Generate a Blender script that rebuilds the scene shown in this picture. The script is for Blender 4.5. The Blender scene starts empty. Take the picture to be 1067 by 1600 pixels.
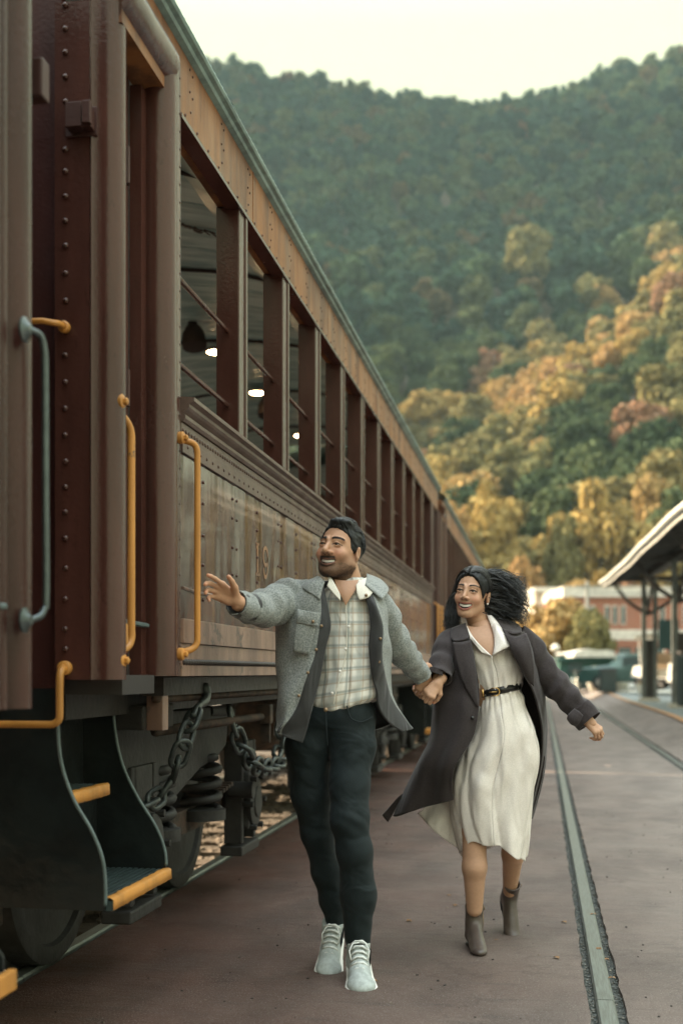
import bpy, bmesh, math, random
import numpy as np
from mathutils import Vector, Matrix
PI = math.pi
SC = bpy.context.scene
COL = SC.collection

# ------------------------------------------------------------------ camera
FPX, CX, HOR, EYE = 1950.0, 533.5, 1050.0, 1.17
YAW = math.atan(312.0 / FPX)
cam_d = bpy.data.cameras.new('camera')
cam = bpy.data.objects.new('camera', cam_d); COL.objects.link(cam); SC.camera = cam
cam.location = (0, 0, EYE)
cam.rotation_euler = (PI / 2, 0, YAW)
cam_d.sensor_fit = 'VERTICAL'; cam_d.sensor_height = 36.0
cam_d.lens = 36.0 * FPX / 1600.0
cam_d.shift_y = (HOR - 800.0) / 1600.0
cam_d.clip_start = 0.05; cam_d.clip_end = 4000
cam_d.dof.use_dof = True
cam_d.dof.focus_distance = 4.95
cam_d.dof.aperture_fstop = 1.9

# ------------------------------------------------------------------ light
SUN_EL = math.radians(27); SUN_H = Vector((-1.0, 0.25, 0)).normalized()
SUN = Vector((SUN_H.x * math.cos(SUN_EL), SUN_H.y * math.cos(SUN_EL), math.sin(SUN_EL)))
w = bpy.data.worlds.new('World'); SC.world = w; w.use_nodes = True
nt = w.node_tree; nt.nodes.clear()
sky = nt.nodes.new('ShaderNodeTexSky'); sky.sky_type = 'NISHITA'; sky.sun_disc = False
sky.sun_elevation = SUN_EL
sky.sun_rotation = math.atan2(SUN_H.x, SUN_H.y)
sky.dust_density = 3.0; sky.air_density = 1.0; sky.altitude = 200
mixw = nt.nodes.new('ShaderNodeMix'); mixw.data_type = 'RGBA'
mixw.inputs[0].default_value = 0.96
# thin, even, warm cloud veil: overcast luminance, brighter and cooler towards the zenith
tcw = nt.nodes.new('ShaderNodeTexCoord'); spw = nt.nodes.new('ShaderNodeSeparateXYZ'); rw = nt.nodes.new('ShaderNodeValToRGB')
nt.links.new(tcw.outputs['Generated'], spw.inputs[0]); nt.links.new(spw.outputs[2], rw.inputs[0])
rw.color_ramp.elements[0].position = 0.0; rw.color_ramp.elements[0].color = (1.9, 1.92, 1.22, 1)
rw.color_ramp.elements[1].position = 1.0; rw.color_ramp.elements[1].color = (8.5, 9.2, 9.6, 1)
e_ = rw.color_ramp.elements.new(0.46); e_.color = (2.35, 2.42, 1.48, 1)
nt.links.new(rw.outputs[0], mixw.inputs[7])
bg = nt.nodes.new('ShaderNodeBackground'); bg.inputs[1].default_value = 0.12
wo = nt.nodes.new('ShaderNodeOutputWorld')
nt.links.new(sky.outputs[0], mixw.inputs[6]); nt.links.new(mixw.outputs[2], bg.inputs[0])
nt.links.new(bg.outputs[0], wo.inputs[0])
sl = bpy.data.lights.new('sun', 'SUN'); sl.energy = 5.0; sl.angle = math.radians(0.5); sl.color = (1.0, 0.80, 0.56)
so = bpy.data.objects.new('sun', sl); COL.objects.link(so)
so.rotation_euler = SUN.to_track_quat('Z', 'Y').to_euler(); so.location = (-20, 5, 20)
SC.view_settings.view_transform = 'Standard'; SC.view_settings.look = 'None'
SC.view_settings.exposure = 2.02; SC.view_settings.gamma = 1.0
SC.view_settings.use_curve_mapping = False
SC.render.engine = 'CYCLES'
SC.cycles.use_denoising = True
SC.cycles.max_bounces = 6; SC.cycles.diffuse_bounces = 3; SC.cycles.glossy_bounces = 3
SC.cycles.transparent_max_bounces = 6; SC.cycles.volume_bounces = 0

# ------------------------------------------------------------------ small helpers
rnd = random.Random(7)
def ray(px):                       # heading of a picture column, measured from +Y towards +X
    return math.atan((px - CX) / FPX) - YAW
def s_on(px, t):                   # where that column meets the vertical plane X = t
    return t / math.tan(ray(px))
def depth(x, y): return y * math.cos(YAW) - x * math.sin(YAW)
def at(px, py, d):                 # world point seen at a picture position, d metres deep
    cx = (px - CX) / FPX * d
    return Vector((cx * math.cos(YAW) - d * math.sin(YAW), cx * math.sin(YAW) + d * math.cos(YAW), EYE + (HOR - py) / FPX * d))
def tag(o, label=None, cat=None, group=None, kind=None):
    if label: o['label'] = label
    if cat: o['category'] = cat
    if group: o['group'] = group
    if kind: o['kind'] = kind
    return o
def empty(name, loc=(0, 0, 0), rz=0.0):
    o = bpy.data.objects.new(name, None); COL.objects.link(o)
    o.location = loc; o.rotation_euler = (0, 0, rz); o.empty_display_size = 0.1
    return o
def copy_tree(o, parent=None):
    c = o.copy(); COL.objects.link(c)
    if parent is not None: c.parent = parent
    for ch in list(o.children): copy_tree(ch, c)
    return c

def frames(pts):
    """parallel-transport frames along a polyline"""
    P = [Vector(p) for p in pts]; n = len(P); T = []
    for i in range(n):
        a = P[max(0, i - 1)]; b = P[min(n - 1, i + 1)]
        t = (b - a); T.append(t.normalized() if t.length > 1e-9 else Vector((0, 0, 1)))
    up = Vector((0, 0, 1)) if abs(T[0].z) < 0.9 else Vector((1, 0, 0))
    N = [(up - T[0] * up.dot(T[0])).normalized()]
    for i in range(1, n):
        v = N[-1] - T[i] * N[-1].dot(T[i]); N.append(v.normalized())
    return P, T, N, [T[i].cross(N[i]) for i in range(n)]

def catmull(pts, k):
    """smooth a list of equal-length tuples"""
    A = np.array(pts, float); n = len(A)
    if n < 3 or k < 2: return A
    out = []
    for i in range(n - 1):
        p0 = A[max(0, i - 1)]; p1 = A[i]; p2 = A[i + 1]; p3 = A[min(n - 1, i + 2)]
        for j in range(k):
            t = j / k
            out.append(0.5 * ((2 * p1) + (p2 - p0) * t + (2 * p0 - 5 * p1 + 4 * p2 - p3) * t * t + (3 * p1 - p0 - 3 * p2 + p3) * t ** 3))
    out.append(A[-1]); return np.array(out)

class MB:
    def __init__(s): s.v = []; s.f = []
    def add(s, vs, fs):
        b = len(s.v); s.v += [tuple(v) for v in vs]; s.f += [tuple(i + b for i in f) for f in fs]
    def box(s, x0, x1, y0, y1, z0, z1, M=None):
        vs = [Vector((x, y, z)) for x in (x0, x1) for y in (y0, y1) for z in (z0, z1)]
        if M is not None: vs = [M @ v for v in vs]
        s.add(vs, [(0, 1, 3, 2), (4, 6, 7, 5), (0, 4, 5, 1), (2, 3, 7, 6), (0, 2, 6, 4), (1, 5, 7, 3)]); return s
    def tube(s, pts, r, n=8, caps=True):
        P, T, N, B = frames(pts); m = len(P)
        rs = r if isinstance(r, (list, tuple, np.ndarray)) else [r] * m
        vs = []
        for i in range(m):
            for k in range(n):
                a = 2 * PI * k / n
                vs.append(P[i] + (N[i] * math.cos(a) + B[i] * math.sin(a)) * rs[i])
        fs = [(i * n + k, i * n + (k + 1) % n, (i + 1) * n + (k + 1) % n, (i + 1) * n + k) for i in range(m - 1) for k in range(n)]
        if caps: fs += [tuple(range(n - 1, -1, -1)), tuple((m - 1) * n + k for k in range(n))]
        s.add(vs, fs); return s
    def lathe(s, c, axis, prof, n=24):
        """prof: (distance along axis, radius) pairs"""
        ax = Vector(axis).normalized(); up = Vector((0, 0, 1)) if abs(ax.z) < .9 else Vector((1, 0, 0))
        u = (up - ax * up.dot(ax)).normalized(); w_ = ax.cross(u); c = Vector(c); vs = []; m = len(prof)
        for d, r in prof:
            for k in range(n):
                a = 2 * PI * k / n; vs.append(c + ax * d + (u * math.cos(a) + w_ * math.sin(a)) * r)
        fs = [(i * n + k, i * n + (k + 1) % n, (i + 1) * n + (k + 1) % n, (i + 1) * n + k) for i in range(m - 1) for k in range(n)]
        fs += [tuple(range(n - 1, -1, -1)), tuple((m - 1) * n + k for k in range(n))]
        s.add(vs, fs); return s
    def prism(s, poly, axis, a0, a1):
        """extrude a polygon given in the other two axes along axis 0/1/2"""
        def mk(p, a):
            v = [0, 0, 0]; o = [i for i in range(3) if i != axis]; v[axis] = a; v[o[0]] = p[0]; v[o[1]] = p[1]; return v
        n = len(poly); vs = [mk(p, a0) for p in poly] + [mk(p, a1) for p in poly]
        fs = [(k, (k + 1) % n, n + (k + 1) % n, n + k) for k in range(n)]
        fs += [tuple(range(n - 1, -1, -1)), tuple(range(n, 2 * n))]
        s.add(vs, fs); return s
    def grid(s, G, closed_u=False, closed_v=False):
        """G[i][j] grid of points"""
        m = len(G); n = len(G[0]); vs = [tuple(p) for row in G for p in row]
        fs = [(i * n + j, i * n + (j + 1) % n, ((i + 1) % m) * n + (j + 1) % n, ((i + 1) % m) * n + j)
              for i in range(m if closed_u else m - 1) for j in range(n if closed_v else n - 1)]
        s.add(vs, fs); return s
    def build(s, name, mat=None, parent=None, smooth=False, bevel=0.0, local=False):
        me = bpy.data.meshes.new(name)
        off = Vector((0, 0, 0)) if (local or parent is None) else world_loc(parent)
        vs = [(v[0] - off.x, v[1] - off.y, v[2] - off.z) for v in s.v] if off.length else s.v
        me.from_pydata(vs, [], s.f)
        bm = bmesh.new(); bm.from_mesh(me)
        bmesh.ops.recalc_face_normals(bm, faces=bm.faces)
        if bevel:
            es = [e for e in bm.edges if len(e.link_faces) == 2 and e.calc_face_angle(0) > 0.6]
            bmesh.ops.bevel(bm, geom=es, offset=bevel, segments=2, affect='EDGES', profile=0.6)
        bm.to_mesh(me); bm.free()
        if smooth:
            me.polygons.foreach_set('use_smooth', [True] * len(me.polygons))
            if smooth == 'auto': me.set_sharp_from_angle(angle=math.radians(38))
        if mat:
            for m_ in (mat if isinstance(mat, (list, tuple)) else [mat]): me.materials.append(m_)
        o = bpy.data.objects.new(name, me); COL.objects.link(o)
        if parent is not None: o.parent = parent
        return o
def world_loc(o):
    v = Vector(o.location)
    while o.parent is not None: o = o.parent; v = v + Vector(o.location)
    return v
def link_copy(o, loc, parent=None, rot=None, scale=None):
    c = o.copy(); COL.objects.link(c); c.location = loc
    if parent is not None: c.parent = parent
    if rot is not None: c.rotation_euler = rot
    if scale is not None: c.scale = scale
    return c

# ------------------------------------------------------------------ materials
def srgb(r, g, b):
    f = lambda c: (c / 255.0) / 12.92 if c / 255.0 <= .04045 else ((c / 255.0 + .055) / 1.055) ** 2.4
    return (f(r), f(g), f(b), 1)
def material(name, col, rough=.6, metal=0.0, var=0.0, vscale=6.0, vcol=None, bump=0.0, bscale=40.0, stretch=(1, 1, 1), coat=0.0, spec=0.5, vlo=.4, vhi=.6, sheen=0.0, rvar=0.0):
    m = bpy.data.materials.new(name); m.use_nodes = True; t = m.node_tree; b = t.nodes['Principled BSDF']
    col = tuple(col) if len(col) == 4 else tuple(col) + (1,)
    b.inputs['Base Color'].default_value = col; b.inputs['Roughness'].default_value = rough
    b.inputs['Metallic'].default_value = metal; b.inputs['Coat Weight'].default_value = coat
    b.inputs['Specular IOR Level'].default_value = spec; b.inputs['Sheen Weight'].default_value = sheen
    tc = t.nodes.new('ShaderNodeTexCoord'); mp = t.nodes.new('ShaderNodeMapping')
    mp.inputs['Scale'].default_value = stretch; t.links.new(tc.outputs['Object'], mp.inputs[0])
    if var or vcol or rvar:
        n = t.nodes.new('ShaderNodeTexNoise'); n.inputs['Scale'].default_value = vscale; n.inputs['Detail'].default_value = 6
        n.inputs['Roughness'].default_value = .65
        t.links.new(mp.outputs[0], n.inputs['Vector'])
        mr = t.nodes.new('ShaderNodeMapRange'); mr.inputs[1].default_value = vlo; mr.inputs[2].default_value = vhi
        t.links.new(n.outputs[0], mr.inputs[0])
        mx = t.nodes.new('ShaderNodeMix'); mx.data_type = 'RGBA'
        mx.inputs[6].default_value = col
        mx.inputs[7].default_value = (tuple(vcol) + (1,))[:4] if vcol else tuple(c * (1 - var) for c in col[:3]) + (1,)
        t.links.new(mr.outputs[0], mx.inputs[0]); t.links.new(mx.outputs[2], b.inputs['Base Color'])
        if rvar:
            r2 = t.nodes.new('ShaderNodeMapRange'); r2.inputs[3].default_value = rough; r2.inputs[4].default_value = min(1, rough + rvar)
            t.links.new(mr.outputs[0], r2.inputs[0]); t.links.new(r2.outputs[0], b.inputs['Roughness'])
    if bump:
        n2 = t.nodes.new('ShaderNodeTexNoise'); n2.inputs['Scale'].default_value = bscale; n2.inputs['Detail'].default_value = 4
        t.links.new(mp.outputs[0], n2.inputs['Vector'])
        bp = t.nodes.new('ShaderNodeBump'); bp.inputs['Strength'].default_value = 1.0; bp.inputs['Distance'].default_value = bump
        t.links.new(n2.outputs[0], bp.inputs['Height']); t.links.new(bp.outputs[0], b.inputs['Normal'])
    return m
def emission(name, col, strength):
    m = bpy.data.materials.new(name); m.use_nodes = True; t = m.node_tree; b = t.nodes['Principled BSDF']
    b.inputs['Emission Color'].default_value = tuple(col[:3]) + (1,); b.inputs['Emission Strength'].default_value = strength
    return m
# ------------------------------------------------------------------ terrain
def vnoise(x, y, s, seed=0):
    """smooth value noise, numpy"""
    x = np.asarray(x, float) / s + 91.7 * seed; y = np.asarray(y, float) / s + 37.3 * seed
    xi = np.floor(x); yi = np.floor(y); fx = x - xi; fy = y - yi
    fx = fx * fx * (3 - 2 * fx); fy = fy * fy * (3 - 2 * fy)
    h = lambda a, b: np.modf(np.abs(np.sin(a * 127.1 + b * 311.7 + seed * 17.17) * 43758.5453))[0]
    return (h(xi, yi) * (1 - fx) + h(xi + 1, yi) * fx) * (1 - fy) + (h(xi, yi + 1) * (1 - fx) + h(xi + 1, yi + 1) * fx) * fy
SKYX = [-2600, -900, 0, 325, 400, 470, 550, 620, 700, 745, 790, 850, 900, 960, 1000, 1067, 1120, 1180, 1240, 1500, 2600]
SKYY = [300, 60, 75, 95, 100, 115, 128, 140, 152, 155, 148, 140, 125, 100, 90, 68, 90, 380, 720, 850, 880]
SPX = [-600, 430, 560, 640, 700, 760, 850, 900, 980, 1067, 1130, 1200, 1300, 2000]
SPY = [1050, 1000, 770, 665, 640, 590, 525, 475, 408, 352, 420, 740, 880, 890]
def height(x, y):
    x = np.asarray(x, float); y = np.asarray(y, float)
    r = np.hypot(x, y) + 1e-6; phi = np.arctan2(x, y)
    a = np.clip(phi + YAW, -1.0, 1.0); px = CX + FPX * np.tan(a); ca = np.maximum(np.cos(a), .8)
    front = np.clip((1.9 - np.abs(phi)) / .5, 0, 1)
    E = (HOR - np.interp(px, SKYX, SKYY)) / FPX * ca
    R = 620.0; r0 = 165.0; u = np.clip((r - r0) / (R - r0), 0, None)
    hf = (E * R - 9 + EYE) * np.where(u < 1, u ** 1.08, 1 - .35 * (u - 1))
    Es = (HOR - np.interp(px, SPX, SPY)) / FPX * ca
    Rs = 285.0; v = (r - 118.0) / (Rs - 118.0)
    hs = np.maximum(Es * Rs - 8 + EYE, 0) * np.where(v < 1, np.clip(v, 0, 1) ** .95, np.clip(1 - 1.1 * (v - 1), 0, 1))
    h = np.maximum(hf, hs) * front
    k = np.clip(r / 300, 0, 1)
    h = h + ((vnoise(x, y, 60, 1) - .5) * 16 + (vnoise(x, y, 25, 2) - .5) * 7) * k * (h > 1) * np.clip(h / 30, 0, 1) * np.clip((R - r) / 90, .15, 1)
    dx = x + 300; dy = y - 520  # unseen mountain out of view to the left, added to shade the far slope
    hm = 460 * np.exp(-(dx / np.where(dx > 0, 112, 260)) ** 2 * .72) * np.exp(-(dy / np.where(dy < 0, 96, 300)) ** 2 * .55)
    h = np.maximum(h, np.where(hm > 4, hm, 0))
    return np.where(r < 110, 0, h)

G_BASE = -0.34
rr = np.concatenate([[0.0], np.geomspace(6, 118, 12), np.linspace(124, 700, 60), [800, 1000, 1400, 2200]])
pp = np.linspace(-PI, PI, 181)
RRg, PPg = np.meshgrid(rr, pp, indexing='ij')
GX = RRg * np.sin(PPg); GY = RRg * np.cos(PPg); GZ = height(GX, GY) + G_BASE
mb = MB(); mb.grid(np.stack([GX, GY, GZ], -1).tolist())
M_soil = material('forest floor', (.055, .05, .03), .95, vcol=(.09, .07, .04), vscale=.2)
land = mb.build('terrain', M_soil, smooth=True); tag(land, kind='structure')

# ------------------------------------------------------------------ foliage
def foliage_mat(name, ramp, rnd_amt=.25, trans=.14):
    m = bpy.data.materials.new(name); m.use_nodes = True; t = m.node_tree; t.nodes.clear()
    oi = t.nodes.new('ShaderNodeObjectInfo'); cr = t.nodes.new('ShaderNodeValToRGB')
    cr.color_ramp.interpolation = 'CONSTANT' if len(ramp) > 4 else 'LINEAR'
    while len(cr.color_ramp.elements) < len(ramp): cr.color_ramp.elements.new(.5)
    for e, (p, c) in zip(cr.color_ramp.elements, ramp): e.position = p; e.color = tuple(c) + (1,)
    t.links.new(oi.outputs['Random'], cr.inputs[0])
    geo = t.nodes.new('ShaderNodeNewGeometry'); n = t.nodes.new('ShaderNodeTexNoise'); n.inputs['Scale'].default_value = .45; n.inputs['Detail'].default_value = 3
    t.links.new(geo.outputs['Position'], n.inputs['Vector'])
    hsv = t.nodes.new('ShaderNodeHueSaturation'); hsv.inputs['Saturation'].default_value = .86
    mr = t.nodes.new('ShaderNodeMapRange'); mr.inputs[1].default_value = .3; mr.inputs[2].default_value = .7
    mr.inputs[3].default_value = .86 * (1 - rnd_amt); mr.inputs[4].default_value = .86 * (1 + rnd_amt)
    at_ = t.nodes.new('ShaderNodeMath'); at_.operation = 'MULTIPLY_ADD'
    t.links.new(geo.outputs['Random Per Island'], at_.inputs[0]); at_.inputs[1].default_value = .7; at_.inputs[2].default_value = .62
    mu = t.nodes.new('ShaderNodeMath'); mu.operation = 'MULTIPLY'
    t.links.new(n.outputs[0], mr.inputs[0]); t.links.new(mr.outputs[0], mu.inputs[0]); t.links.new(at_.outputs[0], mu.inputs[1])
    t.links.new(mu.outputs[0], hsv.inputs['Value']); t.links.new(cr.outputs[0], hsv.inputs['Color'])
    d = t.nodes.new('ShaderNodeBsdfDiffuse'); tr = t.nodes.new('ShaderNodeBsdfTranslucent'); mx = t.nodes.new('ShaderNodeMixShader')
    mx.inputs[0].default_value = trans
    t.links.new(hsv.outputs[0], d.inputs[0]); t.links.new(hsv.outputs[0], tr.inputs[0])
    t.links.new(d.outputs[0], mx.inputs[1]); t.links.new(tr.outputs[0], mx.inputs[2])
    o = t.nodes.new('ShaderNodeOutputMaterial'); t.links.new(mx.outputs[0], o.inputs[0])
    return m
def crown_mesh(name, mat, seed, lobes=13, per=150, leaf=.34, w=1.0, h=1.15):
    """unit crown about 2 m wide and 2.3 m tall standing on the origin: leaves gathered on uneven lobes"""
    g = np.random.default_rng(seed); V = []; F = []
    cs = []
    for i in range(lobes):
        a = g.uniform(0, 2 * PI); zz = g.uniform(-.75, .95); rad = math.sqrt(max(0.05, 1 - (zz * .85) ** 2)) * g.uniform(.35, .68)
        cs.append((math.cos(a) * rad * w, math.sin(a) * rad * w, h + zz * h * .62, g.uniform(.20, .40) * (1 - .25 * max(0, zz))))
    cs.append((0, 0, h, .62))
    for (x, y, z, r) in cs:
        n = int(per * (r / .42) ** 2)
        d = g.normal(size=(n, 3)); d /= np.linalg.norm(d, axis=1)[:, None]
        q = np.array([x, y, z]) + d * r * g.uniform(.78, 1.12, (n, 1)) * np.array([1, 1, .85])
        nn = d + g.normal(size=(n, 3)) * .55; nn /= np.linalg.norm(nn, axis=1)[:, None]
        up = g.normal(size=(n, 3)); u = np.cross(nn, up); u /= np.linalg.norm(u, axis=1)[:, None]; v = np.cross(nn, u)
        s = leaf * g.uniform(.45, 1.0, (n, 1)) * .5
        b = len(V)
        quad = np.stack([q - u * s - v * s * .6, q + u * s - v * s * .7, q + u * s * .8 + v * s, q - u * s * .7 + v * s * .8], 1).reshape(-1, 3)
        V.extend(map(tuple, quad)); F.extend([(b + 4 * k, b + 4 * k + 1, b + 4 * k + 2, b + 4 * k + 3) for k in range(n)])
    me = bpy.data.meshes.new(name); me.from_pydata(V, [], F); me.materials.append(mat); return me
def trunk_mesh(name, mat, seed):
    g = random.Random(seed); mb = MB()
    mb.tube([(0, 0, -.6), (0.02, 0, .3), (.03, .02, .8), (0, .03, 1.3)], [.085, .065, .05, .03], 7)
    for k in range(5):
        a = g.uniform(0, 6.28); z = g.uniform(.45, .95); l = g.uniform(.45, .75)
        mb.tube([(0, 0, z), (math.cos(a) * l * .5, math.sin(a) * l * .5, z + .22), (math.cos(a) * l, math.sin(a) * l, z + .5)], [.035, .024, .01], 5)
    o = mb.build(name, mat); me = o.data; bpy.data.objects.remove(o); me.name = name; return me

GREEN = [(0, (.040, .090, .062)), (.30, (.080, .135, .070)), (.55, (.030, .070, .055)), (.75, (.11, .135, .060)), (.93, (.14, .105, .05)), (.982, (.20, .10, .055))]
M_forest = foliage_mat('mixed forest foliage', GREEN, .3)
M_bark = material('bark', (.07, .055, .04), .9, var=.4, vscale=8)
FOL = {
 'green': foliage_mat('deep green foliage', [(0, (.050, .085, .042)), (1, (.095, .125, .05))]),
 'olive': foliage_mat('olive foliage', [(0, (.20, .19, .07)), (1, (.29, .235, .08))]),
 'yellow': foliage_mat('yellow autumn foliage', [(0, (.37, .27, .07)), (1, (.44, .29, .06))]),
 'orange': foliage_mat('orange autumn foliage', [(0, (.42, .28, .085)), (1, (.46, .26, .075))]),
 'rust': foliage_mat('russet autumn foliage', [(0, (.30, .165, .08)), (1, (.34, .17, .09))]),
}
CROWN = {}
for ci, c in enumerate(FOL):
    CROWN[c] = [crown_mesh('crown_' + c, FOL[c], 10 * ci + k, lobes=30, per=260, leaf=.15) for k in range(3)]
TRUNK = [trunk_mesh('trunk', M_bark, k) for k in range(3)]
FAR = [crown_mesh('far_crown', M_forest, 100 + k, lobes=20, per=130, leaf=.20) for k in range(5)]

def visible(x, y, z, px0=-40, px1=1110):
    d = depth(x, y)
    px = CX + (x * math.cos(YAW) + y * math.sin(YAW)) / d * FPX
    return px, HOR - (z - EYE) / d * FPX
def plant(x, y, size, colour, label, cat='tree', group=None, tall=1.0, name=None, base=None):
    z = float(height(x, y)) + G_BASE if base is None else base
    t = empty(name or 'autumn_tree', (x, y, z), rnd.uniform(0, 6.28))
    s = size / 2
    t.scale = (s, s, s * tall)
    c = bpy.data.objects.new('crown', rnd.choice(CROWN[colour])); COL.objects.link(c); c.parent = t
    k = bpy.data.objects.new('trunk', rnd.choice(TRUNK)); COL.objects.link(k); k.parent = t
    tag(t, label, cat, group); return t

# hillside trees: the nearest as things of their own, the rest one forest
gr = np.random.default_rng(5)
cand = []
ang0, ang1 = ray(240), ray(1260)
for r in np.arange(122, 640, 1.0):
    pass
r = 124.0
while r < 650:
    sp = 7.4 if r < 210 else 6.6 if r < 300 else (6.8 if r < 450 else 8.0)
    n = int((ang1 - ang0) * r / sp)
    for k in range(n):
        a = ang0 + (k + gr.uniform(0, 1)) / n * (ang1 - ang0); rj = r + gr.uniform(-.5, .5) * sp
        cand.append((rj * math.sin(a), rj * math.cos(a), rj))
    r += sp * .92
cand = np.array(cand)
cz = height(cand[:, 0], cand[:, 1]) + G_BASE
# which are in view: a running skyline per picture column
dd = depth(cand[:, 0], cand[:, 1]); cpx = CX + (cand[:, 0] * math.cos(YAW) + cand[:, 1] * math.sin(YAW)) / dd * FPX
sz = np.where(cand[:, 2] < 300, gr.uniform(7.0, 11.0, len(cand)) * np.where(cand[:, 2] < 210, 1.12, 1), gr.uniform(7.0, 13.5, len(cand)))
cpy = HOR - (cz + sz * .9 - EYE) / dd * FPX
order = np.argsort(cand[:, 2]); sky_line = np.full(200, 1045.0); seen = []
for i in order:
    b = int((cpx[i] - 200) / 1100 * 200)
    if not (1 <= b < 199): seen.append((i, True)); continue
    if cpy[i] < sky_line[b] + 14: seen.append((i, True)); sky_line[max(0, b - 1):b + 2] = np.minimum(sky_line[max(0, b - 1):b + 2], cpy[i])
    else: seen.append((i, False))
def spur_colour(px, py):
    """autumn colour by stand on the slope"""
    x = float(vnoise(px, py, 62, 3)); y2 = rnd.random()
    if py > 770:                       # foot of the hill
        if x > .62: return 'green' if y2 < .55 else 'olive'
        return 'yellow' if y2 < .55 else ('orange' if y2 < .8 else 'olive')
    crest = np.interp(px, SPX, SPY)
    if py < crest - 42: return 'green'
    if py < crest + 135:               # the ridge itself
        if x > .80: return 'green' if y2 < .5 else 'olive'
        return 'yellow' if y2 < .22 else ('orange' if y2 < .40 else ('olive' if y2 < .90 else 'rust'))
    if y2 < .68: return 'green'
    return 'olive' if y2 < .88 else ('orange' if y2 < .94 else 'rust')
LAB = {'green': 'deep green tree', 'olive': 'olive tree turning yellow', 'yellow': 'golden yellow tree', 'orange': 'orange autumn tree', 'rust': 'russet autumn tree'}
n_things = 0; far_pts = []
for i, vis in seen:
    x, y, r_ = cand[i]
    if float(height(x, y)) < 2: continue
    px, py = cpx[i], cpy[i]
    if vis and n_things < 284 and 585 < px < 1095 and r_ < 300:
        col = spur_colour(px, py)
        zone = 'on the near ridge crest' if py < np.interp(px, SPX, SPY) + 90 else ('at the slope foot' if py > 760 else 'half way up the slope')
        place = ['beside the train roof edge', 'above the head of the woman', 'above the windblown hair', 'above the brick building', 'above the station canopy eave', 'above the canopy roof, right edge'][int(np.searchsorted([680, 760, 850, 930, 1000], px))]
        plant(float(x), float(y), float(sz[i]), col, '%s %s %s, %s' % ('large' if sz[i] > 9.4 else ('small' if sz[i] < 7.9 else 'middling'), LAB[col], zone, place), 'tree', '%s trees %s' % (col, zone), rnd.uniform(.85, 1.15)); n_things += 1
    elif (vis or r_ > 280 or px > 1100) and px > 230:
        far_pts.append((x, y, cz[i] - .8, sz[i] / 2, r_ < 352 and px > 600 and py > np.interp(px, SPX, SPY) - 34))
# forests: crowns instanced on points
def forest_of(name, pts, kinds, label):
    me = bpy.data.meshes.new(name); me.from_pydata([(p[0], p[1], p[2]) for p in pts], [], [])
    a_ = me.attributes.new('size', 'FLOAT', 'POINT'); a_.data.foreach_set('value', [p[3] for p in pts])
    a_ = me.attributes.new('turn', 'FLOAT', 'POINT'); a_.data.foreach_set('value', [rnd.uniform(0, 6.28) for p in pts])
    fo = bpy.data.objects.new(name, me); COL.objects.link(fo); tag(fo, label, 'forest', kind='stuff')
    pc = bpy.data.collections.new('crown_kinds')
    for m_ in kinds: pc.objects.link(bpy.data.objects.new('far_crown', m_))
    ng = bpy.data.node_groups.new(name, 'GeometryNodeTree')
    ng.interface.new_socket('Geometry', in_out='INPUT', socket_type='NodeSocketGeometry'); ng.interface.new_socket('Geometry', in_out='OUTPUT', socket_type='NodeSocketGeometry')
    N = ng.nodes; gi = N.new('NodeGroupInput'); go = N.new('NodeGroupOutput')
    ci = N.new('GeometryNodeCollectionInfo'); ci.inputs['Collection'].default_value = pc; ci.inputs['Separate Children'].default_value = True; ci.inputs['Reset Children'].default_value = True
    ip = N.new('GeometryNodeInstanceOnPoints'); ip.inputs['Pick Instance'].default_value = True
    ns = N.new('GeometryNodeInputNamedAttribute'); ns.data_type = 'FLOAT'; ns.inputs['Name'].default_value = 'size'
    nr = N.new('GeometryNodeInputNamedAttribute'); nr.data_type = 'FLOAT'; nr.inputs['Name'].default_value = 'turn'
    cx = N.new('ShaderNodeCombineXYZ'); m2p = N.new('GeometryNodeMeshToPoints')
    ng.links.new(gi.outputs[0], m2p.inputs[0]); ng.links.new(m2p.outputs[0], ip.inputs['Points']); ng.links.new(ci.outputs[0], ip.inputs['Instance'])
    ng.links.new(ns.outputs[0], ip.inputs['Scale']); ng.links.new(nr.outputs[0], cx.inputs[2]); ng.links.new(cx.outputs[0], ip.inputs['Rotation'])
    ng.links.new(ip.outputs[0], go.inputs[0]); fo.modifiers.new('crowns', 'NODES').node_group = ng
forest_of('forest', [p for p in far_pts if not p[4]], FAR, 'dense mixed forest covering the shaded mountainside behind the train')
RIDGE = [crown_mesh('ridge_crown', FOL[c], 200 + k, lobes=20, per=150, leaf=.19) for k, c in enumerate(['olive', 'green', 'yellow', 'olive', 'orange', 'green', 'olive', 'green'])]
forest_of('ridge_woodland', [p for p in far_pts if p[4]], RIDGE, 'sunlit yellow and olive woodland along the back of the near ridge')

# single trees that stand out
def tree_px(px, py_top, d, wid_px, colour, label, tall=1.0, name='autumn_tree'):
    p = at(px, HOR, d); size = wid_px / FPX * d
    z = float(height(p.x, p.y)) + G_BASE
    top = EYE + (HOR - py_top) / FPX * d
    tl = max(.6, (top - z) / (size / 2 * 2.2))
    return plant(p.x, p.y, size, colour, label, 'tree', None, tl, name, z)
tree_px(822, 345, 330, 90, 'olive', 'broad olive tree glowing above the crest of the near ridge')
tree_px(935, 735, 128, 120, 'yellow', 'large golden tree beside the station canopy roof')
tree_px(880, 790, 126, 70, 'olive', 'olive tree half hidden left of the large golden tree')
tree_px(770, 720, 130, 110, 'yellow', 'golden tree low on the slope above the woman')
tree_px(715, 760, 124, 70, 'orange', 'orange tree next to the far end of the train roof')
tree_px(1030, 720, 134, 110, 'orange', 'orange tree rising behind the station canopy roof')
tree_px(1000, 700, 150, 120, 'green', 'dark tree between the golden tree and the canopy')
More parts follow.
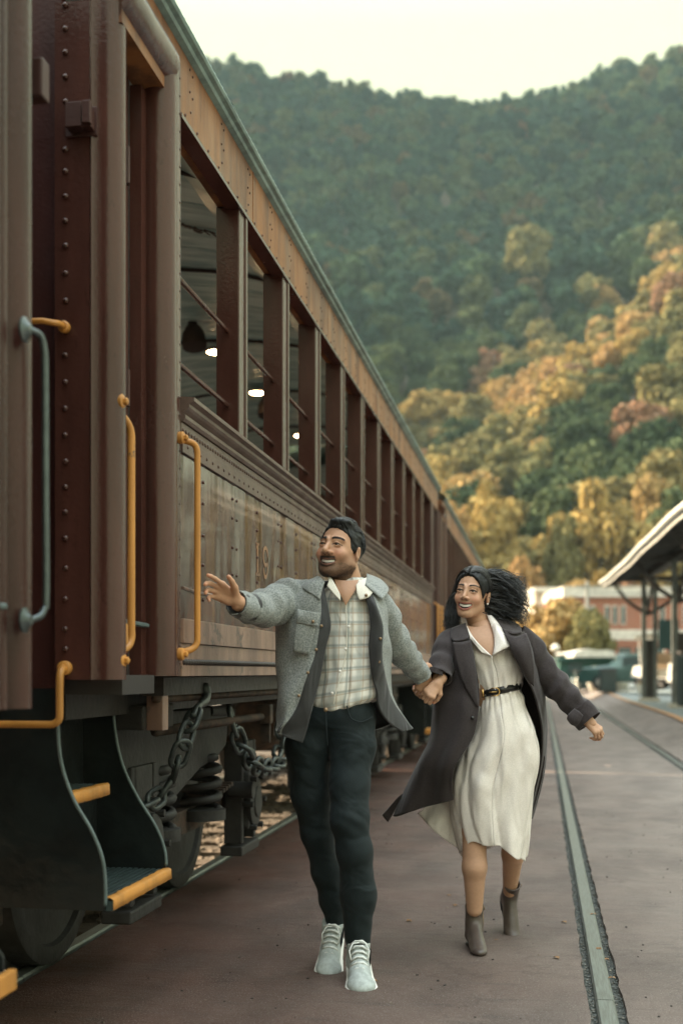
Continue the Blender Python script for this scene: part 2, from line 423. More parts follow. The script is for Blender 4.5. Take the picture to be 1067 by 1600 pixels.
tree_px(820, 850, 112, 90, 'orange', 'low orange tree just right above the windblown hair')
tree_px(905, 890, 104, 110, 'orange', 'pale orange tree behind the utility pole')
tree_px(985, 880, 116, 80, 'rust', 'small russet tree behind the canopy eave')
tree_px(868, 918, 78, 150, 'orange', 'bushy golden street tree in front of the brick building')
tree_px(925, 935, 74, 95, 'olive', 'olive bush beside the brick building')
tree_px(808, 930, 84, 80, 'orange', 'orange bush behind the hair of the woman')
# ------------------------------------------------------------------ ground, roadway, tracks
def asphalt_mat():
    m = bpy.data.materials.new('worn asphalt'); m.use_nodes = True; t = m.node_tree; b = t.nodes['Principled BSDF']; b.inputs['Specular IOR Level'].default_value = .22
    L = t.links.new
    tc = t.nodes.new('ShaderNodeTexCoord'); sep = t.nodes.new('ShaderNodeSeparateXYZ'); L(tc.outputs['Object'], sep.inputs[0])
    def noise(sc, det=5, st=(1, 1, 1), ro=.6):
        mp = t.nodes.new('ShaderNodeMapping'); mp.inputs['Scale'].default_value = st; L(tc.outputs['Object'], mp.inputs[0])
        n = t.nodes.new('ShaderNodeTexNoise'); n.inputs['Scale'].default_value = sc; n.inputs['Detail'].default_value = det; n.inputs['Roughness'].default_value = ro
        L(mp.outputs[0], n.inputs['Vector']); return n.outputs[0]
    def rng(src, a, b_, c=0, d=1):
        r = t.nodes.new('ShaderNodeMapRange'); r.inputs[1].default_value = a; r.inputs[2].default_value = b_; r.inputs[3].default_value = c; r.inputs[4].default_value = d
        L(src, r.inputs[0]); return r.outputs[0]
    def mixc(f, A, B, mode='MIX'):
        x = t.nodes.new('ShaderNodeMix'); x.data_type = 'RGBA'; x.blend_type = mode
        L(f, x.inputs[0]) if not isinstance(f, float) else setattr(x.inputs[0], 'default_value', f)
        for s, q in ((6, A), (7, B)):
            if isinstance(q, tuple): x.inputs[s].default_value = q
            else: L(q, x.inputs[s])
        return x.outputs[2]
    # red brown rust and brake dust beside the train, plus its shade painted in
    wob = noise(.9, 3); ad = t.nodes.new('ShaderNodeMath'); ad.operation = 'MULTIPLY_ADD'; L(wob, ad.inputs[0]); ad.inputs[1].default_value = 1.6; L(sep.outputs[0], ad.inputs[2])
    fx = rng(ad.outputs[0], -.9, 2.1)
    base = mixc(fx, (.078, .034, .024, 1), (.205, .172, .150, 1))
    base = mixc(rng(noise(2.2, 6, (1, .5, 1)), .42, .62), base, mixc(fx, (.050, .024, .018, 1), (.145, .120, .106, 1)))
    base = mixc(rng(noise(7, 5, (.35, 2.4, 1), .7), .56, .72, 0, .6), base, (.05, .045, .042, 1))     # scuffs across the lane
    base = mixc(rng(noise(150, 3), .56, .72, 0, .75), base, (.38, .35, .32, 1))                         # pale aggregate
    base = mixc(rng(noise(95, 4), .60, .72, 0, .8), base, (.03, .028, .026, 1))                         # pits
    L(base, b.inputs['Base Color'])
    L(rng(noise(3, 5), .35, .65, .48, .75), b.inputs['Roughness'])
    vt = t.nodes.new('ShaderNodeTexVoronoi'); vt.feature = 'DISTANCE_TO_EDGE'; vt.inputs['Scale'].default_value = .55; L(tc.outputs['Object'], vt.inputs['Vector'])
    wv = t.nodes.new('ShaderNodeVectorMath'); wv.operation = 'ADD'; nv = t.nodes.new('ShaderNodeTexNoise'); nv.inputs['Scale'].default_value = 3.5; nv.inputs['Detail'].default_value = 5
    L(tc.outputs['Object'], nv.inputs['Vector']); L(tc.outputs['Object'], wv.inputs[0]); L(nv.outputs[1], wv.inputs[1]); L(wv.outputs[0], vt.inputs['Vector'])
    base = mixc(rng(vt.outputs[0], .008, .002, 0, .22), base, (.030, .024, .021, 1)); L(base, b.inputs['Base Color'])     # fine cracks
    bp = t.nodes.new('ShaderNodeBump'); bp.inputs['Distance'].default_value = .006; L(noise(110, 5), bp.inputs['Height'])
    b2 = t.nodes.new('ShaderNodeBump'); b2.inputs['Distance'].default_value = .02; L(noise(5, 4, (.6, 1.6, 1)), b2.inputs['Height']); L(b2.outputs[0], bp.inputs['Normal'])
    L(bp.outputs[0], b.inputs['Normal']); return m
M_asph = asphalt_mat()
M_grav = material('dark flangeway gravel', (.030, .036, .034), .9, vcol=(.085, .09, .08), vscale=70, bump=.012, bscale=90)
M_ball = material('ballast', (.20, .165, .13), .9, vcol=(.09, .075, .06), vscale=26, bump=.05, bscale=28)
M_rail = material('worn rail steel', (.27, .30, .28), .36, metal=.55, vcol=(.19, .20, .18), vscale=30, bump=.0008, bscale=60, stretch=(6, .25, 1))
M_railside = material('rusty rail side', (.06, .045, .038), .8, var=.4, vscale=20)
M_tie = material('weathered sleeper wood', (.19, .15, .115), .85, vcol=(.09, .07, .055), vscale=14, stretch=(.5, 6, 1), bump=.006, bscale=40)
M_orange = material('faded orange edge paint', (.62, .30, .10), .7, vcol=(.30, .2, .13), vscale=6)

def gz(y):   # the far end of the street climbs a little
    return .18 * max(0, min(1, (y - 40) / 25)) ** 1.5
def jag(edge, y, seed):
    return edge + (float(vnoise(y * 10, seed, 1.1, 4)) - .5) * .010 + (float(vnoise(y * 10, seed, .35, 5)) - .5) * .003 * (1 if y < 14 else 0)
ys = list(np.arange(-6, 14, .03)) + list(np.arange(14, 110, 1.0))
def strip(x0, x1, j0, j1, zoff, name, mat, ys=ys, nx=2, zf=None):
    G = []
    for y in ys:
        a = jag(x0, y, j0) if j0 else x0; b = jag(x1, y, j1) if j1 else x1
        G.append([(a + (b - a) * k / (nx - 1), y, gz(y) + zoff + (zf(a + (b - a) * k / (nx - 1), y) if zf else 0)) for k in range(nx)])
    mb = MB(); mb.grid(G)
    # turn the long edges down so the surface has thickness
    for side in (0, -1):
        mb.grid([[r[side], (r[side][0], r[side][1], r[side][2] - .05)] for r in G])
    o = mb.build(name, mat, smooth=False); tag(o, kind='structure'); return o
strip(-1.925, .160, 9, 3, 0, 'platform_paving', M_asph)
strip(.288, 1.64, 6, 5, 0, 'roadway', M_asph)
def ramp(x, y):
    a = max(0, min(1, (x - 1.9) / .7)); b = max(0, min(1, (y - 12) / 14)); return a * a * (3 - 2 * a) * b * .25
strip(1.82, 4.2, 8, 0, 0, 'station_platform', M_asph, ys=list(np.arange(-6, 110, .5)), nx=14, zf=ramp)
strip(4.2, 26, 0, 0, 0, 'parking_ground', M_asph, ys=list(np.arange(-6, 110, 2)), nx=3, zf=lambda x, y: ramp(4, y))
for (a, b) in ((.10, .36), (1.6, 1.86)):
    o = MB().grid([[(a, y, gz(y) - .022), (b, y, gz(y) - .022)] for y in range(-6, 110, 2)]).build('flangeway_gravel', M_grav); tag(o, kind='structure')
# painted platform edge
yy = [12 + .8 * i for i in range(90)]
mb = MB(); mb.grid([[(2.60 + .08 * k, y, gz(y) + ramp(2.60 + .08 * k, y) + .03 - .012 * (k == 2)) for k in range(3)] for y in yy])
tag(mb.build('platform_edge_line', M_orange), kind='structure')
M_plat = material('blue grey platform asphalt', (.13, .16, .16), .7, vcol=(.20, .22, .21), vscale=1.2)
mb = MB(); mb.grid([[(x_, y, gz(y) + ramp(4, y) + .016) for x_ in (2.78, 9.0)] for y in yy]); tag(mb.build('platform_walkway', M_plat), kind='structure')
# loose grit lying in the gravel strips
mb = MB(); g = random.Random(3)
for i in range(2600):
    y = 2.0 + (g.random() ** 1.6) * 11; x = g.choice((g.uniform(.163, .188), g.uniform(.258, .286))); s = g.uniform(.002, .0055)
    M = Matrix.Translation((x, y, -.020)) @ Matrix.Rotation(g.uniform(0, 6), 4, 'Z') @ Matrix.Rotation(g.uniform(0, 1), 4, 'X')
    mb.box(-s, s, -s * .7, s * .7, -s * .5, s * .6, M)
tag(mb.build('flangeway_grit', material('pale grit', (.10, .11, .10), .9, vcol=(.30, .27, .22), vscale=60, vlo=.5, vhi=.7)), 'loose dark grit filling the grooves beside the street rail', 'grit', kind='stuff')
mb = MB(); g = random.Random(9)
for i in range(420):
    y = 2.6 + g.random() ** 1.5 * 9; x = g.choice((g.uniform(-1.9, .1), g.uniform(.33, 1.6))); s = g.uniform(.0015, .005)
    M = Matrix.Translation((x, y, s * .4)) @ Matrix.Rotation(g.uniform(0, 6), 4, 'Z') @ Matrix.Rotation(g.uniform(0, .6), 4, 'X')
    mb.box(-s, s, -s * .8, s * .8, -s * .5, s * .5, M)
tag(mb.build('grit', material('dark grit', (.035, .028, .025), .9, vcol=(.26, .21, .17), vscale=3, vlo=.55, vhi=.6)), 'fine grit and crumbs scattered over the asphalt', 'grit', kind='stuff')
# ballast bed below the train with ties
mb = MB(); xs = np.linspace(-16, -1.92, 60); yb = np.concatenate([np.arange(-6, 16, .12), np.arange(16, 110, .8)])
mb.grid([[(x, y, -.16 + (float(vnoise(x * 10, y * 10, 1.3, 6)) - .5) * .05) for x in xs] for y in yb])
tag(mb.build('ballast_bed', M_ball), kind='structure')
mb = MB(); g = random.Random(4)
for i in range(5200):
    y = 5.5 + g.random() * 14; x = -1.95 - g.random() * 3.2; s = g.uniform(.012, .03)
    M = Matrix.Translation((x, y, -.145)) @ Matrix.Rotation(g.uniform(0, 6), 4, 'Z') @ Matrix.Rotation(g.uniform(0, 3), 4, 'X')
    mb.box(-s, s, -s * .7, s * .7, -s * .6, s * .6, M)
tag(mb.build('ballast_stones', material('ballast stone', (.26, .21, .165), .9, vcol=(.10, .085, .07), vscale=9)), 'loose ballast stones between the sleepers under the train', 'ballast', kind='stuff')

def railway(name, label, x0, x1, ties, loc):
    t = empty(name, loc); tag(t, label, 'railway track', 'railway tracks')
    for xr in (x0, x1):
        mb = MB()
        for (ya, yb_) in ((-5, 4.53), (4.536, 13), (13.006, 100)):
            hs = [(-.033, -.03), (-.033, -.004), (-.026, 0.004), (.026, .004), (.033, -.004), (.033, -.03), (.010, -.045), (.010, -.13), (.065, -.15), (-.065, -.15), (-.010, -.13), (-.010, -.045)]
            n = 2 if yb_ < 50 else 30
            G = [[(xr + a, ya + (yb_ - ya) * k / (n - 1), b + gz(ya + (yb_ - ya) * k / (n - 1))) for a, b in hs] for k in range(n)]
            mb.grid(G, closed_v=True); mb.f.append(tuple(len(mb.v) - 1 - i for i in range(12)))
        mb.build('rail', M_rail, t)
    if ties:
        first = None
        for k in range(90):
            y = -4 + k * .56
            if y > 46: break
            if first is None:
                first = MB().box(-1.25, 1.25, -.11, .11, -.2, 0).build('sleeper', M_tie, t, bevel=.008, local=True)
            o = first if k == 0 else link_copy(first, (0, 0, 0), t)
            o.location = ((x0 + x1) / 2 + rnd.uniform(-.03, .03) - loc[0], y - loc[1], -.135 - loc[2]); o.rotation_euler.z = rnd.uniform(-.02, .02)
railway('railway_track', 'ballasted track with wooden sleepers the train stands on', -1.99, -3.495, True, (-2.74, 4, 0))
railway('railway_track', 'pair of worn street rails sunk in the asphalt beside the woman', .223, 1.728, False, (.975, 4, 0))

# fallen leaves and bits
M_leaf = material('dry leaf', (.30, .17, .08), .8, var=.5, vscale=3)
for k, (px, py) in enumerate([(585, 1534), (712, 1416), (868, 1498), (910, 1310), (926, 1430), (955, 1530), (880, 1442), (936, 1484), (948, 1500), (640, 1440), (700, 1400), (775, 1470), (905, 1170)]):
    d = EYE * FPX / (py - HOR); p = at(px, py, d); s = rnd.uniform(.010, .02)
    mb = MB(); mb.grid([[(-s, 0, 0), (0, -s * .5, s * .4), (s, 0, .001)], [(-s * .5, s * .4, s * .3), (0, s * .2, s * .1), (s * .6, s * .5, s * .4)], [(-s * .2, s, 0), (0, s * .8, s * .3), (s * .2, s * .9, .002)]])
    o = mb.build('fallen_leaf', M_leaf); o.location = (p.x, p.y, .003); o.rotation_euler.z = rnd.uniform(0, 6)
    tag(o, 'small dry leaf lying on the asphalt near the walking couple', 'leaf', 'dry leaves and scraps scattered on the asphalt')
# ------------------------------------------------------------------ train
def paint(name, col, rough, streak=.5, vcol=None, wave=0.0, wscale=(1, 1, 1), spec=.5, chips=None, chip_lo=.6, coat=0.0, metal=0.0, micro=.0012):
    m = bpy.data.materials.new(name); m.use_nodes = True; t = m.node_tree; b = t.nodes['Principled BSDF']; L = t.links.new
    tc = t.nodes.new('ShaderNodeTexCoord')
    def noise(sc, st, det=5, ro=.6):
        mp = t.nodes.new('ShaderNodeMapping'); mp.inputs['Scale'].default_value = st; L(tc.outputs['Object'], mp.inputs[0])
        n = t.nodes.new('ShaderNodeTexNoise'); n.inputs['Scale'].default_value = sc; n.inputs['Detail'].default_value = det; n.inputs['Roughness'].default_value = ro
        L(mp.outputs[0], n.inputs['Vector']); return n.outputs[0]
    def rng(src, a, b_, c=0, d=1):
        r = t.nodes.new('ShaderNodeMapRange'); r.inputs[1].default_value = a; r.inputs[2].default_value = b_; r.inputs[3].default_value = c; r.inputs[4].default_value = d
        L(src, r.inputs[0]); return r.outputs[0]
    def mixc(f, A, B):
        x = t.nodes.new('ShaderNodeMix'); x.data_type = 'RGBA'; L(f, x.inputs[0])
        for s, q in ((6, A), (7, B)):
            if isinstance(q, tuple): x.inputs[s].default_value = q
            else: L(q, x.inputs[s])
        return x.outputs[2]
    c = tuple(col[:3]) + (1,); v = tuple((vcol or tuple(k * (1 - streak) for k in col[:3])))[:3] + (1,)
    base = mixc(rng(noise(3.2, (2.2, 2.2, .35)), .4, .62), c, v)
    base = mixc(rng(noise(38, (1, 1, .5)), .62, .72, 0, .6), base, tuple(k * .45 for k in col[:3]) + (1,))
    if chips:
        base = mixc(rng(noise(9, (1, 1, 1.2), 7, .7), chip_lo, chip_lo + .03), base, tuple(chips[:3]) + (1,))
    L(base, b.inputs['Base Color'])
    L(rng(noise(4, (1, 1, .6)), .3, .7, rough * .8, min(1, rough * 1.35)), b.inputs['Roughness'])
    b.inputs['Specular IOR Level'].default_value = spec; b.inputs['Coat Weight'].default_value = coat; b.inputs['Metallic'].default_value = metal
    bp = t.nodes.new('ShaderNodeBump'); bp.inputs['Distance'].default_value = micro; L(noise(70, (1, 1, 1)), bp.inputs['Height'])
    if wave:
        b2 = t.nodes.new('ShaderNodeBump'); b2.inputs['Distance'].default_value = wave; L(noise(1.0, wscale, 2, .4), b2.inputs['Height']); L(b2.outputs[0], bp.inputs['Normal'])
    L(bp.outputs[0], b.inputs['Normal']); return m
C_MAR = (.078, .030, .023)
M_mar = paint('maroon coach paint', C_MAR, .21, .3, spec=.55, wave=.006, wscale=(6, 6, 1.5))
M_mardull = paint('dull maroon paint', (.060, .024, .019), .5, .3, spec=.35)
M_end = paint('maroon end wall', (.055, .017, .014), .42, .25, spec=.3)
M_panel = paint('buckled maroon side sheet', (.080, .033, .025), .15, .35, wave=.060, wscale=(1, 2.8, .8), spec=.9, coat=.2, micro=.00025)
M_letter = paint('stained letterboard with painted orange sheen', (.29, .120, .040), .42, .35, vcol=(.13, .055, .026), spec=.25)  # orange reflected glow put into the paint colour; the streaks are stains
M_skirt = paint('weathered side sill', (.36, .22, .16), .32, .35, vcol=(.17, .10, .075), spec=.7, chips=(.10, .07, .06), chip_lo=.57)
M_mould = paint('faded moulding', (.125, .080, .064), .42, .3, spec=.5)
M_roof = paint('teal grey roof sheet', (.24, .38, .35), .34, .3, vcol=(.12, .20, .19), spec=.6)
M_yel = paint('orange yellow safety paint', (.60, .265, .055), .40, .30, spec=.5, chips=(.13, .075, .045), chip_lo=.655)
M_black = material('black grimy iron', (.014, .013, .012), .55, vcol=(.028, .024, .021), vscale=9, bump=.004, bscale=30)
M_stepside = material('rough black step plate', (.009, .011, .011), .28, vcol=(.014, .018, .018), vscale=7, bump=.005, bscale=14, spec=.45)
M_edge = material('worn teal grey edge', (.11, .15, .15), .4, var=.3, vscale=20)
M_gunk = material('dusty truck grey', (.034, .033, .032), .65, vcol=(.018, .017, .016), vscale=5, bump=.004, bscale=30)
M_rust = material('rusty iron', (.075, .045, .030), .8, vcol=(.03, .023, .018), vscale=12, bump=.003, bscale=40)
M_chain = material('oily chain steel', (.075, .088, .086), .4, metal=.4, var=.4, vscale=30)
M_grey_rail = material('blue grey steel handrail', (.11, .135, .14), .28, metal=.7, var=.25, vscale=20)
M_tread = material('teal rubber tread', (.035, .055, .055), .5, var=.4, vscale=18)
M_ceil = material('teal ceiling boards', (.42, .60, .58), .5, vcol=(.20, .36, .37), vscale=2.6, stretch=(.5, 3.2, 1), vlo=.42, vhi=.58)
M_dark = material('dark interior', (.030, .022, .020), .7)
M_floor = material('dark floor', (.035, .03, .028), .8)
M_lampglow = emission('warm lamp glow', (1.0, .62, .30), 14)
M_steel = material('bare steel', (.35, .36, .35), .35, metal=.8)
M_rivd = paint('dark rivet paint', (.045, .035, .032), .4, .3)
TX = -1.25
RX = -4.23
def rivet_mesh(r=.0075, h=.0045):
    mb = MB(); mb.lathe((0, 0, 0), (1, 0, 0), [(-.001, r), (h * .45, r * .92), (h * .85, r * .55), (h, r * .15)], 8)
    o = mb.build('rivet', M_mar, smooth=True); me = o.data; bpy.data.objects.remove(o); return me
def rivets(mb, spots, x, r=.0075, h=.0045, n=6):
    for (y, z) in spots: mb.lathe((x, y, z), (1, 0, 0), [(-.001, r), (h * .7, r * .75), (h, r * .2)], n)

def build_coach():
    A, B = 3.62, 15.25
    t = empty('railway_coach', (-2.74, 9.2, 0))
    tag(t, 'open window maroon passenger coach with number 19 painted on its side', 'train car')
    # --- side sheets below the windows
    y0, y1 = 4.235, 14.28
    MB().box(TX - .03, TX, y0, y1, 1.36, 1.94).build('side_sheet', M_panel, t)
    mb = MB(); mb.box(TX - .03, TX + .014, y0, y1, 1.272, 1.358); mb.build('sill_strip', M_skirt, t, bevel=.003)
    mb = MB(); mb.box(TX - .03, TX + .006, y0, y1, 1.155, 1.270); mb.build('side_sill', M_skirt, t, bevel=.002)
    mb = MB(); mb.box(TX - .03, TX + .010, y0, y1, 1.942, 1.995); mb.build('belt_rail', M_mould, t, bevel=.002)
    mb = MB(); mb.box(TX - .03, TX + .004, y0, y1, 1.997, 2.048); mb.build('belt_strip', M_mould, t)
    # moulding under the windows
    prof = [(-.03, 2.050), (.012, 2.050), (.020, 2.060), (.020, 2.072), (.010, 2.080), (.026, 2.090), (.034, 2.098), (.034, 2.110), (.052, 2.118), (.052, 2.132), (-.03, 2.140)]
    MB().prism([(TX + a, b) for a, b in prof], 1, y0 - .005, y1).build('window_ledge', M_mould, t)
    MB().box(TX - .16, TX - .031, y0, y1, 1.16, 2.10).build('inner_side_wall', M_mardull, t)
    # --- letterboard and roof
    MB().box(TX - .10, TX, 3.62, B, 3.135, 3.375).build('letterboard', M_letter, t)
    MB().box(TX - .06, TX + .006, y0, y1, 3.118, 3.134).build('window_header', M_mar, t)
    prof = [(.012, 3.378), (.045, 3.386), (.052, 3.395), (.044, 3.412), (.0, 3.452), (-.055, 3.498), (-.11, 3.54), (-.30, 3.66)]
    top = [(-.75, 3.92), (-1.15, 4.06), (-1.49, 4.10)]
    P = [(TX + a, b) for a, b in prof]
    full = P + [(TX + a, b) for a, b in top]
    full = full + [(2 * -2.74 - x, z) for x, z in reversed(full[:-1])]
    inner = [(x * .985 - 2.74 * .015, z - .015) for x, z in full]
    mb = MB(); mb.grid([[(x, y, z) for x, z in full] for y in np.linspace(A, B, 12)])
    mb.grid([[(x, y, z) for x, z in inner] for y in (A, B)])
    mb.grid([[(full[0][0], y, full[0][1]), (inner[0][0], y, inner[0][1] )] for y in (A, B)])
    mb.build('roof', M_roof, t, smooth='auto')
    mb = MB(); k = 0
    yy = A + .03
    while yy < B:
        mb.lathe((TX + .030, yy, 3.4285), (.66, 0, .75), [(-.001, .0075), (.004, .006), (.006, .001)], 6)
        mb.lathe((TX - .040, yy + .02, 3.489), (.6, 0, .8), [(-.001, .0065), (.004, .005), (.005, .001)], 6); yy += .058
    ob = mb.build('roof_rivets', M_roof, t); tag(ob, kind='stuff')
    for yy in np.arange(A + 1.2, B, 1.8):
        MB().grid([[(x + .004, yy + d, z + .004) for x, z in full[2:9]] for d in (-.02, .02)]).build('roof_seam', M_roof, t)
    # --- window posts, each with its rivets strip, and two guard rods per window
    post = None; rod = None
    for k in range(10):
        y = 5.18 + .90 * k
        mb = MB(); mb.box(TX - .105, TX - .004, -.06, .06, 2.10, 3.135)
        mb.box(TX - .112, TX + .003, .034, .066, 2.13, 3.12)
        if post is None:
            post = mb.build('window_post', M_mar, t, bevel=.006, local=True)
        o = post if k == 0 else link_copy(post, (0, 0, 0), t)
        o.location = (2.74, y - 9.2 , 0)
    for k in range(10):
        ya = y0 if k == 0 else 5.18 + .90 * (k - 1) + .06; yb = 5.18 + .9 * k - .055
        for z in (2.295, 2.607):
            MB().tube([(TX - .055, ya, z), (TX - .053, (ya + yb) / 2, z - .004), (TX - .055, yb, z)], .0105, 8).lathe((TX - .055, yb - .006, z), (0, 1, 0), [(0, .020), (.006, .020)], 12).build('guard_rod', M_mar, t, smooth='auto')
    # --- rivets and screws on side
    mb = MB(); sp = []
    sp += [(y, 2.022) for y in np.arange(y0 + .02, y1, .037)]
    rivets(mb, sp, TX + .004, .0085, .006, 8)
    rivets(mb, [(y, 1.968) for y in np.arange(y0 + .06, y1, .085)], TX + .010, .0075, .005)
    ob = mb.build('side_rivets', M_mould, t, smooth=True); tag(ob, kind='stuff')
    mb = MB(); rivets(mb, [(y, 1.205) for y in np.arange(y0 + .02, y1, .033)], TX + .006, .0125, .011, 8); tag(mb.build('sill_rivets', M_rivd, t, smooth=True), kind='stuff')
    mb = MB(); g = random.Random(2)
    for k in range(20):
        y = y0 + .30 + k * .45
        for z in (1.44, 1.57, 1.68, 1.80, 1.88): rivets(mb, [(y, z)] + ([(y + .07, z)] if k % 2 else []), TX, .008, .006)
    for y in np.arange(y0 + .06, B - .5, .155): rivets(mb, [(y, 3.150)], TX, .007, .005)
    for k in range(24):
        y = y0 + .12 + k * .45
        rivets(mb, [(y, 3.34), (y + .035, 3.33), (y, 3.26), (y + .035, 3.25), (y + .01, 3.19)], TX, .006, .004)
    ob = mb.build('sheet_screws', M_mar, t, smooth=True); tag(ob, kind='stuff')
    for y in (5.35, 7.3, 9.5, 11.9): MB().box(TX, TX + .002, y, y + .012, 3.137, 3.372).build('letterboard_seam', M_letter, t)
    MB().tube([(TX + .002, y0 + .03, 1.468), (TX + .003, y0 + .2, 1.462), (TX + .002, y0 + .5, 1.466), (TX + .003, y0 + .9, 1.460)], .006, 5).build('weld_seam', M_skirt, t)
    # --- corner column and strip beside the doorway
    mb = MB(); mb.lathe((TX - .035, 4.10, 1.157), (0, 0, 1), [(0, .062), (2.07, .062)], 20); mb.box(TX - .10, TX - .06, 3.985, 4.20, 1.157, 3.12)
    mb.box(TX - .06, TX + .006, 4.150, 4.202, 1.157, 3.30); mb.build('door_column', M_mar, t, smooth='auto')
    mb = MB(); mb.box(TX - .05, TX + .002, 4.204, 4.234, 1.157, 3.30); mb.build('rivet_strip', M_mould, t)
    mb = MB(); rivets(mb, [(4.220, z) for z in np.arange(1.2, 3.28, .062)], TX + .002, .0055, .005); tag(mb.build('strip_rivets', M_mould, t, smooth=True), kind='stuff')
    # --- header above the doorway: a fat half round
    mb = MB(); mb.lathe((TX - .035, 3.62, 3.24), (0, 1, 0), [(0, .075), (.48, .075)], 20); mb.lathe((TX - .030, 3.62, 3.175), (0, 1, 0), [(0, .03), (.48, .03)], 12)
    mb.build('door_header', M_mar, t, smooth='auto')
    # --- doorway lining
    MB().box(TX - 1.2, TX - .10, 3.96, 3.984, 1.15, 3.2).build('doorway_lining', M_dark, t)
    MB().box(TX - .145, TX - .095, 3.90, 3.958, 1.2, 3.15).build('door_leaf', M_mar, t, bevel=.004)
    MB().box(TX - .20, TX - .16, 3.86, 3.95, 1.15, 3.15).build('door_stile', M_mardull, t, bevel=.004)
    for z in (2.83, 2.10, 1.62):
        mb = MB(); mb.lathe((TX - .088, 3.925, z - .06), (0, 0, 1), [(0, .010), (.12, .010)], 8); mb.box(TX - .12, TX - .09, 3.93, 3.957, z - .055, z + .055); mb.build('hinge', M_mardull, t)
    mb = MB(); 
    for z in np.arange(1.3, 3.1, .075): mb.lathe((TX - .12, 3.899, z), (0, -1, 0), [(0, .006), (.004, .003)], 6)
    tag(mb.build('door_rivets', M_mardull, t), kind='stuff')
    MB().tube([(TX - .02, 3.70, 1.325), (TX - .05, 3.78, 1.33), (TX - .05, 4.02, 1.325)], .008, 6).build('latch_bar', M_edge, t)
    MB().box(TX - 2.9, TX - .02, 3.68, 4.0, 1.10, 1.16).build('vestibule_floor', M_floor, t)
    # --- end plate facing the next coach, big rivets, rounded corner post
    prof = [(-1.455, 3.66), (-1.455, 3.600), (-1.345, 3.600), (-1.338, 3.594), (-1.330, 3.600)]
    for k in range(10):
        a = PI + PI / 2 * k / 9; prof.append((-1.300 + .050 * -math.sin(a - PI / 2) * 0 + .050 * math.cos(a + PI / 2 * 1.0 - PI / 2) * 0 + .050 * math.sin(PI / 2 * k / 9), 3.650 - .050 * math.cos(PI / 2 * k / 9)))
    prof += [(-1.258, 3.655), (-1.252, 3.664), (-1.258, 3.672), (-1.30, 3.674)]
    n = len(prof); vs = [(x, y, 1.147) for x, y in prof] + [(x, y, 3.2) for x, y in prof]
    mb = MB(); mb.add(vs, [(k, (k + 1) % n, n + (k + 1) % n, n + k) for k in range(n)] + [tuple(range(n)), tuple(range(2 * n - 1, n - 1, -1))])
    mb.build('corner_panel', M_mar, t, smooth='auto')
    MB().box(-4.1, -1.456, 3.655, 3.69, 1.12, 3.35).build('end_wall', M_end, t)
    rmb = MB(); rmb.lathe((0, 0, 0), (0, -1, 0), [(-.001, .0098), (.004, .0092), (.0075, .0055), (.009, .0015)], 10); ro = rmb.build('rivet', M_mar, smooth=True); rm = ro.data; bpy.data.objects.remove(ro)
    for py in (8, 45, 82, 120, 159, 234, 268, 307, 345, 384, 427, 470, 555, 597, 638, 680, 721, 761, 800, 841, 888, 936, 983, 1014):
        o = bpy.data.objects.new('rivet', rm); COL.objects.link(o); o.parent = t; o.location = (-1.421 + 2.74 + rnd.uniform(-.001, .001), 3.600 - 9.2, EYE + (HOR - py) * .001938)
    mb = MB(); mb.box(-1.418, -1.318, 3.592, 3.599, 2.785, 2.873); mb.build('bracket_plate', M_mardull, t, bevel=.003)
    mb = MB(); mb.box(-1.402, -1.352, 3.548, 3.591, 2.797, 2.872); mb.box(-1.352, -1.325, 3.555, 3.591, 2.797, 2.855); mb.box(-1.345, -1.320, 3.535, 3.555, 2.80, 2.868); mb.build('marker_bracket', M_mardull, t, bevel=.003)
    # --- grab irons
    def iron(name, pts, r, ends, mat=M_yel, k=6):
        P = catmull(pts, 1 if k < 2 else k); mb = MB(); mb.tube([tuple(p) for p in P], r, 10); o = mb.build(name, mat, t, smooth=True)
        for e, ax in ends:
            m2 = MB(); m2.lathe(e, ax, [(-.002, r * 1.75), (.012, r * 1.75), (.016, r * 1.3)], 16); m2.lathe(Vector(e) + Vector(ax) * .014, ax, [(0, r * .85), (.010, r * .85), (.014, r * .4)], 6)
            m2.build('mounting_bolt', mat, o, smooth='auto', local=True)
            c = bpy.context
        return o
    def iron2(pts, r, ends, mat=M_yel):
        mb = MB(); mb.tube(pts, r, 10); o = mb.build('grab_iron', mat, t, smooth=True)
        for e, ax in ends:
            m2 = MB(); off = Vector((-2.74, 9.2, 0)); e = Vector(e)
            m2.lathe(e - off, ax, [(-.002, r * 1.9), (.014, r * 1.9), (.018, r * 1.4)], 16); m2.lathe(e - off + Vector(ax) * .016, ax, [(0, r * .95), (.012, r * .95), (.016, r * .4)], 6)
            m2.build('mounting_bolt', mat, o, smooth='auto', local=True)
    def bend(a, b, c, n=6):
        """quarter bend through corner b"""
        a, b, c = Vector(a), Vector(b), Vector(c); return [tuple((1 - u) ** 2 * a + 2 * u * (1 - u) * b + u * u * c) for u in [i / n for i in range(n + 1)]]
    X = TX
    # column rail
    y = 4.205; yb = 4.225
    iron2([(X + .012, y - .02, 1.975), (X + .03, y, 1.975)] + bend((X + .045, y + .003, 1.97), (X + .065, yb, 1.965), (X + .065, yb, 1.93)) + [(X + .065, yb, 1.3)] + bend((X + .065, yb, 1.285), (X + .065, yb, 1.255), (X + .04, y, 1.245)) + [(X + .012, y - .02, 1.238)], .0115, [((X + .012, y - .02, 1.982), (1, 0, 0)), ((X + .012, y - .02, 1.232), (1, 0, 0))])
    # jamb rail inside the doorway
    y = 3.66
